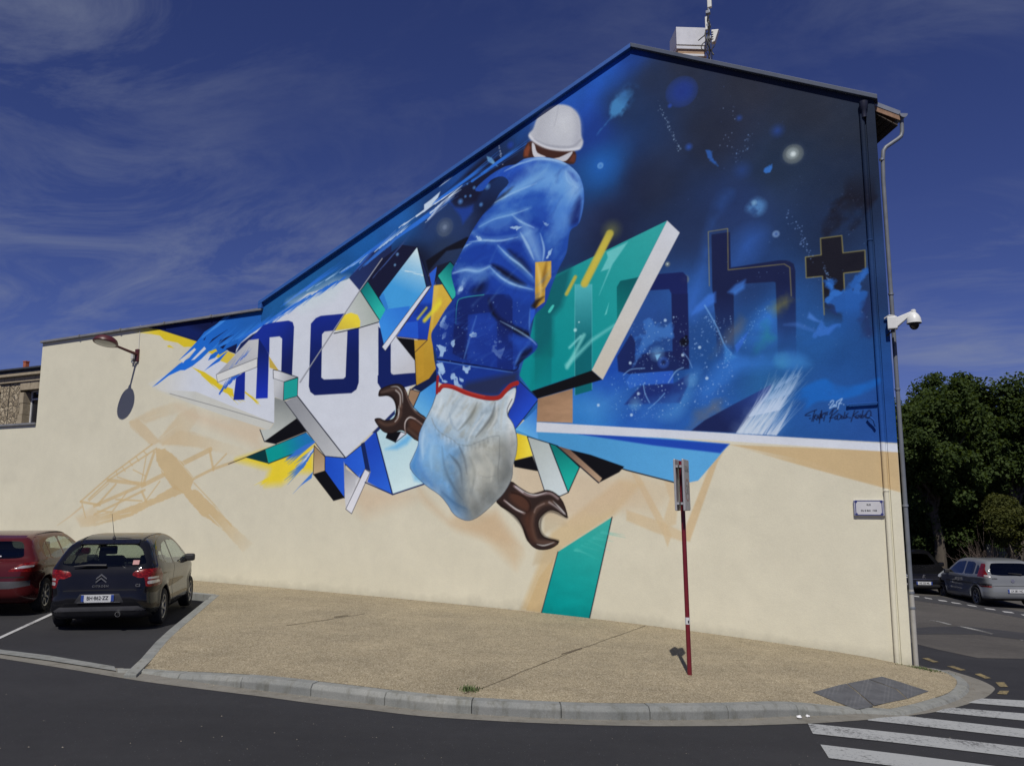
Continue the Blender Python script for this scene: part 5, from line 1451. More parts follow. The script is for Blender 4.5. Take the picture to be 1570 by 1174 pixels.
KW = 0.15
kerb = holder('kerb', (*KL[0], pavz(*KL[0])))
_s = 0.0
_tot = _acc[-1]
_i = 0
while _s < _tot - 0.05:
    L_ = 0.98 if _s < _tot * 0.62 else 0.5
    L_ = min(L_ + RNG.uniform(-0.03, 0.03), _tot - _s)
    mb = MB()
    a0, a1 = _s + 0.003, _s + L_ - 0.003
    m = 3 if L_ > 0.7 else 2
    rows = []
    lift = RNG.uniform(-0.004, 0.004)
    for k in range(m + 1):
        p, nrm = kerb_at(a0 + (a1 - a0) * k / m)
        q = p + nrm * KW
        zt = pavz(*p) + lift
        zi = pavz(*q) + 0.004 + lift
        zb = float(pav_z(p[0])) + EYE - 0.36
        o_ = p - nrm * 0.025
        rows.append([(o_[0], o_[1], zb), (o_[0], o_[1], zt - 0.05), (p[0] + nrm[0] * .012, p[1] + nrm[1] * .012, zt), (q[0], q[1], zi), (q[0], q[1], zb)])
    vs = [p for r in rows for p in r]
    fs = []
    for k in range(m):
        for j in range(5):
            a, b = k * 5 + j, k * 5 + (j + 1) % 5
            fs.append((a, b, b + 5, a + 5))
    fs += [(0, 1, 2, 3, 4), tuple(m * 5 + j for j in (4, 3, 2, 1, 0))]
    mb.add(vs, fs).build('kerb_stone', M_KERB, kerb, bevel=0.012)
    _s += L_
    _i += 1

# parking-bay edge stones
C1 = np.array(gnd(325, 912)[:2]); C2 = np.array(gnd(190, 1021)[:2])
bay_edge = holder('bay_edging', (*C1, pavz(*C1)))


def edging(A, B, width, name='edging_stone', L0=1.0, top=0.006, par=None, mat=None, side=1.0):
    d = B - A
    n = np.hypot(*d); d = d / n
    nr = np.array([d[1], -d[0]]) * side
    k = max(1, int(round(n / L0)))
    for i in range(k):
        p = A + d * (n * i / k + 0.005); q = A + d * (n * (i + 1) / k - 0.005)
        b = []
        t = []
        for c in (p, q, q + nr * width, p + nr * width):
            z = pavz(*c)
            b.append((c[0], c[1], z - 0.32)); t.append((c[0], c[1], z + top))
        MB().hexa(b, t).build(name, mat or M_KERB, par, bevel=0.008)


edging(C2, C1, 0.15, par=bay_edge, side=1.0)
C3 = C1 + WL[:2] * 15.0
edging(C1 + WL[:2] * 0.01, C3, 0.15, par=bay_edge, side=1.0)

# the pavement
inner = [kerb_at(s)[0] + kerb_at(s)[1] * (KW + 0.002) for s in np.linspace(0.22, _tot - 0.02, 90)]
_nb = np.array([WL[1], -WL[0]])
_bd = (C1 - C2) / np.hypot(*(C1 - C2)); _bn = np.array([_bd[1], -_bd[0]])
wall_in = [tuple((WP0 + WL * u - WN * 0.25)[:2]) for u in (-0.25, 29.0)]
pav_poly = [tuple(p) for p in inner] + [tuple(inner[-1] + np.array([-0.1, 0.25]))] + [wall_in[0], wall_in[1]] + [tuple(C3 - WN[:2] * 0.05)] + [tuple(C1 - WN[:2] * 0.05 + _bn * 0.05), tuple(C2 + _bn * 0.05)]
bm = bmesh.new()
fill_poly(bm, pav_poly)
for ax, lo, hi in ((0, -22, 12), (1, 4, 34)):
    x = lo
    while x < hi:
        no = (1, 0, 0) if ax == 0 else (0, 1, 0)
        co = (x, 0, 0) if ax == 0 else (0, x, 0)
        bmesh.ops.bisect_plane(bm, geom=bm.verts[:] + bm.edges[:] + bm.faces[:], plane_co=co, plane_no=no)
        x += 0.4
bmesh.ops.recalc_face_normals(bm, faces=bm.faces)
for v in bm.verts:
    v.co.z = pavz(v.co.x, v.co.y)
bm.normal_update()
if sum(f.normal.z for f in bm.faces) < 0:
    bmesh.ops.reverse_faces(bm, faces=bm.faces[:])
_me = bpy.data.meshes.new('pavement'); bm.to_mesh(_me); bm.free()
pavement = bpy.data.objects.new('pavement', _me); COL.objects.link(pavement)
_me.materials.append(M_AGG)
pavement['kind'] = 'structure'

# gutter channel in front of the kerb and flush strip across the bay mouth
GUT = [(-330, 957), (-60, 999.5), (0, 1009), (102, 1025), (179, 1038), (256, 1049.5), (400, 1067.5), (482, 1078.5), (560, 1087.5), (650, 1098), (765, 1105.4), (839, 1108.8), (915, 1111.5), (990, 1113), (1066, 1113), (1139, 1112.3), (1208, 1110), (1260, 1108),
       (1333, 1103), (1389, 1097.5), (1432, 1091.5), (1476, 1081.5), (1509, 1070), (1524, 1058.5), (1523, 1052.6), (1506, 1043.7), (1486, 1036.6), (1455, 1027)]
gout = smooth_line(gxy(GUT, RO), 5)
gin = [kerb_at(s)[0] + kerb_at(s)[1] * 0.05 for s in np.linspace(_tot, 0, 70)]
gl = gxy([(190, 1024), (163, 1024), (77, 1007.5), (0, 998), (-60, 989), (-330, 950)], RO)
gutter = sheet('gutter', [tuple(p) for p in gout] + [tuple(p) for p in gin] + gl, RO + 0.004, M_GUT, kind='structure')
ft = gxy([(-330, 949), (-60, 988.5), (0, 997), (77, 1006.5), (175, 1023), (178, 1030), (77, 1014), (0, 1003.5), (-60, 995), (-330, 954)], RO)
sheet('flush_kerb', ft, RO + 0.018, M_KERB, kind='structure')

# paint on the road
def mark(name, px, mat, off=RO + 0.008, parent=road):
    return sheet(name, gxy(px, RO), off, mat, parent=parent)


for q in ([(1238.3, 1109.2), (1640, 1153.5), (1640, 1170.5), (1246.4, 1125.2)],
          [(1257.9, 1141.8), (1640, 1190), (1640, 1210), (1271, 1162.7)],
          [(1330.5, 1103.6), (1345, 1101), (1389, 1097.7), (1640, 1125.5), (1640, 1139), (1331, 1104.6)],
          [(1434, 1091.5), (1446, 1087.5), (1460.4, 1085), (1640, 1099.5), (1640, 1111.5)],
          [(1484.6, 1077.5), (1494, 1074), (1505, 1071), (1560, 1073.5), (1640, 1078), (1640, 1090)]):
    mark('crossing_stripe', q, M_WPAINT)
ZY = lambda pts: [(1330 + x / 6.52, 880 + y / 6.52) for x, y in pts]
for q in ([(545, 842), (600, 838), (715, 880), (660, 883)], [(795, 922), (860, 918), (985, 960), (930, 966)], [(1070, 999), (1130, 995), (1240, 1043), (1175, 1046)], [(1280, 1082), (1365, 1080), (1405, 1128), (1325, 1130)]):
    mark('yellow_dash', ZY(q), M_YPAINT)
mark('yellow_dash', [(1170 + x / 3.925, 980 + y / 3.925) for x, y in [(1408, 328), (1425, 310), (1482, 310), (1466, 333)]], M_YPAINT)
mark('bay_line', [(-80, 1010), (-80, 1014), (0, 979.5), (77, 944), (120, 923), (120, 920.5), (76, 941), (0, 976)], M_WLINE)
# older surface of the side street with its patches and lines
side = sheet('side_street', gxy([(1380, 905), (1450, 903), (1570, 912), (1760, 930), (1760, 1010), (1570, 1009.5), (1500, 1008.5), (1440, 996), (1385, 982)], RO), RO + 0.004, M_OLD, kind='structure')
sheet('asphalt_patch', gxy([(1380, 964), (1430, 961), (1480, 960), (1570, 970), (1760, 985), (1760, 1000), (1570, 981), (1500, 972.5), (1440, 972), (1380, 973)], RO), RO + 0.008, M_PATCH, parent=side)
sheet('asphalt_patch', gxy([(1385, 912), (1440, 914), (1500, 925), (1570, 938), (1700, 957), (1700, 966), (1570, 948), (1480, 931), (1385, 918)], RO), RO + 0.008, M_PATCH, parent=side)
for q in ([(430, 212), (515, 222), (520, 230), (440, 222)], [(565, 232), (640, 246), (652, 254), (580, 242)], [(700, 256), (780, 266), (805, 277), (722, 268)], [(830, 279), (920, 292), (948, 303), (850, 290)], [(988, 305), (1075, 318), (1103, 329), (1012, 316)], [(1165, 338), (1262, 350), (1288, 362), (1190, 350)], [(1343, 370), (1440, 380), (1472, 393), (1370, 383)], [(1530, 402), (1640, 414), (1670, 428), (1560, 416)]):
    sheet('parking_dash', gxy(ZY(q), RO), RO + 0.012, M_WLINE, parent=side)
for q in ([(610, 461), (700, 468), (840, 505), (836, 513), (690, 476)], [(885, 518), (1000, 532), (1265, 594), (1240, 604), (1000, 545)], [(1520, 655), (1600, 668), (1600, 680), (1530, 665)]):
    sheet('centre_line', gxy(ZY(q), RO), RO + 0.012, M_WFAINT, parent=side)

# grey slabs let into the pavement, cracks, weeds and litter
Z3 = lambda pts: [(1170 + x / 3.925, 980 + y / 3.925) for x, y in pts]


def onpav(name, px, off, mat, parent):
    """small sheet that follows the dipped pavement"""
    poly = gxy(px)
    bm = bmesh.new()
    fill_poly(bm, poly)
    for ax in (0, 1):
        lo = min(p[ax] for p in poly); hi = max(p[ax] for p in poly)
        x = math.ceil(lo / 0.4) * 0.4
        while x < hi:
            bmesh.ops.bisect_plane(bm, geom=bm.verts[:] + bm.edges[:] + bm.faces[:], plane_co=(x, 0, 0) if ax == 0 else (0, x, 0), plane_no=(1, 0, 0) if ax == 0 else (0, 1, 0))
            x += 0.4
    for v in bm.verts:
        v.co.z = pavz(v.co.x, v.co.y) + off
    bm.normal_update()
    if sum(f.normal.z for f in bm.faces) < 0:
        bmesh.ops.reverse_faces(bm, faces=bm.faces[:])
    me = bpy.data.meshes.new(name); bm.to_mesh(me); bm.free()
    o = bpy.data.objects.new(name, me); COL.objects.link(o); me.materials.append(mat); o.parent = parent
    return o


for q in ([(297, 296), (500, 258), (662, 357), (560, 372)], [(505, 257), (630, 232), (800, 275), (862, 318), (667, 355)], [(635, 231), (715, 215), (995, 275), (866, 317), (806, 274)]):
    onpav('grey_slab', Z3(q), 0.006, M_SLAB, pavement)


def crack(px, w):
    P = [np.array(p) for p in px]
    D = _dense(P, 18.0)
    up = []; dn = []
    for i, p in enumerate(D):
        j = p + np.array([RNG.uniform(-1.2, 1.2), RNG.uniform(-.5, .5)])
        ww = w * (0.4 + RNG.random())
        up.append((j[0], j[1] - ww / 2)); dn.append((j[0], j[1] + ww / 2))
    onpav('crack', up + dn[::-1], 0.004, M_CRACK, pavement)


crack([(990, 959), (930, 980), (870, 1002), (800, 1030), (760, 1047), (712, 1063)], 0.9)
crack([(862, 1003), (893, 993)], 1.9)
crack([(560, 940), (500, 950), (440, 959)], 0.5)
crack([(512, 946), (535, 943)], 1.6)
crack([(232, 1006), (180 + 20, 1018)], 1.2)



def grit(name, label, line, n, spread, size, off, mat):
    """loose stones and dust along a line of the ground"""
    mb = MB()
    P = np.array(line)
    sl = np.hypot(*np.diff(P, axis=0).T); ac = np.concatenate([[0], np.cumsum(sl)])
    for _ in range(n):
        t = RNG.uniform(0, ac[-1])
        x = np.interp(t, ac, P[:, 0]) + RNG.normal(0, spread); y = np.interp(t, ac, P[:, 1]) + RNG.normal(0, spread)
        z = off(x, y)
        r = size * RNG.uniform(.35, 1.0) ** 1.6
        q = [(x + r * math.cos(a) * RNG.uniform(.6, 1.2), y + r * math.sin(a) * RNG.uniform(.6, 1.2), z) for a in (0.3, 2.2, 4.2)]
        mb.add(q + [(x, y, z + r * RNG.uniform(.5, .9))], [(0, 1, 3), (1, 2, 3), (2, 0, 3)])
    o = mb.build(name, mat, recalc=False, kind='stuff')
    o['label'] = label; o['category'] = 'grit'
    return o


M_GRIT = mottled('pale_grit', (.16, .14, .11), (.34, .31, .25), 60, .95)
_road_z = lambda x, y: float(pav_z(x)) + EYE + RO + .006
grit('gutter_grit', 'loose grit and dust lying in the gutter along the kerb', [tuple(kerb_at(t)[0] - kerb_at(t)[1] * .07) for t in np.linspace(.2, _tot - .3, 40)], 420, .035, .013, _road_z, M_GRIT)
grit('wall_grit', 'loose gravel gathered along the foot of the painted wall', [tuple((WP0 + WL * u + WN * .05)[:2]) for u in (0, 8, 16)], 420, .03, .014, lambda x, y: pavz(x, y), M_GRIT)
grit('road_grit', 'scattered pale chippings on the dark road', [(-6, 8.2), (-2, 7.6), (3, 7.2), (6, 7.6)], 160, .9, .011, _road_z, M_GRIT)
# ---------------------------------------------------------------- the painted building
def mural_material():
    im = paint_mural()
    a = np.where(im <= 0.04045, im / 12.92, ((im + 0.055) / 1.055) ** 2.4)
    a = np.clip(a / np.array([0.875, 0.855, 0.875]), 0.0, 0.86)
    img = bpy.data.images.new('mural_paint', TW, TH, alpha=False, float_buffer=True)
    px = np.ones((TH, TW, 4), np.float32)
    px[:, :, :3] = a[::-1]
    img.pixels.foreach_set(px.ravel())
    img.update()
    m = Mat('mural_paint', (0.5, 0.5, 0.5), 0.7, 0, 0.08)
    t = m.n.new('ShaderNodeTexImage'); t.image = img; t.interpolation = 'Cubic'; t.extension = 'EXTEND'
    uv = m.n.new('ShaderNodeUVMap'); uv.uv_map = 'wall'
    m.l.new(uv.outputs[0], t.inputs[0])
    g = m.math('ADD', m.math('MULTIPLY', m.noise(30.0, 4, 0.7), 0.6), m.math('MULTIPLY', m.noise(3.5, 5, 0.6), 0.4))
    m.color(m.mix(1.0, t.outputs[0], m.ramp(g, [(0.3, (0.93, 0.93, 0.935)), (0.7, (1.05, 1.05, 1.045))]), 'MULTIPLY'))
    m.rough(m.ramp(m.noise(3.0, 3), [(0.3, (0.6, 0.6, 0.6)), (0.7, (0.78, 0.78, 0.78))]))
    m.bump(m.math('ADD', m.noise(46.0, 4, 0.7), m.math('MULTIPLY', m.noise(2.2, 4), 2.0)), 0.38, 0.007)
    return m.m


M_MURAL = mural_material()


def wall_uvmap(o):
    """paint coordinates: metres along and up the gable"""
    me = o.data
    L = me.uv_layers.new(name='wall')
    off = Vector((0, 0, 0)); q = o.parent
    while q is not None:
        off += q.location; q = q.parent
    co = np.array([(v.co.x + off.x, v.co.y + off.y, v.co.z + off.z) for v in me.vertices])
    u = (co - WP0) @ WL
    v = co[:, 2] - EYE
    U = (TU - u) * TS / TW
    V = 1 - (TV - v) * TS / TH
    li = np.array([l.vertex_index for l in me.loops])
    L.data.foreach_set('uv', np.stack([U[li], V[li]], 1).astype(np.float32).ravel())


M_STUCCO = mottled('cream_stucco', (0.50, 0.455, 0.36), (0.56, 0.51, 0.41), 3.0, 0.85, bump=0.2, bscale=50)
M_GSTUCCO = mottled('grey_stucco', (0.36, 0.34, 0.30), (0.44, 0.42, 0.37), 2.0, 0.9, bump=0.25, bscale=40)
M_ZINC = mottled('zinc_sheet', (0.22, 0.24, 0.27), (0.31, 0.33, 0.36), 5.0, 0.42, 0.55, bump=0.1, bscale=20)
M_PIPE = mottled('grey_pvc', (0.12, 0.132, 0.152), (0.165, 0.178, 0.20), 4.0, 0.45)
M_DKTRIM = mottled('slate_blue_trim', (0.045, 0.060, 0.095), (0.062, 0.08, 0.12), 4.0, 0.55)
M_BLTRIM = mottled('blue_trim', (0.025, 0.095, 0.33), (0.03, 0.11, 0.38), 5.0, 0.5)
M_GRTRIM = mottled('grey_metal_coping', (0.20, 0.205, 0.21), (0.28, 0.28, 0.285), 4.0, 0.5, 0.3)
M_TILE = mottled('clay_tile', (0.19, 0.085, 0.05), (0.32, 0.16, 0.10), 9.0, 0.9, bump=0.2, bscale=30)
M_BOARD = mottled('dark_soffit_board', (0.045, 0.034, 0.026), (0.075, 0.056, 0.042), 14.0, 0.85, stretch=(1, 8, 1))
M_RAFT = mottled('weathered_timber', (0.20, 0.115, 0.07), (0.30, 0.185, 0.12), 20.0, 0.85, stretch=(1, 6, 1))

vb = -3.6                                     # wall foot, below the ground
u_eave, v_eave = wall_uv(1343, 150)
u_rdg, v_rdg = wall_uv(968, 72)
u_jn, v_jn = wall_uv(404, 462)                # left foot of the gable slope
_, v_an = wall_uv(404, 474)                   # top of the low wing beside it
u_al, v_al = wall_uv(66, 524.5)
u_lw, v_lw = wall_uv(57, 649)
u_end, v_end = 31.0, v_lw + 0.02
bld = thing('mural_building', 'tall gabled building whose cream end wall carries a huge blue mural', 'building', (WP0[0], WP0[1], float(pav_z(WP0[0])) + EYE))

outline = [(0.0, vb), (0.0, v_eave), (u_rdg, v_rdg), (u_jn, v_jn), (u_jn, v_an), (u_al, v_al), (u_al, v_lw), (u_end, v_end), (u_end, vb)]
TH_ = 0.35
F = [wall3(u, v) for u, v in outline]
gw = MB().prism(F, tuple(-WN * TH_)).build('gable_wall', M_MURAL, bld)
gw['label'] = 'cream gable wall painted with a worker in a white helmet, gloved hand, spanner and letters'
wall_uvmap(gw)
# the rest of the house: street side, back and roofs
D_ = 9.5
SDV = np.array([-.055, .9985, 0.0])            # the side street runs nearly straight ahead
OUT = np.array([.9985, .055, 0.0])


def back(u, v, d):
    """d metres back from the gable along the side street"""
    return wall3(u, v) + SDV * d


MB().prism([back(0, vb, TH_), back(0, v_eave - 0.08, TH_), back(0, v_eave - 0.08, D_), back(0, vb, D_)], tuple(WL * 0.3)).build('street_wall', M_GSTUCCO, bld)
MB().prism([back(0.3, vb, D_ - .3), back(0.3, v_eave - .1, D_ - .3), back(u_rdg, v_rdg - .1, D_ - .3), back(u_jn, v_jn - .1, D_ - .3), back(u_jn, vb, D_ - .3)], tuple(-WN * 0.3)).build('back_wall', M_GSTUCCO, bld)
MB().prism([back(u_jn - .3, vb, TH_), back(u_jn - .3, v_jn - .1, TH_), back(u_jn - .3, v_jn - .1, D_ - .3), back(u_jn - .3, vb, D_ - .3)], tuple(WL * 0.3)).build('wing_side_wall', M_GSTUCCO, bld)
roof = MB().hexa([back(u_rdg, v_rdg - .06, .02), back(u_jn + .12, v_jn - .08, .02), back(u_jn + .12, v_jn - .08, D_), back(u_rdg, v_rdg - .06, D_)],
                 [back(u_rdg, v_rdg + .01, .02), back(u_jn + .12, v_jn - .01, .02), back(u_jn + .12, v_jn - .01, D_), back(u_rdg, v_rdg + .01, D_)]).build('roof', M_TILE, bld)
MB().hexa([back(u_rdg, v_rdg - .06, .02), back(0.02, v_eave - .08, .02), back(0.02, v_eave - .08, D_), back(u_rdg, v_rdg - .06, D_)],
          [back(u_rdg, v_rdg + .012, .02), back(0.02, v_eave - .008, .02), back(0.02, v_eave - .008, D_), back(u_rdg, v_rdg + .012, D_)]).build('roof', M_TILE, bld)
MB().hexa([back(u_jn + .01, v_an - .3, .36), back(u_al - .02, v_al - .3, .36), back(u_al - .02, v_al - .5, 5.0), back(u_jn + .01, v_an - .5, 5.0)],
          [back(u_jn + .01, v_an - .2, .36), back(u_al - .02, v_al - .2, .36), back(u_al - .02, v_al - .4, 5.0), back(u_jn + .01, v_an - .4, 5.0)]).build('wing_roof', M_ZINC, bld)
MB().prism([back(u_al - .3, vb, .36), back(u_al - .3, v_al - .3, .36), back(u_al - .3, v_al - .4, 5.0), back(u_al - .3, vb, 5.0)], tuple(WL * 0.3)).build('wing_end_wall', M_STUCCO, bld)


def rail(name, a, b, h, up, out, mat, bevel=0.006):
    """flashing along the wall head: h down from the top line, 'out' past the wall face, 'up' over the line"""
    (ua, va), (ub, vb_) = a, b
    m = MB().hexa([wall3(ua, va - h, -TH_ - .03), wall3(ub, vb_ - h, -TH_ - .03), wall3(ub, vb_ - h, out), wall3(ua, va - h, out)],
                  [wall3(ua, va + up, -TH_ - .03), wall3(ub, vb_ + up, -TH_ - .03), wall3(ub, vb_ + up, out), wall3(ua, va + up, out)])
    return m.build(name, mat, bld, bevel=bevel)


rail('verge_trim', (u_rdg + .0, v_rdg), (u_jn + .10, v_jn - .045), .05, .04, .085, M_BLTRIM)['label'] = 'blue painted verge trim'
rail('verge_trim', (-.06, v_eave - .028), (u_rdg - .003, v_rdg), .035, .05, .085, M_DKTRIM)['label'] = 'slate blue verge trim'
MB().box(wall3(u_jn + .05, v_jn - .12, .03), (.12, .10, .14), Matrix.Rotation(-WANG, 3, 'Z')).build('verge_end', M_BLTRIM, bld, bevel=.008)
rail('wing_coping', (u_jn + .012, v_an), (u_al + .03, v_al), .035, .028, .075, M_GRTRIM)
rail('wing_coping', (u_al + .001, v_lw), (u_end, v_end), .03, .03, .06, M_GRTRIM)
# coping joints
for k in range(1, 5):
    t = k / 5
    uu = u_jn + (u_al - u_jn) * t; vv = v_an + (v_al - v_an) * t
    MB().box(wall3(uu, vv + .004, -.13), (.05, .45, .07), Matrix.Rotation(-WANG, 3, 'Z')).build('coping_joint', M_GRTRIM, bld)

# painted corner strip, rainwater pipe, stub pipe
cs = MB().hexa([wall3(-.004, vb, -.05), wall3(.15, vb, -.05), wall3(.15, vb, .022), wall3(-.004, vb, .022)], [wall3(-.004, v_eave - .1, -.05), wall3(.15, v_eave - .1, -.05), wall3(.15, v_eave - .1, .022), wall3(-.004, v_eave - .1, .022)]).build('corner_strip', M_MURAL, bld, bevel=.006)
wall_uvmap(cs)
pu = .215
pp = MB().tube([wall3(pu, v, .026) for v in np.linspace(-3.0, v_eave - .28, 26)], .042, 14).build('painted_downpipe', M_MURAL, bld, smooth=True)
wall_uvmap(pp)
M_NAVYP = mottled('navy_paint', (0.012, 0.014, 0.03), (0.018, 0.021, 0.042), 6.0, 0.5)
hop = MB().lathe([(.042, -.30), (.045, -.16), (.07, -.12), (.078, .0), (.066, .0), (.06, -.1)], tuple(wall3(pu - .04, v_eave - .06, .06)), n=20).build('pipe_hopper', M_NAVYP, bld, smooth=True)
for v in (4.6, .2):
    c = MB().lathe([(.044, -.02), (.048, -.014), (.048, .014), (.044, .02)], tuple(wall3(pu, v, .026)), n=16).build('pipe_collar', M_MURAL, bld, smooth=True)
    wall_uvmap(c)
su0, sv0 = wall_uv(1346, 617.5); su1, sv1 = wall_uv(1302, 622)
st = MB().beam(wall3(su0, sv0, .04), wall3(su1, sv0 - .01, .04), .03, .025).box(wall3(su1 + .02, sv0 - .015, .025), (.04, .05, .045), Matrix.Rotation(-WANG, 3, 'Z')).build('pipe_stay', M_MURAL, bld, bevel=.006)
wall_uvmap(st)
hu, hv = wall_uv(1340, 645)
hk = MB().tube([wall3(hu + .10, hv + .07, .05), wall3(hu + .05, hv + .055, .08), wall3(hu + .0, hv - .0, .08), wall3(hu - .02, hv - .10, .05)], .018, 8).build('pipe_hook', M_MURAL, bld, smooth=True)
wall_uvmap(hk)

# eave over the side street: deck, boards, rafter ends, gutter and grey downpipe
WR_ = -WL                                      # towards the street
e0, e1 = .12, D_ - .2


def eav(o, z, d):
    P = WP0 + OUT * o + SDV * d
    return (P[0], P[1], v_eave + EYE + z)


MB().hexa([eav(-.1, -.02, e0), eav(.50, -.30, e0), eav(.50, -.30, e1), eav(-.1, -.02, e1)], [eav(-.1, .05, e0), eav(.50, -.23, e0), eav(.50, -.23, e1), eav(-.1, .05, e1)]).build('eave_deck', M_TILE, bld)
MB().hexa([eav(-.02, -.16, e0 - .02), eav(.52, -.36, e0 - .02), eav(.52, -.36, e0), eav(-.02, -.16, e0)], [eav(-.02, -.06, e0 - .02), eav(.52, -.265, e0 - .02), eav(.52, -.265, e0), eav(-.02, -.06, e0)]).build('eave_verge', M_RAFT, bld)
MB().hexa([eav(-.02, -.065, e0 - .03), eav(.53, -.27, e0 - .03), eav(.53, -.27, e0 + .05), eav(-.02, -.065, e0 + .05)], [eav(-.02, .02, e0 - .03), eav(.53, -.185, e0 - .03), eav(.53, -.185, e0 + .05), eav(-.02, .02, e0 + .05)]).build('eave_flashing', M_ZINC, bld)
nb = 5
for k in range(nb):
    a, b = -.02 + .52 * k / nb, -.02 + .52 * (k + 1) / nb - .012
    za, zb_ = -.07 - .28 * (a + .02) / .52, -.07 - .28 * (b + .02) / .52
    MB().hexa([eav(a, za - .11, e0 + .01), eav(b, zb_ - .11, e0 + .01), eav(b, zb_ - .11, e1), eav(a, za - .11, e1)], [eav(a, za - .09, e0 + .01), eav(b, zb_ - .09, e0 + .01), eav(b, zb_ - .09, e1), eav(a, za - .09, e1)]).build('soffit_board', M_BOARD, bld)
gut = MB()
prof = [(math.cos(a) * .075, math.sin(a) * .075) for a in np.linspace(math.pi, 2 * math.pi, 9)]
prof2 = [(x * .9, y * .9) for x, y in prof[::-1]]
ring = prof + prof2
gv = []
for d in (e0 - .05, e1):
    gv += [eav(.58 + x, -.24 + y, d) for x, y in ring]
n_ = len(ring)
gut.add(gv, [(i, (i + 1) % n_, n_ + (i + 1) % n_, n_ + i) for i in range(n_)] + [tuple(range(9))])
gut.build('rain_gutter', M_ZINC, bld, smooth=True)
dp = e0 + .04
pz0 = -.30
_pp = [eav(.58, pz0, dp), eav(.58, pz0 - .14, dp), eav(.575, pz0 - .26, dp), eav(.55, pz0 - .34, dp), eav(.48, pz0 - .40, dp), eav(.25, pz0 - .56, dp), eav(.20, pz0 - .63, dp), eav(.18, pz0 - .78, dp)]
gz = float(pav_z(WP0[0])) - v_eave
_pp += [eav(.16, z, dp) for z in np.linspace(pz0 - 1.2, gz + 1.15, 8)]
MB().tube(_pp, .036, 14).build('street_downpipe', M_PIPE, bld, smooth=True)
MB().tube([eav(.16, gz + 1.15, dp), eav(.16, gz - .1, dp)], .040, 14).build('pipe_shoe', mottled('cast_iron_paint', (.30, .29, .27), (.38, .37, .34), 5, .6), bld, smooth=True)
for z in (pz0 - .80, pz0 - 3.3, pz0 - 5.0, pz0 - 7.0, gz + 1.1, gz + .85):
    MB().lathe([(.040, -.02), (.047, -.016), (.047, .016), (.040, .02)], eav(.16, z, dp), n=16).build('pipe_bracket', M_ZINC, bld, smooth=True)

# chimney stack with metal cowl on the right roof slope
chd = 2.6
def chw(x, y, d=chd):
    u, v = wall_uv(x, y, -d)
    return u, v
cu0, cvt = chw(1036, 42); cu1, cvb = chw(1083, 80)
M_CHIM = mottled('chimney_render', (.34, .235, .15), (.42, .30, .20), 6, .9, bump=.2)
M_GALV = mottled('galvanised_sheet', (.50, .51, .53), (.60, .61, .63), 4, .42, .35)
ch = thing('chimney_stack', 'rendered chimney topped with a pale metal cowl box on the roof', 'chimney', tuple(wall3((cu0 + cu1) / 2, cvb, -chd - .3)))
cA = wall3(cu0, 0, -chd); cB = wall3(cu1, 0, -chd)
cw_ = float(np.dot(cB - cA, OUT)) * 1.14
cO = cA + OUT * .02


def cpt(o, d, v):
    P = cO + OUT * o + SDV * d
    return (P[0], P[1], v + EYE)


def cbox(name, v0, v1, g, mat, par=ch, bevel=.006, d1=.62):
    return MB().hexa([cpt(-g, -g, v0), cpt(cw_ + g, -g, v0), cpt(cw_ + g, d1 + g, v0), cpt(-g, d1 + g, v0)],
                     [cpt(-g, -g, v1), cpt(cw_ + g, -g, v1), cpt(cw_ + g, d1 + g, v1), cpt(-g, d1 + g, v1)]).build(name, mat, par, bevel=bevel)


H_ = cvt - cvb
cbox('stack', cvb - .9, cvb + H_ * .22, -.02, M_CHIM)
cbox('lower_band', cvb + H_ * .10, cvb + H_ * .17, .012, M_GALV)
cbox('upper_band', cvb + H_ * .32, cvb + H_ * .41, .014, M_GALV)
cbox('neck', cvb + H_ * .22, cvb + H_ * .45, -.02, M_CHIM)
cbox('cowl', cvb + H_ * .45, cvt, .012, M_GALV)
MB().lathe([(.0, .14), (.10, .13), (.125, .10), (.125, -.02)], cpt(cw_ * .45, .3, cvt), n=20).build('flue_cap', M_GALV, ch, smooth=True)

# aerial mast beside it
mu, mv = chw(1088, 78)
_, mtop = chw(1088, -30)
M_OFFW = mottled('off_white_plastic', (.62, .63, .58), (.70, .70, .65), 5, .5)
M_BLK = mottled('black_cable', (.012, .012, .014), (.02, .02, .022), 9, .6)
ms = thing('antenna_mast', 'slim rooftop mast with pale panel antennas and cables beside the chimney', 'antenna', tuple(wall3(mu, mv - .4, -chd)))
MB().tube([wall3(mu, mv - .6, -chd), wall3(mu, mtop, -chd)], .022, 10).build('mast', M_ZINC, ms, smooth=True)
_, a0 = chw(1088, 12)
MB().hexa([wall3(mu + .01, a0, -chd + .03), wall3(mu - .085, a0, -chd + .03), wall3(mu - .085, a0, -chd - .05), wall3(mu + .01, a0, -chd - .05)],
          [wall3(mu + .01, mtop, -chd + .03), wall3(mu - .085, mtop, -chd + .03), wall3(mu - .085, mtop, -chd - .05), wall3(mu + .01, mtop, -chd - .05)]).build('panel_antenna', M_OFFW, ms, bevel=.012)
_, b0 = chw(1086, 47); _, b1 = chw(1086, 27)
MB().hexa([wall3(mu + .07, b0, -chd + .06), wall3(mu + .02, b0, -chd + .06), wall3(mu + .02, b0, -chd), wall3(mu + .07, b0, -chd)],
          [wall3(mu + .07, b1, -chd + .06), wall3(mu + .02, b1, -chd + .06), wall3(mu + .02, b1, -chd), wall3(mu + .07, b1, -chd)]).build('panel_antenna', M_OFFW, ms, bevel=.01)
p0u, p0v = chw(1092, 67); p1u, p1v = chw(1101, 45)
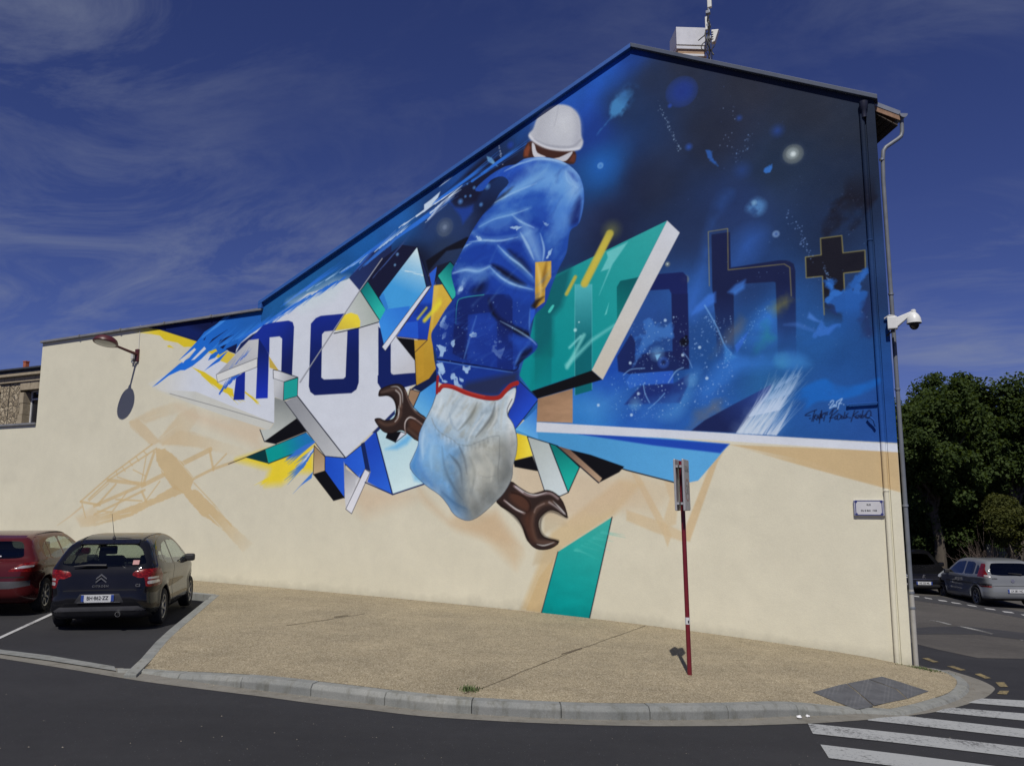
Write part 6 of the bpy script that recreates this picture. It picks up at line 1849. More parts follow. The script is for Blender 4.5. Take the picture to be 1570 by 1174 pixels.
MB().hexa([wall3(p0u, p0v, -chd + .05), wall3(p0u - .07, p0v + .02, -chd + .05), wall3(p0u - .07, p0v + .02, -chd - .08), wall3(p0u, p0v, -chd - .08)],
          [wall3(p0u, p1v, -chd + .05), wall3(p1u - .02, p1v - .03, -chd + .05), wall3(p1u - .02, p1v - .03, -chd - .08), wall3(p0u, p1v, -chd - .08)]).build('sector_antenna', M_OFFW, ms, bevel=.012)
for k in range(4):
    q = p0v + (p1v - p0v) * (.25 + .18 * k)
    MB().box(wall3(p0u - .02, q, -chd + .055), (.045, .012, .012), Matrix.Rotation(-WANG, 3, 'Z')).build('antenna_slot', M_BLK, ms)
for k in range(5):
    u0 = mu + RNG.uniform(-.05, .05)
    pts = [wall3(u0 + RNG.uniform(-.04, .05), mv + h, -chd + .05 + RNG.uniform(-.03, .04)) for h in np.linspace(-.15 - .06 * k, 1.05 - .12 * k, 7)]
    MB().tube(smooth_line(pts, 4), .011, 6).build('cable', M_BLK, ms, smooth=True)
cp = [wall3(mu + .02 + .16 * math.sin(t) , mv + .1 + .12 * math.cos(t), -chd + .06) for t in np.linspace(0, 5.2, 14)]
MB().tube(cp, .011, 6).build('cable', M_BLK, ms, smooth=True)
MB().tube([wall3(mu + .25, mv + .3, -chd + .03), wall3(mu, mv + .45, -chd + .03)], .012, 6).build('mast_stay', M_BLK, ms)
MB().tube([wall3(mu - .04, mv - .02, -chd + .03), wall3(mu - .10, mv - .16, -chd + .06)], .016, 6).build('mast_stay', M_BLK, ms)
for h in (.30, .62, .95):
    MB().box(wall3(mu, mv + h, -chd + .01), (.10, .10, .07), Matrix.Rotation(-WANG, 3, 'Z')).build('mast_clamp', M_ZINC, ms, bevel=.008)

# ---------------------------------------------------------------- things on the wall and pavement
MW = Matrix.Rotation(-WANG, 3, 'Z')
M_MAROON = mottled('maroon_paint', (0.062, 0.014, 0.018), (0.078, 0.018, 0.022), 6, .42)
M_LENS = Mat('frosted_lens', (0.42, 0.43, 0.40), 0.25).m

# street lamp on its arm
lu, lv = wall_uv(211.5, 546)
lamp = thing('wall_lamp', 'maroon street lamp with round lens on an arm over the cream wall', 'street lamp', tuple(wall3(lu, lv, 0)))
MB().box(wall3(lu, lv + .02, .03), (.13, .05, .34), MW).build('wall_plate', M_MAROON, lamp, bevel=.01)
hp = Vector(wall3(lu + .0, lv + .19, 1.03))
MB().tube([wall3(lu, lv + .05, .05), wall3(lu, lv + .10, .35), hp + Vector(-WN * .30) + Vector((0, 0, -.02))], [.042, .036, .032], 12).build('arm', M_MAROON, lamp, smooth=True)
MB().lathe([(.0, -.05), (.06, -.05), (.06, .05), (.0, .05)], tuple(hp + Vector(-WN * .31) + Vector((0, 0, -.02))), MW, n=14).build('knuckle', M_MAROON, lamp, bevel=.006)
tilt = Matrix.Rotation(math.radians(12), 3, Vector(WL))
hd = MB().lathe([(.305, -.015), (.315, .0), (.31, .03), (.275, .10), (.20, .155), (.10, .185), (.0, .195)], tuple(hp), tilt, n=36).build('lamp_head', M_MAROON, lamp, smooth=True)
MB().lathe([(.305, -.016), (.285, -.022), (.26, -.02)], tuple(hp), tilt, n=36).build('lens_rim', M_MAROON, hd, smooth=True)
MB().lathe([(.262, -.019), (.20, -.034), (.10, -.045), (.0, -.049)], tuple(hp), tilt, n=36).build('lens', M_LENS, hd, smooth=True)
M_LGREY = mottled('light_grey_plastic', (.46, .46, .45), (.54, .54, .53), 6, .5)
MB().box(wall3(lu + .13, lv + .02, .05), (.09, .09, .20), MW).build('junction_box', M_LGREY, lamp, bevel=.01)
MB().box(wall3(lu + .15, lv - .14, .04), (.05, .06, .08), MW).build('cable_gland', M_ZINC, lamp, bevel=.008)
MB().tube([wall3(lu - .02, lv - .16, .03), wall3(lu + .04, lv - .21, .06), wall3(lu + .09, lv - .19, .06), wall3(lu + .13, lv - .16, .05)], .012, 6).build('cable', M_LGREY, lamp, smooth=True)
MB().tube([wall3(lu - .03, lv + .16, .012), wall3(lu - .025, lv + .55, .012), wall3(lu - .03, lv + .86, .012)], .008, 6).build('supply_cable', M_LGREY, lamp, smooth=True)

# enamel street-name plate
pu0, pv0 = wall_uv(1308.2, 766.2); pu1, pv1 = wall_uv(1356.8, 790.6)
pw, ph = pu0 - pu1, pv0 - pv1
pc = ((pu0 + pu1) / 2, (pv0 + pv1) / 2)
plate = thing('street_name_plate', 'white enamel street name plate with blue border near the corner', 'sign', tuple(wall3(pc[0], pc[1], 0)))
M_ENAM = mottled('white_enamel', (.50, .50, .52), (.55, .55, .565), 5, .3)
M_EBLUE = mottled('blue_enamel', (.035, .04, .15), (.05, .06, .20), 30, .3)
MB().box(wall3(pc[0], pc[1], .022), (pw, .044, ph), MW).build('enamel_panel', M_ENAM, plate, bevel=.008)


def pbar(du, dv, w, h, name='blue_border', off=.0455):
    MB().box(wall3(pc[0] + du, pc[1] + dv, off), (w, .003, h), MW).build(name, M_EBLUE, plate)


pbar(0, ph * .455, pw * .90, ph * .055); pbar(0, -ph * .445, pw * .90, ph * .055)
pbar(pw * .43, 0, pw * .028, ph * .80); pbar(-pw * .43, 0, pw * .028, ph * .80)
pbar(pw * .478, 0, pw * .018, ph * .94); pbar(-pw * .478, 0, pw * .018, ph * .94)
for sx in (-1, 1):
    for sz in (-1, 1):
        MB().lathe([(.0, .0), (ph * .085, .0)], tuple(wall3(pc[0] + sx * pw * .415, pc[1] + sz * ph * .40, .0485)), MW @ Matrix.Rotation(math.pi / 2, 3, 'X'), n=10).build('corner_rosette', M_EBLUE, plate)
M_INK = Mat('black_print', (.02, .02, .022), .5).m
xax, zax = Vector(-WL), Vector((0, 0, 1))
put_text('plate_lettering', 'RUE', ph * .155, M_INK, frame(wall3(pc[0], pc[1] + ph * .20, .0475), xax, zax, Vector(WN)), plate, bold=.0006, spacing=1.1, squeeze=.8)
put_text('plate_lettering', 'DU 8 MAI  1945', ph * .155, M_INK, frame(wall3(pc[0], pc[1] - ph * .17, .0475), xax, zax, Vector(WN)), plate, bold=.0006, spacing=1.12, squeeze=.8)

# dome camera on the corner
bu, bv = wall_uv(1368.5, 497)
cam = thing('security_camera', 'white dome security camera on a bracket at the building corner', 'camera', tuple(wall3(bu, bv, .02)))
M_CAMW = mottled('camera_white', (.60, .61, .59), (.66, .67, .65), 6, .35)
M_SMOKE = Mat('smoked_dome', (.012, .011, .012), .08, 0, .6).m
MB().box(wall3(bu - .0, bv, .09), (.155, .15, .215), MW).build('mount_box', M_CAMW, cam, bevel=.015)
du_, dv_ = wall_uv(1398, 500)
off = .11
e_ = lambda u, v, o=off: wall3(u, v, o)
MB().hexa([e_(bu - .07, bv - .085, off - .05), e_(bu - .07, bv - .085, off + .05), e_(bu - .32, bv + .13, off + .03), e_(bu - .32, bv + .13, off - .03)],
          [e_(bu - .07, bv + .085, off - .05), e_(bu - .07, bv + .085, off + .05), e_(bu - .32, bv + .18, off + .03), e_(bu - .32, bv + .18, off - .03)]).build('bracket_arm', M_CAMW, cam, bevel=.012)
dc = wall3(bu - .335, bv, off)
MB().lathe([(.03, .20), (.042, .19), (.042, .145), (.05, .14), (.085, .10), (.108, .05), (.116, .0), (.120, -.035), (.108, -.045)], tuple(dc), n=28).build('dome_housing', M_CAMW, cam, smooth=True)
MB().lathe([(.116, -.042), (.095, -.05), (.072, -.055)], tuple(dc), n=28).build('dome_rim', M_BLK, cam, smooth=True)
MB().lathe([(.082, -.05), (.076, -.09), (.055, -.125), (.028, -.145), (.0, -.15)], tuple(dc), n=24).build('dome_glass', M_SMOKE, cam, smooth=True)
MB().tube([e_(bu + .12, bv + .10, .05), e_(bu + .04, bv + .14, .09), e_(bu - .04, bv + .12, .09), e_(bu - .06, bv + .09, .09)], .016, 8).build('conduit', M_LGREY, cam, smooth=True)
MB().tube([e_(bu + .10, bv - .20, .04), e_(bu + .03, bv - .15, .09), e_(bu - .02, bv - .10, .09)], .014, 8).build('conduit', M_BLK, cam, smooth=True)
MB().lathe([(.0, -.03), (.03, -.03), (.03, .05), (.0, .05)], e_(bu + .0, bv - .13, .10), n=12).build('gland', M_BLK, cam)

# double sign on a red post
sb = gnd(1057.5, 1034)
sb = Vector((sb[0], sb[1], pavz(sb[0], sb[1])))
post_h = 2.86
sign = thing('zone_sign', 'thin red post carrying two grey framed speed zone panels seen edge on', 'sign', tuple(sb))
M_RED = mottled('dark_red_post', (.125, .010, .018), (.155, .014, .022), 6, .38)
lean = Vector((-.012, 0, 1)).normalized()
def sp(h, x=0.0, y=0.0):
    return sb + lean * h + Vector((x, y, 0))
MB().tube([sp(-.2), sp(post_h - .02)], .031, 16).build('post', M_RED, sign, smooth=True)
M_STICK = Mat('white_sticker', (.55, .56, .57), .5).m
MB().lathe([(.0325, -.045), (.0325, .045)], tuple(sp(.70)), n=16).build('sticker', M_STICK, sign, smooth=True, recalc=False)
MB().box(sp(.69, .006, -.0335), (.018, .003, .035)).build('sticker_mark', M_INK, sign)
M_ALU = mottled('grey_aluminium', (.36, .36, .365), (.42, .42, .425), 6, .45, .3)
M_FACE = mottled('sign_face', (.33, .325, .32), (.38, .375, .37), 5, .45)
M_PINK = mottled('faded_red_ring', (.30, .15, .12), (.34, .18, .14), 8, .5)
M_GREY = Mat('grey_print', (.12, .12, .12), .5).m
fw_, fh_ = .42, .70
fn = Vector((.93, -.367, 0)).normalized()           # outward of the right panel
fx = Vector((fn.y, -fn.x, 0)) * -1.0                 # along the panel (away from the viewer)
zc = post_h - fh_ / 2
for sgn, nm in ((1, 'right'), (-1, 'left')):
    nn = fn * sgn
    ax = Vector((-nn.y, nn.x, 0))
    c0 = sp(zc) + nn * .056
    Mx = frame((0, 0, 0), ax, nn, lean).to_3x3()
    pn = MB().box(c0, (fw_, .028, fh_), Mx).build('panel', M_ALU, sign, bevel=.012)
    MB().box(c0 + nn * .0150, (fw_ - .03, .003, fh_ - .03), Mx).build('panel_face', M_FACE, pn)
    MB().beam(c0 - nn * .03 + lean * .25 - ax * .2, c0 - nn * .03 + lean * .25 + ax * .2, .03, .03).build('mount_rail', M_ALU, sign)
    MB().beam(c0 - nn * .03 - lean * .25 - ax * .2, c0 - nn * .03 - lean * .25 + ax * .2, .03, .03).build('mount_rail', M_ALU, sign)
    rg_ = MB()
    R0, R1, N_ = .13, .158, 32
    cc = c0 + nn * .0172 - lean * .07
    for i in range(N_):
        a, b = 2 * math.pi * i / N_, 2 * math.pi * (i + 1) / N_
        rg_.add([cc + ax * (r * math.cos(t)) + lean * (r * math.sin(t)) for r, t in ((R0, a), (R1, a), (R1, b), (R0, b))], [(0, 1, 2, 3)])
    rg_.build('limit_ring', M_PINK, pn, recalc=False)
    put_text('panel_lettering', 'ZONE', .11, M_GREY, frame(c0 + nn * .0172 + lean * .215, ax, lean, nn), sign, bold=.002)
    put_text('panel_lettering', '30', .19, M_GREY, frame(cc, ax, lean, nn), sign, bold=.003)
MB().lathe([(.036, -.02), (.036, .02)], tuple(sp(zc + .25)), n=14).build('post_clamp', M_BLK, sign, smooth=True)
MB().lathe([(.036, -.02), (.036, .02)], tuple(sp(zc - .25)), n=14).build('post_clamp', M_BLK, sign, smooth=True)

# weeds and litter
M_WEED = mottled('weed_green', (.045, .075, .02), (.09, .12, .04), 30, .8)


def tuft(name, label, px, n, spread, h, off=0.0):
    c = gnd(*px)
    mb = MB()
    for _ in range(n):
        x = c[0] + RNG.normal(0, spread[0]); y = c[1] + RNG.normal(0, spread[1])
        z = pavz(x, y) - .005 + off
        a = RNG.uniform(0, 6.28); l = h * RNG.uniform(.4, 1.1); w = .006
        b = Vector((math.cos(a), math.sin(a), 0)); s = Vector((-b.y, b.x, 0)) * w
        p = Vector((x, y, z)); q = p + b * l * .35 + Vector((0, 0, l * .7)); t = p + b * l * .8 + Vector((0, 0, l * .9))
        mb.add([p - s, p + s, q + s * .8, q - s * .8, t], [(0, 1, 2, 3), (3, 2, 4)])
    o = mb.build(name, M_WEED, recalc=False)
    o['kind'] = 'stuff'
    tag(o, label, 'weeds')
    return o


tuft('weed_tuft', 'small green weed tuft sprouting from the pavement crack by the kerb', (720, 1057), 170, (.06, .07), .05)
tuft('weed_tuft', 'grass growing along the foot of the wall at the street corner', (1418, 1019), 420, (.16, .07), .07, -.03)
M_PAPER = mottled('white_litter', (.62, .62, .63), (.7, .7, .7), 20, .8)
for i, (px, lb) in enumerate((((1225.5, 1101), 'larger crumpled white paper scrap in the gutter by the kerb'), ((1238, 1099.5), 'smaller white paper scrap in the gutter nearest the crossing stripes'))):
    c = gnd(*px, RO)
    me = bpy.data.meshes.new('paper_scrap')
    bm = bmesh.new(); bmesh.ops.create_icosphere(bm, subdivisions=2, radius=.034 if i == 0 else .026)
    for v in bm.verts:
        v.co *= RNG.uniform(.65, 1.15); v.co.z *= .62
    bm.to_mesh(me); bm.free(); me.materials.append(M_PAPER)
    o = bpy.data.objects.new('paper_scrap', me); COL.objects.link(o); o.location = (c[0], c[1], c[2] + .018)
    tag(o, lb, 'litter')

# ---------------------------------------------------------------- cars
def carpaint(name, col, flake=0.0):
    m = Mat(name, col, 0.55, 0.0, 0.03, coat=0.75)
    m.b.inputs['Coat Roughness'].default_value = 0.025
    d = m.noise(1.6, 4)
    lo = tuple(c * 0.92 for c in col); hi = tuple(min(1, c * 1.06 + 0.004) for c in col)
    m.color(m.ramp(d, [(0.3, lo), (0.7, hi)]))
    return m.m


def glass(name, tint=(0.60, 0.67, 0.62), trans=0.55):
    m = bpy.data.materials.new(name)
    m.use_nodes = True
    n, l = m.node_tree.nodes, m.node_tree.links
    n.clear()
    o = n.new('ShaderNodeOutputMaterial')
    t = n.new('ShaderNodeBsdfTransparent'); t.inputs[0].default_value = (*tint, 1)
    g = n.new('ShaderNodeBsdfGlossy'); g.inputs['Roughness'].default_value = 0.03; g.inputs['Color'].default_value = (0.9, 0.95, 1, 1)
    k = n.new('ShaderNodeMixShader')
    lw = n.new('ShaderNodeLayerWeight'); lw.inputs[0].default_value = 0.5
    pw = n.new('ShaderNodeMath'); pw.operation = 'POWER'; pw.inputs[1].default_value = 4.0
    f = n.new('ShaderNodeMath'); f.operation = 'MULTIPLY_ADD'; f.inputs[1].default_value = 0.85; f.inputs[2].default_value = 0.045
    l.new(lw.outputs['Facing'], pw.inputs[0]); l.new(pw.outputs[0], f.inputs[0])
    l.new(f.outputs[0], k.inputs[0]); l.new(t.outputs[0], k.inputs[1]); l.new(g.outputs[0], k.inputs[2])
    l.new(k.outputs[0], o.inputs['Surface'])
    return m


M_GLASS = glass('car_glass')
M_TINT = glass('dark_car_glass', (0.10, 0.12, 0.12))
M_TYRE = mottled('tyre_rubber', (.012, .012, .012), (.022, .022, .021), 20, .85, bump=.3, bscale=90)
M_RIM = Mat('alloy', (.34, .35, .36), .32, .8).m
M_RIMG = Mat('grey_wheel_trim', (.22, .22, .225), .4, .5).m
M_HUBD = Mat('dark_hub', (.01, .01, .01), .7).m
M_PLAST = mottled('black_trim', (.014, .014, .016), (.022, .022, .024), 12, .55)
M_GAP = Mat('shut_line', (.004, .004, .004), .9).m
M_CABIN = mottled('dark_cabin', (.018, .018, .02), (.03, .03, .032), 12, .9)
M_CHROME = Mat('chrome', (.75, .75, .76), .14, 1.0).m
_lr = Mat('red_lamp_lens', (.12, .003, .003), .3, 0, .2, coat=.35)
_lr.color(_lr.ramp(_lr.noise(26, 2, .6, stretch=(1, 1, 3)), [(.4, (.07, .002, .002)), (.56, (.17, .004, .004)), (.72, (.30, .02, .015))]))
M_LRED = _lr.m
M_LCLR = Mat('clear_lamp_lens', (.42, .40, .40), .15, .3, .6, coat=.8).m
M_LHEAD = Mat('headlamp_lens', (.36, .38, .40), .1, .5, .6, coat=.8).m
M_PLW = Mat('plate_white', (.50, .51, .52), .4).m
M_PLB = Mat('plate_blue', (.02, .05, .24), .4).m
M_GREYB = mottled('grey_bumper_strip', (.055, .055, .06), (.07, .07, .075), 8, .5)


def surface_nets(f, o, h):
    """smooth quad surface of the zero level of grid f (negative inside)"""
    nx, ny, nz = f.shape
    s = f < 0
    c = np.zeros((nx - 1, ny - 1, nz - 1), int)
    for i in (0, 1):
        for j in (0, 1):
            for k in (0, 1):
                c += s[i:nx - 1 + i, j:ny - 1 + j, k:nz - 1 + k]
    act = (c > 0) & (c < 8)
    idx = -np.ones(act.shape, int)
    cells = np.argwhere(act)
    idx[act] = np.arange(len(cells))
    acc = np.zeros((len(cells), 3)); cnt = np.zeros(len(cells))
    cor = [(i, j, k) for i in (0, 1) for j in (0, 1) for k in (0, 1)]
    for a in range(8):
        for b in range(a + 1, 8):
            d = np.array(cor[b]) - np.array(cor[a])
            if np.abs(d).sum() != 1:
                continue
            fa = f[cells[:, 0] + cor[a][0], cells[:, 1] + cor[a][1], cells[:, 2] + cor[a][2]]
            fb = f[cells[:, 0] + cor[b][0], cells[:, 1] + cor[b][1], cells[:, 2] + cor[b][2]]
            m = (fa < 0) != (fb < 0)
            t = fa[m] / (fa[m] - fb[m])
            acc[m] += np.array(cor[a]) + t[:, None] * d
            cnt[m] += 1
    V = (cells + acc / np.maximum(cnt, 1)[:, None]) * h + np.array(o)
    Q = []
    for ax in range(3):
        u, v = (ax + 1) % 3, (ax + 2) % 3
        sl0 = [slice(1, -1)] * 3; sl1 = [slice(1, -1)] * 3
        sl0[ax] = slice(0, f.shape[ax] - 1); sl1[ax] = slice(1, f.shape[ax])
        a, b = s[tuple(sl0)], s[tuple(sl1)]
        e = np.argwhere(a != b)
        sg = a[a != b]
        e = e.copy(); e[:, u] += 1; e[:, v] += 1
        def cell(du, dv):
            q = e.copy(); q[:, u] += du; q[:, v] += dv
            return idx[q[:, 0], q[:, 1], q[:, 2]]
        q = np.stack([cell(-1, -1), cell(0, -1), cell(0, 0), cell(-1, 0)], 1)
        q[~sg] = q[~sg][:, ::-1]
        Q.append(q)
    Q = np.vstack(Q)
    Q = Q[(Q >= 0).all(1)]
    return V, Q


def inpoly(P, X, Y):
    ins = np.zeros(X.shape, bool)
    for i in range(len(P)):
        ax, ay = P[i]; bx, by = P[(i + 1) % len(P)]
        if abs(by - ay) < 1e-9:
            continue
        c = ((ay <= Y) & (Y < by)) | ((by <= Y) & (Y < ay))
        ins ^= c & (X < ax + (Y - ay) * (bx - ax) / (by - ay))
    return ins


def rounded(poly, n=4):
    """soften the corners of a pane outline"""
    P = np.array(poly, float); out = []
    N = len(P)
    for i in range(N):
        a, b, c = P[i - 1], P[i], P[(i + 1) % N]
        r = min(0.25, 0.05 / max(1e-6, min(np.hypot(*(a - b)), np.hypot(*(c - b)))))
        p, q = b + (a - b) * r, b + (c - b) * r
        for k in range(n + 1):
            t = k / n
            out.append((1 - t) ** 2 * p + 2 * t * (1 - t) * b + t * t * q)
    return np.array(out)


def make_body(S, h=0.024):
    """S: dict with side outline, widths, wheels.  Returns verts, quads"""
    Wd, Ln, Ht = S['W'], S['L'], S['H']
    x = np.arange(-Wd / 2 - .12, Wd / 2 + .12, h)
    x = x - (x[0] + x[-1]) / 2
    y = np.arange(-Ln / 2 - .12, Ln / 2 + .12, h)
    z = np.arange(-.02, Ht + .12, h)
    prof = Canvas.smooth(np.array(S['side'], float), 5)
    Y, Z = np.meshgrid(y, z, indexing='ij')
    f1 = Canvas.sdf(prof, Y.astype(np.float32), Z.astype(np.float32)).astype(np.float64)
    hw = np.interp(y, S['plan_y'], S['plan_w'])
    for _ in range(4):
        hw = np.convolve(np.pad(hw, 3, mode='edge'), np.ones(7) / 7, 'valid')
    belt = np.interp(Y, S['belt_y'], S['belt_z'])
    w = hw[:, None] - np.clip(Z - belt, 0, None) * S.get('tumble', .34) - np.clip(S.get('sill', .34) - Z, 0, None) * .25
    # shoulder crease and a soft tuck along the doors
    w = w - .022 * np.exp(-((Z - S.get('crease', .62)) / .10) ** 2) + .012 * np.exp(-((Z - belt + .08) / .05) ** 2)
    for ay in S['axles']:
        d = np.hypot(Y - ay, Z - S['wr'])
        w = w + .022 * np.exp(-((d - S['wr'] - .07) / .055) ** 2) * (Z < belt)
    X = x[:, None, None]
    f2 = np.abs(X) - w[None]
    k = S.get('round', .085)
    a, b = f1[None], f2
    hh = np.clip(.5 + .5 * (a - b) / k, 0, 1)
    f = a * hh + b * (1 - hh) + k * hh * (1 - hh)
    for ay in S['axles']:
        d = np.hypot(Y - ay, Z - S['wr'])[None] - (S['wr'] + .045)
        cy = np.maximum(d, (Wd / 2 - .30) - np.abs(X))
        f = np.maximum(f, -cy)
    return surface_nets(f, (x[0], y[0], z[0]), h)


def build_car(name, label, cat, S, loc, heading, scale=1.0, group=None):
    car = thing(name, label, cat, loc, group)
    fy = Vector((heading[0], heading[1], heading[2] if len(heading) > 2 else 0)).normalized()
    rx = fy.cross(Vector((0, 0, 1))).normalized()
    up = rx.cross(fy)
    R = np.array([[rx.x, fy.x, up.x], [rx.y, fy.y, up.y], [rx.z, fy.z, up.z]]) * scale

    def T(P):
        return np.asarray(P, float) @ R.T

    V, Q = make_body(S)
    C = V[Q].mean(1)
    e1 = V[Q[:, 2]] - V[Q[:, 0]]; e2 = V[Q[:, 3]] - V[Q[:, 1]]
    N = np.cross(e1, e2); N /= np.linalg.norm(N, axis=1)[:, None] + 1e-9
    cls = np.zeros(len(Q), int)
    names = ['body']; mats = [S['paint']]; par = [None]; lab = [None]
    for nm, mat, view, poly, kw in S['zones']:
        poly = np.array(poly, float) if kw.get('sharp') else rounded(poly)
        for side in ((1, -1) if view in ('side', 'rearm', 'frontm') else (0,)):
            if view == 'side':
                A, B = C[:, 1], C[:, 2]; ok = (C[:, 0] * side > 0) & (N[:, 0] * side > kw.get('n', .28))
                ia, ib = 1, 2
            else:
                A, B = C[:, 0], C[:, 2]
                sgn = -1 if view.startswith('rear') else 1
                ok = (N[:, 1] * sgn > kw.get('n', .12)) & (C[:, 1] * sgn > kw.get('ymin', 0))
                ia, ib = 0, 2
            Pq = poly.copy()
            if view in ('rearm', 'frontm'):
                Pq[:, 0] *= side
            m = ok & inpoly(Pq, A, B)
            if not m.any():
                continue
            key = len(names)
            names.append(nm); mats.append(mat); par.append(kw.get('parent')); lab.append(kw.get('label'))
            # draw the border vertices onto the outline for a clean edge
            inn = np.zeros(len(V), bool); inn[Q[m].ravel()] = True
            out = np.zeros(len(V), bool); out[Q[ok & ~m].ravel()] = True
            bv = np.where(inn & out)[0]
            if len(bv) and not kw.get('nosnap'):
                p = V[bv][:, [ia, ib]]
                best = np.full(len(bv), 1e9); near = p.copy()
                for i in range(len(Pq)):
                    a, b = Pq[i], Pq[(i + 1) % len(Pq)]
                    ab = b - a
                    t = np.clip(((p - a) @ ab) / (ab @ ab + 1e-12), 0, 1)
                    q = a + t[:, None] * ab
                    d = np.hypot(*(p - q).T)
                    u = d < best
                    best[u] = d[u]; near[u] = q[u]
                mv = best < .03
                V[bv[mv], ia] = near[mv, 0]; V[bv[mv], ib] = near[mv, 1]
            cls[m] = key
    objs = {}
    # shared vertex normals keep the panels reading as one skin
    for k in range(len(names)):
        q = Q[cls == k]
        if not len(q):
            continue
        used, inv = np.unique(q.ravel(), return_inverse=True)
        me = bpy.data.meshes.new(names[k])
        me.from_pydata(T(V[used]).tolist(), [], inv.reshape(-1, 4).tolist())
        me.polygons.foreach_set('use_smooth', [True] * len(me.polygons))
        o = bpy.data.objects.new(names[k], me)
        COL.objects.link(o); me.materials.append(mats[k])
        o.parent = objs['body'] if (par[k] == 'body' and 'body' in objs) else car
        if lab[k]:
            o['label'] = lab[k]
        objs.setdefault(names[k], o)

    def local(mb, nm, mat, parent=None, **kw):
        mb.v = [tuple(p) for p in T(mb.v)] if mb.v else []
        return mb.build(nm, mat, parent or car, world=False, **kw)

    # wheels
    wr = S['wr']
    for sx in (-1, 1):
        for ay in S['axles']:
            cx = sx * (S['W'] / 2 - .105)
            Mx = Matrix.Rotation(math.pi / 2 * sx, 3, 'Y')
            w = local(MB().lathe([(wr * .66, -.085), (wr * .90, -.098), (wr * .985, -.075), (wr, -.03), (wr, .03), (wr * .985, .075), (wr * .90, .098), (wr * .66, .09)], (cx, ay, wr), Mx, 36), 'tyre', M_TYRE, smooth=True)
            rim = MB()
            ns = S.get('spokes', 7)
            rim.lathe([(wr * .67, -.09), (wr * .67, .088), (wr * .60, .082), (wr * .59, .03)], (cx, ay, wr), Mx, 32)
            for i in range(ns):
                a = 2 * math.pi * i / ns + .3
                da = S.get('spoke_w', .20)
                q = []
                for r, ww, hgt in ((wr * .12, da * 1.5, .062), (wr * .61, da, .078)):
                    for sg in (-1, 1):
                        ang = a + sg * ww * (.5 if r > .1 else 1.0)
                        q.append((r * math.cos(ang), r * math.sin(ang), hgt))
                pts = [Mx @ Vector(p) for p in q] + [Mx @ Vector((p[0], p[1], p[2] - .03)) for p in q]
                pts = [(p.x + cx, p.y + ay, p.z + wr) for p in pts]
                rim.add(pts, [(0, 1, 3, 2), (4, 6, 7, 5), (0, 4, 5, 1), (2, 3, 7, 6), (0, 2, 6, 4), (1, 5, 7, 3)])
            rim.lathe([(wr * .2, .05), (wr * .2, .07), (wr * .14, .078), (0.0, .08)], (cx, ay, wr), Mx, 16)
            local(rim, 'rim', S.get('rim', M_RIM), w, smooth=False)
            local(MB().lathe([(wr * .62, .012), (0.0, .012)], (cx, ay, wr), Mx, 20), 'brake_drum', M_HUBD, w)
    # cabin: floor tub, seats, head restraints, wheel, dash
    B = S['cab']
    local(MB().box((0, (B['y0'] + B['y1']) / 2, .55), (S['W'] - .34, B['y1'] - B['y0'], .62)), 'cabin_tub', M_CABIN, bevel=.03)
    for sx in (-.36, .36):
        local(MB().box((sx, B['seat'], .86), (.44, .14, .50), Matrix.Rotation(-.22, 3, 'X')), 'seat', M_CABIN, bevel=.05)
        local(MB().box((sx, B['seat'] - .10, 1.19 * S['H'] / 1.5), (.24, .09, .16)), 'head_restraint', M_CABIN, bevel=.035)
    local(MB().box((0, B['rear'], .82), (1.1, .12, .34), Matrix.Rotation(-.2, 3, 'X')), 'rear_seat', M_CABIN, bevel=.05)
    for sx in (-.38, .38):
        local(MB().box((sx, B['rear'] - .06, 1.03), (.22, .08, .10)), 'head_restraint', M_CABIN, bevel=.03)
    local(MB().lathe([(.175, -.015), (.19, 0), (.175, .015), (.16, 0), (.175, -.015)], (-.36, B['dash'] - .28, .90), Matrix.Rotation(1.15, 3, 'X'), 24), 'steering_wheel', M_CABIN, smooth=True)
    local(MB().box((0, B['dash'], .82), (S['W'] - .40, .5, .18)), 'dashboard', M_CABIN, bevel=.05)
    local(MB().box((0, B['mir'][0], B['mir'][1]), (.22, .03, .06)), 'rear_view_mirror', M_CABIN, bevel=.01)
    # door mirrors and handles
    for sx in (-1, 1):
        mp = S['mirror']
        mo = local(MB().box((sx * (mp[0] + .10), mp[1], mp[2]), (.19, .13, .14)), 'door_mirror', S.get('mirror_mat', S['paint']), bevel=.04)
        local(MB().box((sx * (mp[0] - .01), mp[1] + .02, mp[2] - .05), (.14, .06, .05)), 'mirror_foot', M_PLAST, mo, bevel=.01)
        for hy, hz in S['handles']:
            local(MB().box((sx * (S['W'] / 2 - S.get('hin', .022)), hy, hz), (.035, .17, .032)), 'door_handle', S.get('handle_mat', M_CHROME), bevel=.012)
    S['extra'](car, local, T, R, objs, V)
    return car


def surf_y(V, x, z, sign, r=.05):
    """how far back (or forward) the skin lies at a given place"""
    d = np.hypot(V[:, 0] - x, V[:, 2] - z)
    m = d < r
    y = V[m, 1]
    return (y.min() if sign < 0 else y.max()) if len(y) else sign * 1.9


def lettering(car, s, size, mat, pos, R, nm='badge_lettering', bold=.0, flip=1, spacing=1.0, squeeze=1.0, tilt=0.0):
    me = text_mesh(s, size, .0015, bold, spacing)
    me.transform(Matrix.Diagonal((squeeze, 1, 1, 1)))
    Mt = frame(pos, Vector((flip, 0, 0)), Vector((0, math.sin(tilt), math.cos(tilt))), Vector((0, -flip * math.cos(tilt), flip * math.sin(tilt))))
    me.transform(Mt)
    me.transform(Matrix([[*R[0], 0], [*R[1], 0], [*R[2], 0], [0, 0, 0, 1]]))
    me.materials.clear(); me.materials.append(mat)
    o = bpy.data.objects.new(nm, me); COL.objects.link(o); o.parent = car
    o['kind'] = 'stuff'
    return o


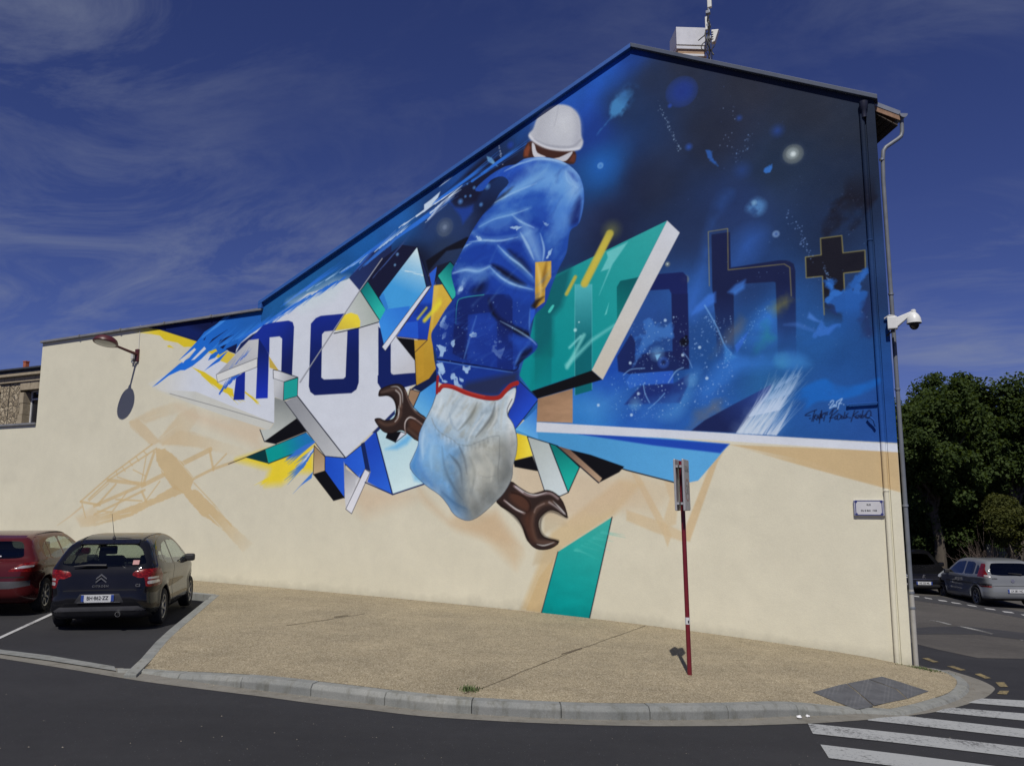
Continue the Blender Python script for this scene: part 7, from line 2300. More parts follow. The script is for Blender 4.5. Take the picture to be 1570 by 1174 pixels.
def plate_on(car, local, R, x, y, z, sgn, s, w=.50, h=.105, eu=True, mat=None):
    f = -1 if sgn > 0 else 1
    p = local(MB().box((x, y, z), (w, .012, h)), 'number_plate', mat or M_PLW, bevel=.004)
    if eu:
        for sx, nm in ((-1, 'plate_band'), (1, 'plate_band')):
            local(MB().box((x + sx * w * .455, y + sgn * .0075, z), (w * .085, .003, h * .96)), nm, M_PLB, p)
    lettering(car, s, h * .78, M_INK, (x, y + sgn * .0085, z), R, 'plate_lettering', .001, f, 1.0, .86)
    return p


# --- the three-door-looking black hatchback, tail to the viewer
M_NAVYCAR = carpaint('blue_black_paint', (.0035, .0036, .0055))
cit = dict(W=1.73, L=3.94, H=1.53, wr=.305, axles=(-1.17, 1.30), paint=M_NAVYCAR, tumble=.46, sill=.36, crease=.60, round=.17,
           side=[(-1.80, .20), (-1.93, .30), (-1.97, .45), (-1.965, .60), (-1.93, .72), (-1.90, .84), (-1.875, .94), (-1.82, 1.04), (-1.69, 1.20), (-1.55, 1.345), (-1.42, 1.425), (-1.15, 1.485), (-.75, 1.52), (-.2, 1.53), (.20, 1.50), (.50, 1.42),
                 (.82, 1.25), (1.15, 1.04), (1.42, .94), (1.72, .82), (1.90, .68), (1.965, .50), (1.95, .34), (1.85, .21), (1.2, .17), (0, .17), (-1.2, .17)],
           plan_y=[-1.98, -1.92, -1.75, -1.4, -.9, 0, .9, 1.4, 1.7, 1.88, 1.98], plan_w=[.62, .735, .815, .855, .865, .865, .862, .84, .77, .66, .50],
           belt_y=[-2, -1.2, 0, 1.2, 2], belt_z=[1.02, 1.0, .96, .93, .9],
           cab=dict(y0=-1.45, y1=1.1, seat=.02, rear=-.95, dash=.75, mir=(.42, 1.33)), mirror=(.80, .78, 1.01), handles=[(-.78, .90), (.22, .87)], spokes=7, spoke_w=.26,
           mirror_mat=M_PLAST)
cit['zones'] = [
    ('rear_window', M_GLASS, 'rear', [(-.66, 1.08), (-.62, 1.16), (-.54, 1.30), (-.44, 1.375), (0, 1.39), (.44, 1.375), (.54, 1.30), (.62, 1.16), (.66, 1.08), (.45, 1.045), (0, 1.03), (-.45, 1.045)], dict(n=.15)),
    ('windscreen', M_GLASS, 'front', [(-.76, .99), (-.60, 1.36), (-.50, 1.44), (.50, 1.44), (.60, 1.36), (.76, .99), (.3, .97), (-.3, .97)], dict(n=.12)),
    ('side_window', M_GLASS, 'side', [(-1.16, 1.05), (-.62, 1.01), (-.58, 1.40), (-.95, 1.36), (-1.14, 1.24)], {}),
    ('side_window', M_GLASS, 'side', [(-1.45, 1.14), (-1.22, 1.06), (-1.20, 1.25), (-1.36, 1.26)], {}),
    ('side_window', M_GLASS, 'side', [(-.52, 1.005), (.50, .97), (.60, 1.06), (.42, 1.30), (.10, 1.39), (-.48, 1.41)], {}),
    ('side_window', M_GLASS, 'side', [(.62, .99), (.90, 1.0), (.66, 1.19), (.55, 1.24)], {}),
    ('tail_lamp', M_LRED, 'rearm', [(.46, .90), (.50, .965), (.66, .995), (.845, 1.0), (.86, .86), (.85, .70), (.69, .70), (.66, .86), (.58, .85)], dict(n=-.55, ymin=1.4)),
    ('lamp_lens', M_LCLR, 'rearm', [(.71, .745), (.705, .80), (.835, .805), (.84, .755)], dict(n=-.5, ymin=1.4)),
    ('lamp_lens', M_LCLR, 'rearm', [(.71, .825), (.71, .86), (.83, .865), (.835, .83)], dict(n=-.5, ymin=1.4)),
    ('bumper_strip', M_GREYB, 'rear', [(-.72, .335), (-.60, .405), (.60, .405), (.72, .335)], dict(n=.0, sharp=1, ymin=1.7)),
    ('lower_bumper', M_PLAST, 'rear', [(-.80, .10), (-.72, .335), (.72, .335), (.80, .10)], dict(n=-.2)),
    ('plate_recess', M_PLAST, 'rear', [(-.38, .47), (-.30, .61), (.30, .61), (.38, .47)], dict(n=.2, sharp=1)),
    ('brake_lamp', M_LRED, 'rear', [(-.16, 1.418), (-.16, 1.436), (.16, 1.436), (.16, 1.418)], dict(n=.1, sharp=1, nosnap=1)),
    ('door_shut_line', M_GAP, 'side', [(-.556, .36), (-.556, 1.40), (-.542, 1.40), (-.542, .36)], dict(sharp=1, nosnap=1)),
    ('tailgate_shut_line', M_GAP, 'rear', [(-.66, .655), (-.66, .668), (.66, .668), (.66, .655)], dict(sharp=1, nosnap=1, n=.2)),
    ('roof_seam', M_GAP, 'rear', [(0, 0), (0, .001), (.001, 0)], {}),
]


def cit_extra(car, local, T, R, objs, V):
    yb = lambda x, z: surf_y(V, x, z, -1)
    # black roof bows
    for sx in (-1, 1):
        pts = []
        for y in np.linspace(-1.42, .35, 12):
            z = np.interp(y, [-1.48, -1.2, -.75, -.2, .2, .5], [1.435, 1.49, 1.518, 1.522, 1.492, 1.41])
            pts.append((sx * (.52 - .03 * abs(y + .3)), y, z - .016))
        local(MB().tube(pts, .018, 6), 'roof_bow', M_PLAST, smooth=True)
    # aerial
    al = local(MB().lathe([(.03, .0), (.022, .03), (.0, .05)], (-.02, -1.22, 1.475), None, 12), 'aerial_base', M_PLAST, smooth=True)
    local(MB().tube([(-.02, -1.22, 1.50), (-.035, -1.40, 1.90)], [.006, .003], 6), 'aerial', M_PLAST)
    # wiper
    local(MB().tube([(.05, yb(.05, 1.06) - .02, 1.06), (-.22, yb(-.22, 1.065) - .03, 1.065), (-.45, yb(-.45, 1.045) - .02, 1.05)], [.022, .02, .008], 8), 'rear_wiper', M_PLAST, smooth=True)
    # spoiler lip
    local(MB().hexa([(-.47, -1.53, 1.375), (.47, -1.53, 1.375), (.46, -1.33, 1.43), (-.46, -1.33, 1.43)], [(-.47, -1.545, 1.40), (.47, -1.545, 1.40), (.46, -1.33, 1.465), (-.46, -1.33, 1.465)]), 'roof_spoiler', M_NAVYCAR, bevel=.015)
    # chevrons and lettering
    for k in (0, 1):
        z0 = .80 + k * .055
        for sx in (-1, 1):
            y0 = yb(0, z0 + .05) - .008
            local(MB().hexa([(0, y0, z0 + .045), (sx * .085, y0 + .004, z0 - .02), (sx * .085, y0 + .004, z0 + .005), (0, y0, z0 + .075)], [(0, y0 - .014, z0 + .045), (sx * .082, y0 - .008, z0 - .02), (sx * .082, y0 - .008, z0 + .005), (0, y0 - .014, z0 + .075)]), 'chevron', M_CHROME)
    lettering(car, 'CITROËN', .05, M_CHROME, (0, yb(0, .73) - .008, .73), R, bold=.001, spacing=1.25)
    lettering(car, 'C3', .065, M_CHROME, (.58, yb(.58, .735) - .012, .735), R, bold=.002)
    y = yb(0, .53) - .012
    plate_on(car, local, R, -.02, y, .545, -1, 'BH·862·ZZ', .50, .108)
    local(MB().box((0, y - .004, .478), (.66, .012, .008)), 'plate_trim', M_CHROME)
    local(MB().box((-.02, y - .002, .484), (.40, .004, .012)), 'dealer_strip', M_PLW)
    local(MB().lathe([(.038, 0), (.042, .03), (.036, .03), (.034, -.1), (.0, -.1)], (.30, -1.95, .28), Matrix.Rotation(math.pi / 2, 3, 'X'), 16), 'exhaust_pipe', M_CHROME, smooth=True)
    local(MB().box((.50, yb(.45, 1.10) - .006, 1.10), (.10, .004, .085), Matrix.Rotation(-.62, 3, 'X')), 'window_sticker', mottled('pink_sticker', (.30, .12, .12), (.40, .22, .20), 60, .6))


cit['extra'] = cit_extra
_h = np.array(gnd(287, 926, RO)) - np.array(gnd(239, 957.5, RO))
_hd = _h[:2] / np.hypot(*_h[:2])
CARS = 1.0
_rw = gnd(241.5, 957.5, RO)
_rt = np.array([_hd[1], -_hd[0]])
_cc = np.array(_rw[:2]) - _rt * (1.73 / 2 - .10) * CARS + _hd * 1.17 * CARS
_slope = (float(pav_z(_cc[0] + _hd[0])) - float(pav_z(_cc[0] - _hd[0]))) / 2
build_car('black_hatchback', 'black hatchback parked with its tail and number plate facing the viewer', 'car', cit, (_cc[0], _cc[1], float(pav_z(_cc[0])) + EYE + RO), (_hd[0], _hd[1], _slope), CARS, 'cars parked in the bays by the mural')

# --- red hatchback beside it, cut by the picture's edge
M_REDCAR = carpaint('dark_red_paint', (.060, .006, .007))
meg = dict(W=1.78, L=4.21, H=1.47, wr=.315, axles=(-1.33, 1.30), paint=M_REDCAR, tumble=.50, sill=.36, crease=.58, round=.15,
           side=[(-1.90, .22), (-2.06, .32), (-2.105, .48), (-2.10, .66), (-2.06, .84), (-2.00, .955), (-1.90, .99), (-1.84, 1.04), (-1.80, 1.18), (-1.72, 1.31), (-1.58, 1.385), (-1.2, 1.44), (-.6, 1.47), (0, 1.465), (.40, 1.40), (.80, 1.22),
                 (1.20, 1.00), (1.60, .88), (1.92, .76), (2.06, .60), (2.10, .42), (2.0, .24), (1.4, .18), (0, .17), (-1.4, .18)],
           plan_y=[-2.12, -2.04, -1.85, -1.5, -1, 0, .9, 1.5, 1.85, 2.02, 2.12], plan_w=[.60, .74, .83, .875, .888, .89, .885, .85, .76, .64, .45],
           belt_y=[-2, -1.2, 0, 1.2, 2], belt_z=[.98, .96, .94, .92, .9],
           cab=dict(y0=-1.5, y1=1.1, seat=.0, rear=-.95, dash=.78, mir=(.40, 1.30)), mirror=(.82, .78, 1.0), handles=[(-.92, .86), (.15, .84)], spokes=7, spoke_w=.22, handle_mat=M_REDCAR)
meg['zones'] = [
    ('rear_window', M_TINT, 'rear', [(-.62, 1.02), (-.58, 1.26), (-.50, 1.33), (.50, 1.33), (.58, 1.26), (.62, 1.02)], dict(n=.2)),
    ('windscreen', M_GLASS, 'front', [(-.62, 1.04), (-.52, 1.34), (.52, 1.34), (.62, 1.04)], dict(n=.15)),
    ('side_window', M_GLASS, 'side', [(-1.42, 1.03), (-1.18, .985), (-1.16, 1.30), (-1.36, 1.20)], {}),
    ('side_window', M_GLASS, 'side', [(-1.12, .98), (-.46, .965), (-.46, 1.37), (-.90, 1.35), (-1.10, 1.31)], {}),
    ('side_window', M_GLASS, 'side', [(-.38, .96), (.74, .945), (.86, .97), (.62, 1.15), (.25, 1.32), (-.36, 1.37)], {}),
    ('tail_lamp', M_LRED, 'rearm', [(.42, .80), (.66, .95), (.86, .96), (.90, .88), (.86, .78), (.60, .80)], dict(n=-.55, ymin=1.5)),
    ('lamp_lens', M_LCLR, 'rearm', [(.52, .845), (.66, .905), (.83, .90), (.80, .865)], dict(n=-.4, ymin=1.5)),
    ('bumper_strip', M_GREYB, 'rear', [(-.85, .54), (-.85, .63), (.85, .63), (.85, .55), (.5, .50), (-.5, .50)], dict(n=.05, sharp=1, ymin=1.9)),
    ('door_shut_line', M_GAP, 'side', [(-.43, .36), (-.43, .97), (-.415, .97), (-.415, .36)], dict(sharp=1, nosnap=1)),
    ('side_strip', M_PLAST, 'side', [(-.95, .52), (-.95, .56), (1.0, .54), (1.0, .50)], dict(sharp=1)),
    ('tailgate_shut_line', M_GAP, 'rear', [(-.70, .70), (-.70, .712), (.70, .712), (.70, .70)], dict(sharp=1, nosnap=1, n=.2)),
]


def meg_extra(car, local, T, R, objs, V):
    for sx in (-1, 1):
        pts = [(sx * (.60 - .02 * abs(y)), y, np.interp(y, [-1.6, -1.2, -.6, 0, .4], [1.37, 1.43, 1.458, 1.453, 1.39]) - .01) for y in np.linspace(-1.5, .3, 10)]
        local(MB().tube(pts, .014, 6), 'roof_bow', M_PLAST, smooth=True)
    local(MB().box((0, surf_y(V, 0, .78, -1) - .006, .78), (.50, .012, .105)), 'number_plate', M_PLW, bevel=.004)
    local(MB().box((.16, surf_y(V, .4, 1.06, -1) + .01, 1.065), (.16, .003, .02), Matrix.Rotation(-.3, 3, 'X')), 'window_lettering', M_PLW)


meg['extra'] = meg_extra
_rw = gnd(61, 938, RO)
_mc = np.array(_rw[:2]) - _rt * (1.78 / 2 - .10) * CARS + _hd * 1.33 * CARS
build_car('red_hatchback', 'dark red hatchback cut off by the picture edge beside the black car', 'car', meg, (_mc[0], _mc[1], float(pav_z(_mc[0])) + EYE + RO), (_hd[0], _hd[1], _slope), CARS, 'cars parked in the bays by the mural')

# --- silver hatchback across the side street
M_SILVER = carpaint('silver_paint', (.15, .158, .17))
cor = dict(W=1.65, L=3.82, H=1.44, wr=.29, axles=(-1.15, 1.34), paint=M_SILVER, tumble=.42, sill=.34, crease=.60, round=.12,
           side=[(-1.75, .22), (-1.88, .30), (-1.91, .46), (-1.89, .58), (-1.85, .70), (-1.82, .90), (-1.74, 1.10), (-1.62, 1.31), (-1.50, 1.38), (-1.1, 1.425), (-.5, 1.44), (0, 1.43), (.35, 1.36), (.70, 1.17), (1.02, .97), (1.35, .89),
                 (1.68, .77), (1.86, .62), (1.91, .45), (1.86, .28), (1.7, .2), (0, .18), (-1.3, .18)],
           plan_y=[-1.92, -1.85, -1.7, -1.4, -.9, 0, .9, 1.4, 1.7, 1.85, 1.92], plan_w=[.60, .71, .77, .80, .82, .825, .82, .80, .73, .62, .45],
           belt_y=[-2, -1.2, 0, 1.2, 2], belt_z=[.96, .94, .92, .9, .88],
           cab=dict(y0=-1.4, y1=1.0, seat=.0, rear=-.9, dash=.7, mir=(.38, 1.25)), mirror=(.76, .72, .97), handles=[(-.62, .82), (.22, .81)], spokes=6, spoke_w=.2, handle_mat=M_PLAST, rim=M_RIMG, mirror_mat=M_PLAST)
cor['zones'] = [
    ('rear_window', M_TINT, 'rear', [(-.60, .98), (-.56, 1.22), (-.48, 1.32), (.48, 1.32), (.56, 1.22), (.60, .98), (.3, .95), (-.3, .95)], dict(n=.15)),
    ('windscreen', M_GLASS, 'front', [(-.60, 1.0), (-.50, 1.32), (.50, 1.32), (.60, 1.0)], dict(n=.15)),
    ('side_window', M_TINT, 'side', [(-1.44, .98), (-1.16, .965), (-1.16, 1.27), (-1.32, 1.20)], {}),
    ('side_window', M_TINT, 'side', [(-1.08, .96), (-.46, .945), (-.46, 1.34), (-.90, 1.33), (-1.06, 1.28)], {}),
    ('side_window', M_TINT, 'side', [(-.38, .945), (.62, .93), (.74, .96), (.50, 1.13), (.18, 1.30), (-.36, 1.345)], {}),
    ('tail_lamp', M_LRED, 'rearm', [(.66, .90), (.70, 1.10), (.62, 1.30), (.70, 1.30), (.84, 1.0), (.84, .90)], dict(n=-.75, ymin=1.35)),
    ('lamp_lens', M_LCLR, 'rearm', [(.62, .91), (.63, .965), (.76, .97), (.76, .915)], dict(n=-.3, ymin=1.35)),
    ('bumper_lamp', M_LRED, 'rearm', [(.62, .60), (.62, .645), (.80, .645), (.80, .60)], dict(n=-.4, ymin=1.4)),
    ('side_strip', M_PLAST, 'side', [(-1.9, .66), (-1.9, .70), (1.0, .69), (1.0, .65)], dict(sharp=1)),
    ('bumper_line', M_GAP, 'rear', [(-.8, .63), (-.8, .65), (.8, .65), (.8, .63)], dict(sharp=1, nosnap=1, n=.1)),
    ('lower_bumper', M_PLAST, 'rear', [(-.85, .10), (-.85, .28), (.85, .28), (.85, .10)], dict(n=-.2)),
]


def cor_extra(car, local, T, R, objs, V):
    y = surf_y(V, 0, .50, -1) - .01
    plate_on(car, local, R, .06, y, .50, -1, 'LX 081 NC', .52, .11)
    local(MB().tube([(.28, surf_y(V, .28, .99, -1) - .02, .99), (-.1, surf_y(V, -.1, 1.02, -1) - .03, 1.03)], [.02, .008], 6), 'rear_wiper', M_PLAST, smooth=True)
    lettering(car, 'CORSA', .05, M_GREYB, (-.52, surf_y(V, -.52, .86, -1) - .008, .865), R, bold=.001)
    local(MB().lathe([(.055, 0), (.055, .012), (.0, .012)], (0, surf_y(V, 0, .80, -1) + .0, .80), Matrix.Rotation(math.pi / 2, 3, 'X'), 18), 'round_badge', M_CHROME, smooth=True)


cor['extra'] = cor_extra
SH = np.array([.095, .995]); SR = np.array([SH[1], -SH[0]])
_rw = gnd(1502, 927, RO)
_sc = np.array(_rw[:2]) + SR * (1.65 / 2 - .10) * 1.04 + SH * 1.15 * 1.04
_ss = -.028
build_car('silver_hatchback', 'silver hatchback parked in front of the hedge across the side street', 'car', cor, (_sc[0], _sc[1], float(pav_z(_sc[0])) + EYE + RO - .02), (SH[0], SH[1], _ss), 1.04, 'cars parked along the side street')

# --- dark saloon nose-on, half behind the corner
M_DKCAR = carpaint('black_paint', (.003, .003, .004))
peu = dict(W=1.76, L=4.2, H=1.44, wr=.31, axles=(-1.30, 1.31), paint=M_DKCAR, tumble=.36, sill=.36, crease=.6, round=.10,
           side=[(-1.9, .22), (-2.05, .34), (-2.09, .5), (-2.05, .72), (-1.95, .92), (-1.70, 1.10), (-1.45, 1.30), (-1.0, 1.40), (-.4, 1.44), (.1, 1.42), (.45, 1.33), (.85, 1.12), (1.2, .97), (1.6, .86), (1.92, .72), (2.06, .56), (2.10, .40), (2.0, .24), (1.3, .18), (0, .17), (-1.4, .18)],
           plan_y=[-2.1, -2.0, -1.8, -1.4, 0, .9, 1.4, 1.75, 1.95, 2.05, 2.12], plan_w=[.55, .72, .82, .87, .88, .875, .85, .80, .72, .62, .48],
           belt_y=[-2, -1.2, 0, 1.2, 2], belt_z=[.98, .96, .93, .9, .86],
           cab=dict(y0=-1.4, y1=1.1, seat=.0, rear=-.95, dash=.8, mir=(.45, 1.25)), mirror=(.82, .80, .98), handles=[(-.7, .85), (.2, .83)], spokes=6)
peu['zones'] = [
    ('windscreen', M_TINT, 'front', [(-.66, 1.0), (-.56, 1.32), (.56, 1.32), (.66, 1.0), (.3, .98), (-.3, .98)], dict(n=.15)),
    ('rear_window', M_TINT, 'rear', [(-.55, 1.05), (-.48, 1.3), (.48, 1.3), (.55, 1.05)], dict(n=.15)),
    ('side_window', M_TINT, 'side', [(-1.35, .98), (-.45, .96), (-.45, 1.34), (-1.0, 1.32)], {}),
    ('side_window', M_TINT, 'side', [(-.38, .96), (.75, .93), (.5, 1.12), (.1, 1.32), (-.36, 1.345)], {}),
    ('headlamp', M_LHEAD, 'frontm', [(.46, .66), (.52, .73), (.80, .86), (.86, .80), (.78, .64), (.62, .62)], dict(n=.02, ymin=1.2)),
    ('fog_lamp', M_LCLR, 'frontm', [(.52, .36), (.52, .43), (.70, .45), (.68, .36)], dict(n=.02, ymin=1.2)),
    ('grille', M_PLAST, 'front', [(-.46, .24), (-.50, .40), (.50, .40), (.46, .24)], dict(n=.1)),
]


def peu_extra(car, local, T, R, objs, V):
    y = surf_y(V, 0, .46, 1) + .01
    plate_on(car, local, R, 0, y, .43, 1, 'AZ 220 ML', .50, .105)
    yb = surf_y(V, 0, .66, 1) + .006
    bd = MB()
    for q in ([(-.03, -.06), (-.015, .03), (.02, .06), (.035, .045), (.01, .02), (-.005, -.06)], [(.0, .02), (.06, .045), (.07, .03), (.02, -.005)], [(.01, -.01), (.05, -.03), (.06, -.055), (.035, -.05)]):
        bd.prism([(-x, yb, .655 + z) for x, z in q], (0, .012, 0))
    local(bd, 'lion_badge', M_CHROME)
    local(MB().box((0, surf_y(V, 0, .56, 1) + .004, .555), (.9, .012, .014)), 'chrome_strip', M_CHROME, bevel=.004)


peu['extra'] = peu_extra
_pf = gnd(1417, 911, RO)
PH = np.array([-.20, -.98])
_pc = np.array(_pf[:2]) - PH * 2.1
build_car('dark_saloon', 'black car nose towards the viewer, half hidden behind the building corner', 'car', peu, (_pc[0], _pc[1], float(pav_z(_pc[0])) + EYE + RO - .03), (PH[0], PH[1], 0), 1.06, 'cars parked along the side street')

# ---------------------------------------------------------------- behind: old stone house, trees, hedge, fence
SHD = 4.5                                     # metres behind the gable plane


def sw(x, y, d=0.0):
    return wall_uv(x, y, -SHD + d)


M_STONE = mottled('limestone', (.27, .225, .155), (.36, .305, .215), 7, .9, bump=.3, bscale=24)
M_RUBBLE = Mat('rubble_stone', (.3, .25, .17), .95)
_v = M_RUBBLE.voro(5.2, out='Color')
_s = M_RUBBLE.n.new('ShaderNodeSeparateColor'); M_RUBBLE.l.new(_v, _s.inputs[0])
_c = M_RUBBLE.ramp(_s.outputs[0], [(0.0, (.20, .16, .105)), (.6, (.32, .265, .18)), (1.0, (.40, .34, .24))])
_e = M_RUBBLE.voro(5.2, feature='DISTANCE_TO_EDGE', out='Distance')
_c = M_RUBBLE.mix(M_RUBBLE.ramp(_e, [(.02, (1, 1, 1)), (.07, (0, 0, 0))]), _c, (.22, .18, .125))
M_RUBBLE.color(_c); M_RUBBLE.bump(M_RUBBLE.math('ADD', M_RUBBLE.ramp(_e, [(.0, (0, 0, 0)), (.1, (1, 1, 1))]), M_RUBBLE.noise(12, 4)), .9, .05)
M_RUBBLE = M_RUBBLE.m
M_WFRAME = mottled('pale_window_frame', (.50, .51, .52), (.56, .57, .58), 5, .5)
M_PANE = Mat('dark_pane', (.012, .013, .018), .08, 0, .6).m
M_GUTT = mottled('dark_gutter', (.05, .055, .065), (.07, .075, .085), 5, .5, .3)

hu0, hv_e = sw(30, 566)                       # eave line
house = thing('stone_house', 'old stone house with clay tile roof rising behind the low wing', 'house', tuple(wall3(hu0, -2.0, -SHD - 2)))
uA, uB = hu0 - 4.0, hu0 + 9.0


def S3(u, v, d=0.0):
    return wall3(u, v, -SHD + d)


_, v_eb = sw(30, 569.5)                       # underside of gutter
_, v_c1 = sw(30, 575.5)                       # cornice foot
_, v_f = sw(30, 585)                          # frieze foot
wu0, wv0 = sw(37.5, 598); wu1, wv1 = sw(59.5, 646)
wuR = wu0 - 1.15
wvB = wv1 - .55
# wall pieces round the window opening
def slab(name, ua, ub, va, vb_, d0, d1, mat, bevel=0.0, par=house):
    return MB().hexa([S3(ua, va, d0), S3(ub, va, d0), S3(ub, va, d1), S3(ua, va, d1)], [S3(ua, vb_, d0), S3(ub, vb_, d0), S3(ub, vb_, d1), S3(ua, vb_, d1)]).build(name, mat, par, bevel=bevel)


qA, qB = wuR - .26, wu0 + .30                 # dressed surround
# two openings: the one seen and its neighbour to the left
wins = [(wuR, wu0), (wu0 + 1.72, wu0 + 2.87)]
edges = [uA] + [e for a, b in wins for e in (a - .26, b + .26)] + [uB]
for i in range(0, len(edges), 2):
    slab('rubble_wall', edges[i], edges[i + 1], -3, v_f, -.5, -.02, M_RUBBLE)
for a, b in wins:
    slab('rubble_wall', a - .26, b + .26, -3, wvB - .2, -.5, -.02, M_RUBBLE)
    # quoins, lintel stones, sill
    n = 5
    hgt = (v_f - wvB) / n
    for side in (0, 1):
        for k in range(n):
            v0 = wvB + hgt * k
            if v0 + hgt * .5 > wv0:
                continue
            w = .26 if (k + side) % 2 else .20
            ua, ub = (b, b + w) if side == 0 else (a - w, a)
            slab('dressed_stone', ua, ub, v0 + .006, min(v0 + hgt, wv0) - .006, -.4, .012 + .008 * (k % 2), M_STONE, .012)
    for ua, ub in ((a - .26, a + (b - a) * .28), (a + (b - a) * .285, a + (b - a) * .70), (a + (b - a) * .705, b + .26)):
        slab('dressed_stone', ua + .004, ub - .004, wv0 + .004, v_f - .01, -.4, .018, M_STONE, .012)
    slab('sill_stone', a - .2, b + .2, wvB - .2, wvB, -.4, .05, M_STONE, .012)
    wn = slab('window', a, b, wvB, wv0, -.36, -.34, M_PANE)
    for ua, ub, va, vb_ in ((a, a + .06, wvB, wv0), (b - .06, b, wvB, wv0), (a, b, wv0 - .05, wv0), (a, b, wv0 - .36, wv0 - .30), (a + (b - a) / 2 - .035, a + (b - a) / 2 + .035, wvB, wv0 - .36), (a, b, wvB, wvB + .06)):
        slab('window_frame', ua, ub, va, vb_, -.335, -.29, M_WFRAME, .004, par=house)
slab('pilaster_joint', wu0 + .92, wu0 + .95, -3, v_f, -.03, -.012, M_GAP)
slab('frieze', uA, uB, v_f, v_c1 - .05, -.5, .015, M_STONE)
for k in range(16):
    uu = uA + .5 + k * .62
    slab('frieze_joint', uu, uu + .012, v_f + .01, v_c1 - .07, .010, .0175, M_GAP)
slab('frieze_moulding', uA, uB, v_f - .03, v_f + .02, -.3, .06, M_STONE, .01)
slab('cornice', uA, uB, v_c1 - .05, v_c1 + .06, -.3, .16, M_STONE, .02)
slab('cornice', uA, uB, v_c1 + .062, v_eb + .02, -.3, .10, M_GUTT, .01)
slab('roof_gutter', uA, uB, v_eb + .022, v_eb + .10, -.3, .24, M_GUTT, .02)
# canal tiles of the roof edge, each its own piece
tile_me = None
roofh = house
tiles_up = .34
k = 0
u = uA
tile = MB()
segs = 6
L_T, R_T = .42, .085
for i in range(segs + 1):
    a = math.pi * i / segs
    for l, rr in ((0, 1.0), (L_T, .86)):
        tile.v.append((math.cos(a) * R_T * rr, l, math.sin(a) * R_T * rr * .8))
for i in range(segs):
    tile.f.append((2 * i, 2 * i + 1, 2 * i + 3, 2 * i + 2))
for i in range(segs + 1):
    a = math.pi * i / segs
    tile.v.append((math.cos(a) * R_T * .8, 0, math.sin(a) * R_T * .62))
b0 = 2 * (segs + 1)
for i in range(segs):
    tile.f.append((2 * i, 2 * i + 2, b0 + i + 1, b0 + i))
rot = Matrix.Rotation(-WANG, 4, 'Z') @ Matrix.Rotation(math.radians(12), 4, 'X')
proto = tile.build('roof_tile', M_TILE, house, recalc=False)
first = True
rows = 3
for r in range(rows):
    u = uA
    while u < uB:
        P = S3(u + RNG.uniform(-.008, .008), v_eb + .10 + r * .36 * math.sin(math.radians(12)), .25 - r * .36 * math.cos(math.radians(12)))
        o = proto if first else proto.copy()
        if not first:
            COL.objects.link(o); o.parent = house
        first = False
        o.matrix_local = Matrix.Translation(Vector(P) - house.location) @ rot @ Matrix.Rotation(RNG.uniform(-.03, .03), 4, 'Z')
        u += .19
MB().hexa([S3(uA, v_eb + .03, .2), S3(uB, v_eb + .03, .2), S3(uB, v_eb + 1.0, -4.6), S3(uA, v_eb + 1.0, -4.6)], [S3(uA, v_eb + .07, .2), S3(uB, v_eb + .07, .2), S3(uB, v_eb + 1.04, -4.6), S3(uA, v_eb + 1.04, -4.6)]).build('roof_deck', M_TILE, house)
cu_, cv_ = sw(40, 560, -2.4)
M_BRICK = mottled('red_brick', (.26, .075, .04), (.33, .11, .06), 12, .9, bump=.2)
cb = wall3(cu_, cv_, -SHD - 2.4)
cst = MB()
cst.box((cb[0], cb[1], cb[2] - .35), (.17, .17, 1.0), MW).build('chimney', M_BRICK, house, bevel=.01)
MB().box((cb[0], cb[1], cb[2] + .16), (.20, .20, .05), MW).build('chimney_cap', M_BRICK, house, bevel=.01)


# ---- trees
def leafmat(name, dark, mid, light):
    m = Mat(name, mid, .75, 0, .12)
    oi = m.n.new('ShaderNodeObjectInfo')
    r = m.noise(2.2, 3, .6)
    q = m.noise(23.0, 2, .6)
    k = m.math('ADD', m.math('MULTIPLY', r, .55), m.math('MULTIPLY', q, .45))
    m.color(m.ramp(k, [(.34, dark), (.5, mid), (.68, light)]))
    m.b.inputs['Subsurface Weight'].default_value = 0.0
    tr = m.n.new('ShaderNodeBsdfTranslucent'); tr.inputs[0].default_value = (light[0] * 1.3, light[1] * 1.4, light[2] * .6, 1)
    mx = m.n.new('ShaderNodeMixShader'); mx.inputs[0].default_value = .3
    out = [n for n in m.n if n.type == 'OUTPUT_MATERIAL'][0]
    m.l.new(m.b.outputs[0], mx.inputs[1]); m.l.new(tr.outputs[0], mx.inputs[2]); m.l.new(mx.outputs[0], out.inputs[0])
    return m.m


M_LEAF = leafmat('dark_green_leaf', (.014, .024, .008), (.034, .054, .015), (.085, .115, .035))
M_LEAF2 = leafmat('olive_leaf', (.030, .036, .010), (.052, .060, .016), (.085, .085, .024))
M_BARK = mottled('grey_bark', (.06, .05, .04), (.10, .085, .065), 14, .95, bump=.5, bscale=30, stretch=(1, 1, .2))
M_TWIG = mottled('bare_twig', (.075, .055, .045), (.12, .09, .075), 20, .95)


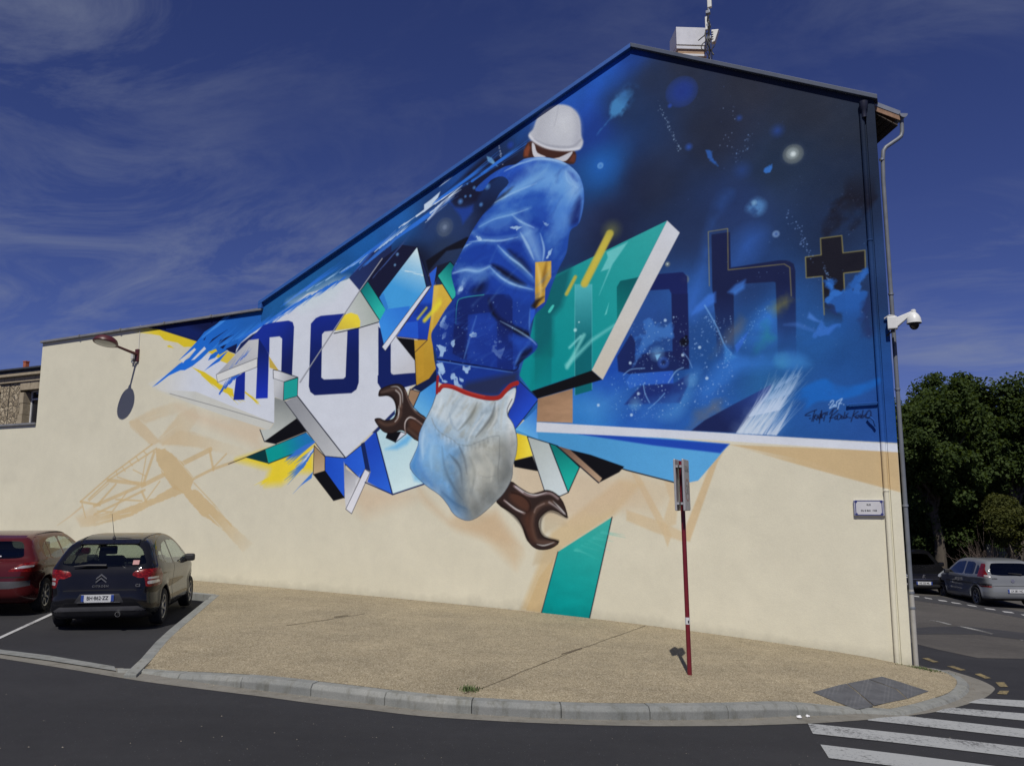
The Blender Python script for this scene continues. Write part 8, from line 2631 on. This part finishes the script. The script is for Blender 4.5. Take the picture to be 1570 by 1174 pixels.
def leaf_cloud(centres, radii, per, size, rg, droop=.3):
    """many small leaf blades round each clump centre"""
    C = np.repeat(np.asarray(centres, float), per, axis=0)
    Rr = np.repeat(np.asarray(radii, float), per)
    n = len(C)
    d = rg.normal(size=(n, 3)); d /= np.linalg.norm(d, axis=1)[:, None]
    rad = Rr * rg.random(n) ** .45
    P = C + d * rad[:, None] * np.array([1, 1, .75])
    nrm = d * .7 + rg.normal(size=(n, 3)) * .6 + np.array([0, 0, .7])
    nrm /= np.linalg.norm(nrm, axis=1)[:, None]
    t = np.cross(nrm, rg.normal(size=(n, 3))); t /= np.linalg.norm(t, axis=1)[:, None]
    b = np.cross(nrm, t)
    s = size * (.6 + .8 * rg.random(n))[:, None]
    V = np.empty((n, 5, 3))
    V[:, 0] = P - t * s * .5
    V[:, 1] = P - t * s * .05 + b * s * .36 - nrm * s * .05
    V[:, 2] = P + t * s * .55 - nrm * s * .12
    V[:, 3] = P - t * s * .05 - b * s * .36 - nrm * s * .05
    V[:, 4] = P
    V = V[:, :4].reshape(-1, 3)
    return V


def mesh_from(name, V, nf, mat, parent):
    me = bpy.data.meshes.new(name)
    n = len(V)
    off = np.array(parent.location) if parent is not None else 0
    me.vertices.add(n); me.vertices.foreach_set('co', (V - off).astype(np.float32).ravel())
    me.loops.add(n); me.loops.foreach_set('vertex_index', np.arange(n, dtype=np.int32))
    me.polygons.add(n // 4); me.polygons.foreach_set('loop_start', np.arange(0, n, 4, dtype=np.int32))
    me.update(calc_edges=True)
    o = bpy.data.objects.new(name, me); COL.objects.link(o); me.materials.append(mat)
    if parent is not None:
        o.parent = parent
    return o


def tree(name, label, base, h, rx, rz, zc, seed, mat=None, clumps=150, per=150, size=.17, group='trees along the side street', trunk=True, cr=(.45, .95)):
    rg = np.random.default_rng(seed)
    t = thing(name, label, 'tree', tuple(base), group)
    B = np.array(base, float)
    cs = []; rr = []; limbs = MB()
    top = B + np.array([0, 0, zc])
    if trunk:
        tw = [B + np.array([.05 * i * rg.normal(), .05 * i * rg.normal(), zc * i / 6]) for i in range(7)]
        limbs.tube([(p[0], p[1], p[2]) for p in [B - np.array([0, 0, .3])] + tw[1:]], [.26, .23, .20, .17, .14, .11, .08], 10)
    nl = 13
    lobes = []
    for i in range(nl):
        d = rg.normal(size=3); d /= np.linalg.norm(d)
        lobes.append((top + d * np.array([rx, rx, rz]) * rg.uniform(.35, .78), rg.uniform(.30, .46)))
    for i in range(clumps):
        d = rg.normal(size=3); d[2] += .1; d /= np.linalg.norm(d)
        lc, lr = lobes[i % nl]
        c = lc + d * np.array([rx, rx, rz]) * lr * rg.random() ** .3
        cs.append(c); rr.append(rg.uniform(*cr))
        if trunk and i % 5 == 0:
            a = B + np.array([0, 0, zc * rg.uniform(.45, .95)])
            m = (a + c) / 2 + np.array([0, 0, -.15])
            limbs.tube([tuple(a), tuple(m), tuple(c)], [.07, .045, .012], 6)
    if limbs.v:
        limbs.build('trunk', M_BARK, t, smooth=True)
    mesh_from('crown', leaf_cloud(cs, rr, per, size, rg), 4, mat or M_LEAF, t)
    return t


def far(px, py, d):
    """place seen at a survey point, d metres down the line of sight"""
    r = ray(px, py)
    P = r * (d / r[1])
    return np.array([P[0], P[1], P[2] + EYE])


def gz_at(P):
    return np.array([P[0], P[1], float(pav_z(P[0])) + EYE + RO])


for i, (px, py, d, rx, rz, lb) in enumerate(((1428, 692, 35.0, 2.5, 3.2, 'broad dark green tree closest to the building corner'),
                                             (1478, 700, 38.5, 3.0, 3.9, 'dense tree filling the gap behind the silver car'),
                                             (1545, 688, 36.0, 2.7, 3.3, 'round leafy tree at the right picture edge'),
                                             (1640, 690, 39.0, 3.2, 3.6, 'tree standing just beyond the right picture edge, its branches reaching in'))):
    P = far(px, py, d)
    b = gz_at(P)
    tree('street_tree', lb, b, 0, rx, rz, P[2] - b[2], 20 + i, clumps=270, per=210, size=.15, cr=(.32, .8))
# hedge bank and shrubs under the trees
P = far(1545, 800, 34.0); b = gz_at(P)
tree('olive_shrub', 'olive green shrub overhanging the silver car at the picture edge', b, 0, 1.5, 1.0, P[2] - b[2], 41, M_LEAF2, 80, 240, .10, 'shrubs behind the parked cars', True, (.3, .6))
for i, (px, py, d, rx, rz, lb) in enumerate(((1400, 845, 37.5, 2.6, 1.5, 'dark shrub mass behind the black car at the corner'), (1478, 850, 37.0, 1.6, 1.0, 'low glossy bush behind the roof of the silver car'), (1590, 850, 37.0, 2.2, 1.4, 'dark bush behind the pale fence at the picture edge'), (1446, 806, 36.2, 1.9, 1.7, 'leafy undergrowth hiding the trunk between the two parked cars'))):
    P = far(px, py, d); b = gz_at(P)
    tree('dark_shrub', lb, b, 0, rx, rz, P[2] - b[2], 50 + i, M_LEAF, 80, 260, .11, 'shrubs behind the parked cars', True, (.35, .7))
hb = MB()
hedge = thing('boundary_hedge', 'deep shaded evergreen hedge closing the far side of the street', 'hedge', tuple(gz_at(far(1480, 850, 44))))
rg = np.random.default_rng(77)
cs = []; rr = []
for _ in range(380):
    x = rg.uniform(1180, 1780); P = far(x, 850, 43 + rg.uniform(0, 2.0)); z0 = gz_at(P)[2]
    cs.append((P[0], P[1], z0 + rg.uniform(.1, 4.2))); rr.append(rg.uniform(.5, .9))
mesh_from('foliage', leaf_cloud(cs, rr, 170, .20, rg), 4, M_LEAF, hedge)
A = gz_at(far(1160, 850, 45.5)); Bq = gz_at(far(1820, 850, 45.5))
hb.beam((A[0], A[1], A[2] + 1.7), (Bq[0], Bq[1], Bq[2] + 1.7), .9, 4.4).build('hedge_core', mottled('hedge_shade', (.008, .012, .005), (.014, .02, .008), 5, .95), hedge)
# bare bush
P = far(1514, 842, 33.5); b = gz_at(P)
bush = thing('bare_bush', 'leafless brown bush above the roof of the silver car', 'bush', tuple(b))
tw = MB()
rg = np.random.default_rng(5)
for i in range(75):
    a = rg.uniform(0, 6.28); el = rg.uniform(.15, 1.4)
    L = (P[2] - b[2]) * rg.uniform(.75, 1.15)
    s = b + np.array([rg.normal(0, .25), rg.normal(0, .15), 0])
    d = np.array([math.cos(a) * math.cos(el), math.sin(a) * math.cos(el), abs(math.sin(el)) + .5]); d /= np.linalg.norm(d)
    m = s + d * L * .6
    e = m + (d + rg.normal(0, .45, 3)) * L * .5
    tw.tube([tuple(s), tuple(m), tuple(e)], [.014, .010, .004], 4, caps=False)
    for _ in range(2):
        e2 = m + (d + rg.normal(0, .6, 3)) * L * .35
        tw.tube([tuple(m), tuple(e2)], [.008, .003], 4, caps=False)
tw.build('twigs', M_TWIG, bush, recalc=False, kind='stuff')
# pale slatted fence
M_FENCE = mottled('pale_fence', (.16, .165, .15), (.22, .225, .20), 9, .85)
f0 = gz_at(far(1516, 850, 34.5)); f1 = gz_at(far(1556, 850, 35.2))
fence = thing('slat_fence', 'pale weathered slat fence showing over the silver car', 'fence', tuple(f0))
_, ft_ = 0, far(1530, 838, 34.8)[2]
for k in range(13):
    t = k / 12
    p = f0 * (1 - t) + f1 * t
    if k in (0, 12):
        MB().box((p[0], p[1], (p[2] + ft_) / 2 + .06), (.14, .14, ft_ - p[2] + .12)).build('fence_post', M_FENCE, fence, bevel=.01)
    else:
        MB().box((p[0], p[1], (p[2] + ft_) / 2), (.055, .02, ft_ - p[2])).build('fence_slat', M_FENCE, fence)
MB().beam((f0[0], f0[1] + .03, ft_ - .25), (f1[0], f1[1] + .03, ft_ - .25), .03, .07).build('fence_rail', M_FENCE, fence)
# a tiled roof far behind the trees
rP = far(1562, 742, 62.0)
fr = thing('distant_house', 'distant house whose red tiled roof shows through the trees', 'house', tuple(gz_at(rP)))
g0 = gz_at(rP)[2]
MB().box((rP[0], rP[1] + 3, (g0 + rP[2]) / 2 - .4), (9, 6, rP[2] - g0 - .6)).build('wall', M_STUCCO, fr)
MB().prism([(rP[0] - 5, rP[1] - .6, rP[2] - .5), (rP[0] - 5, rP[1] + 3, rP[2] + 1.2), (rP[0] - 5, rP[1] + 6.6, rP[2] - .5)], (10, 0, 0)).build('roof', M_TILE, fr)
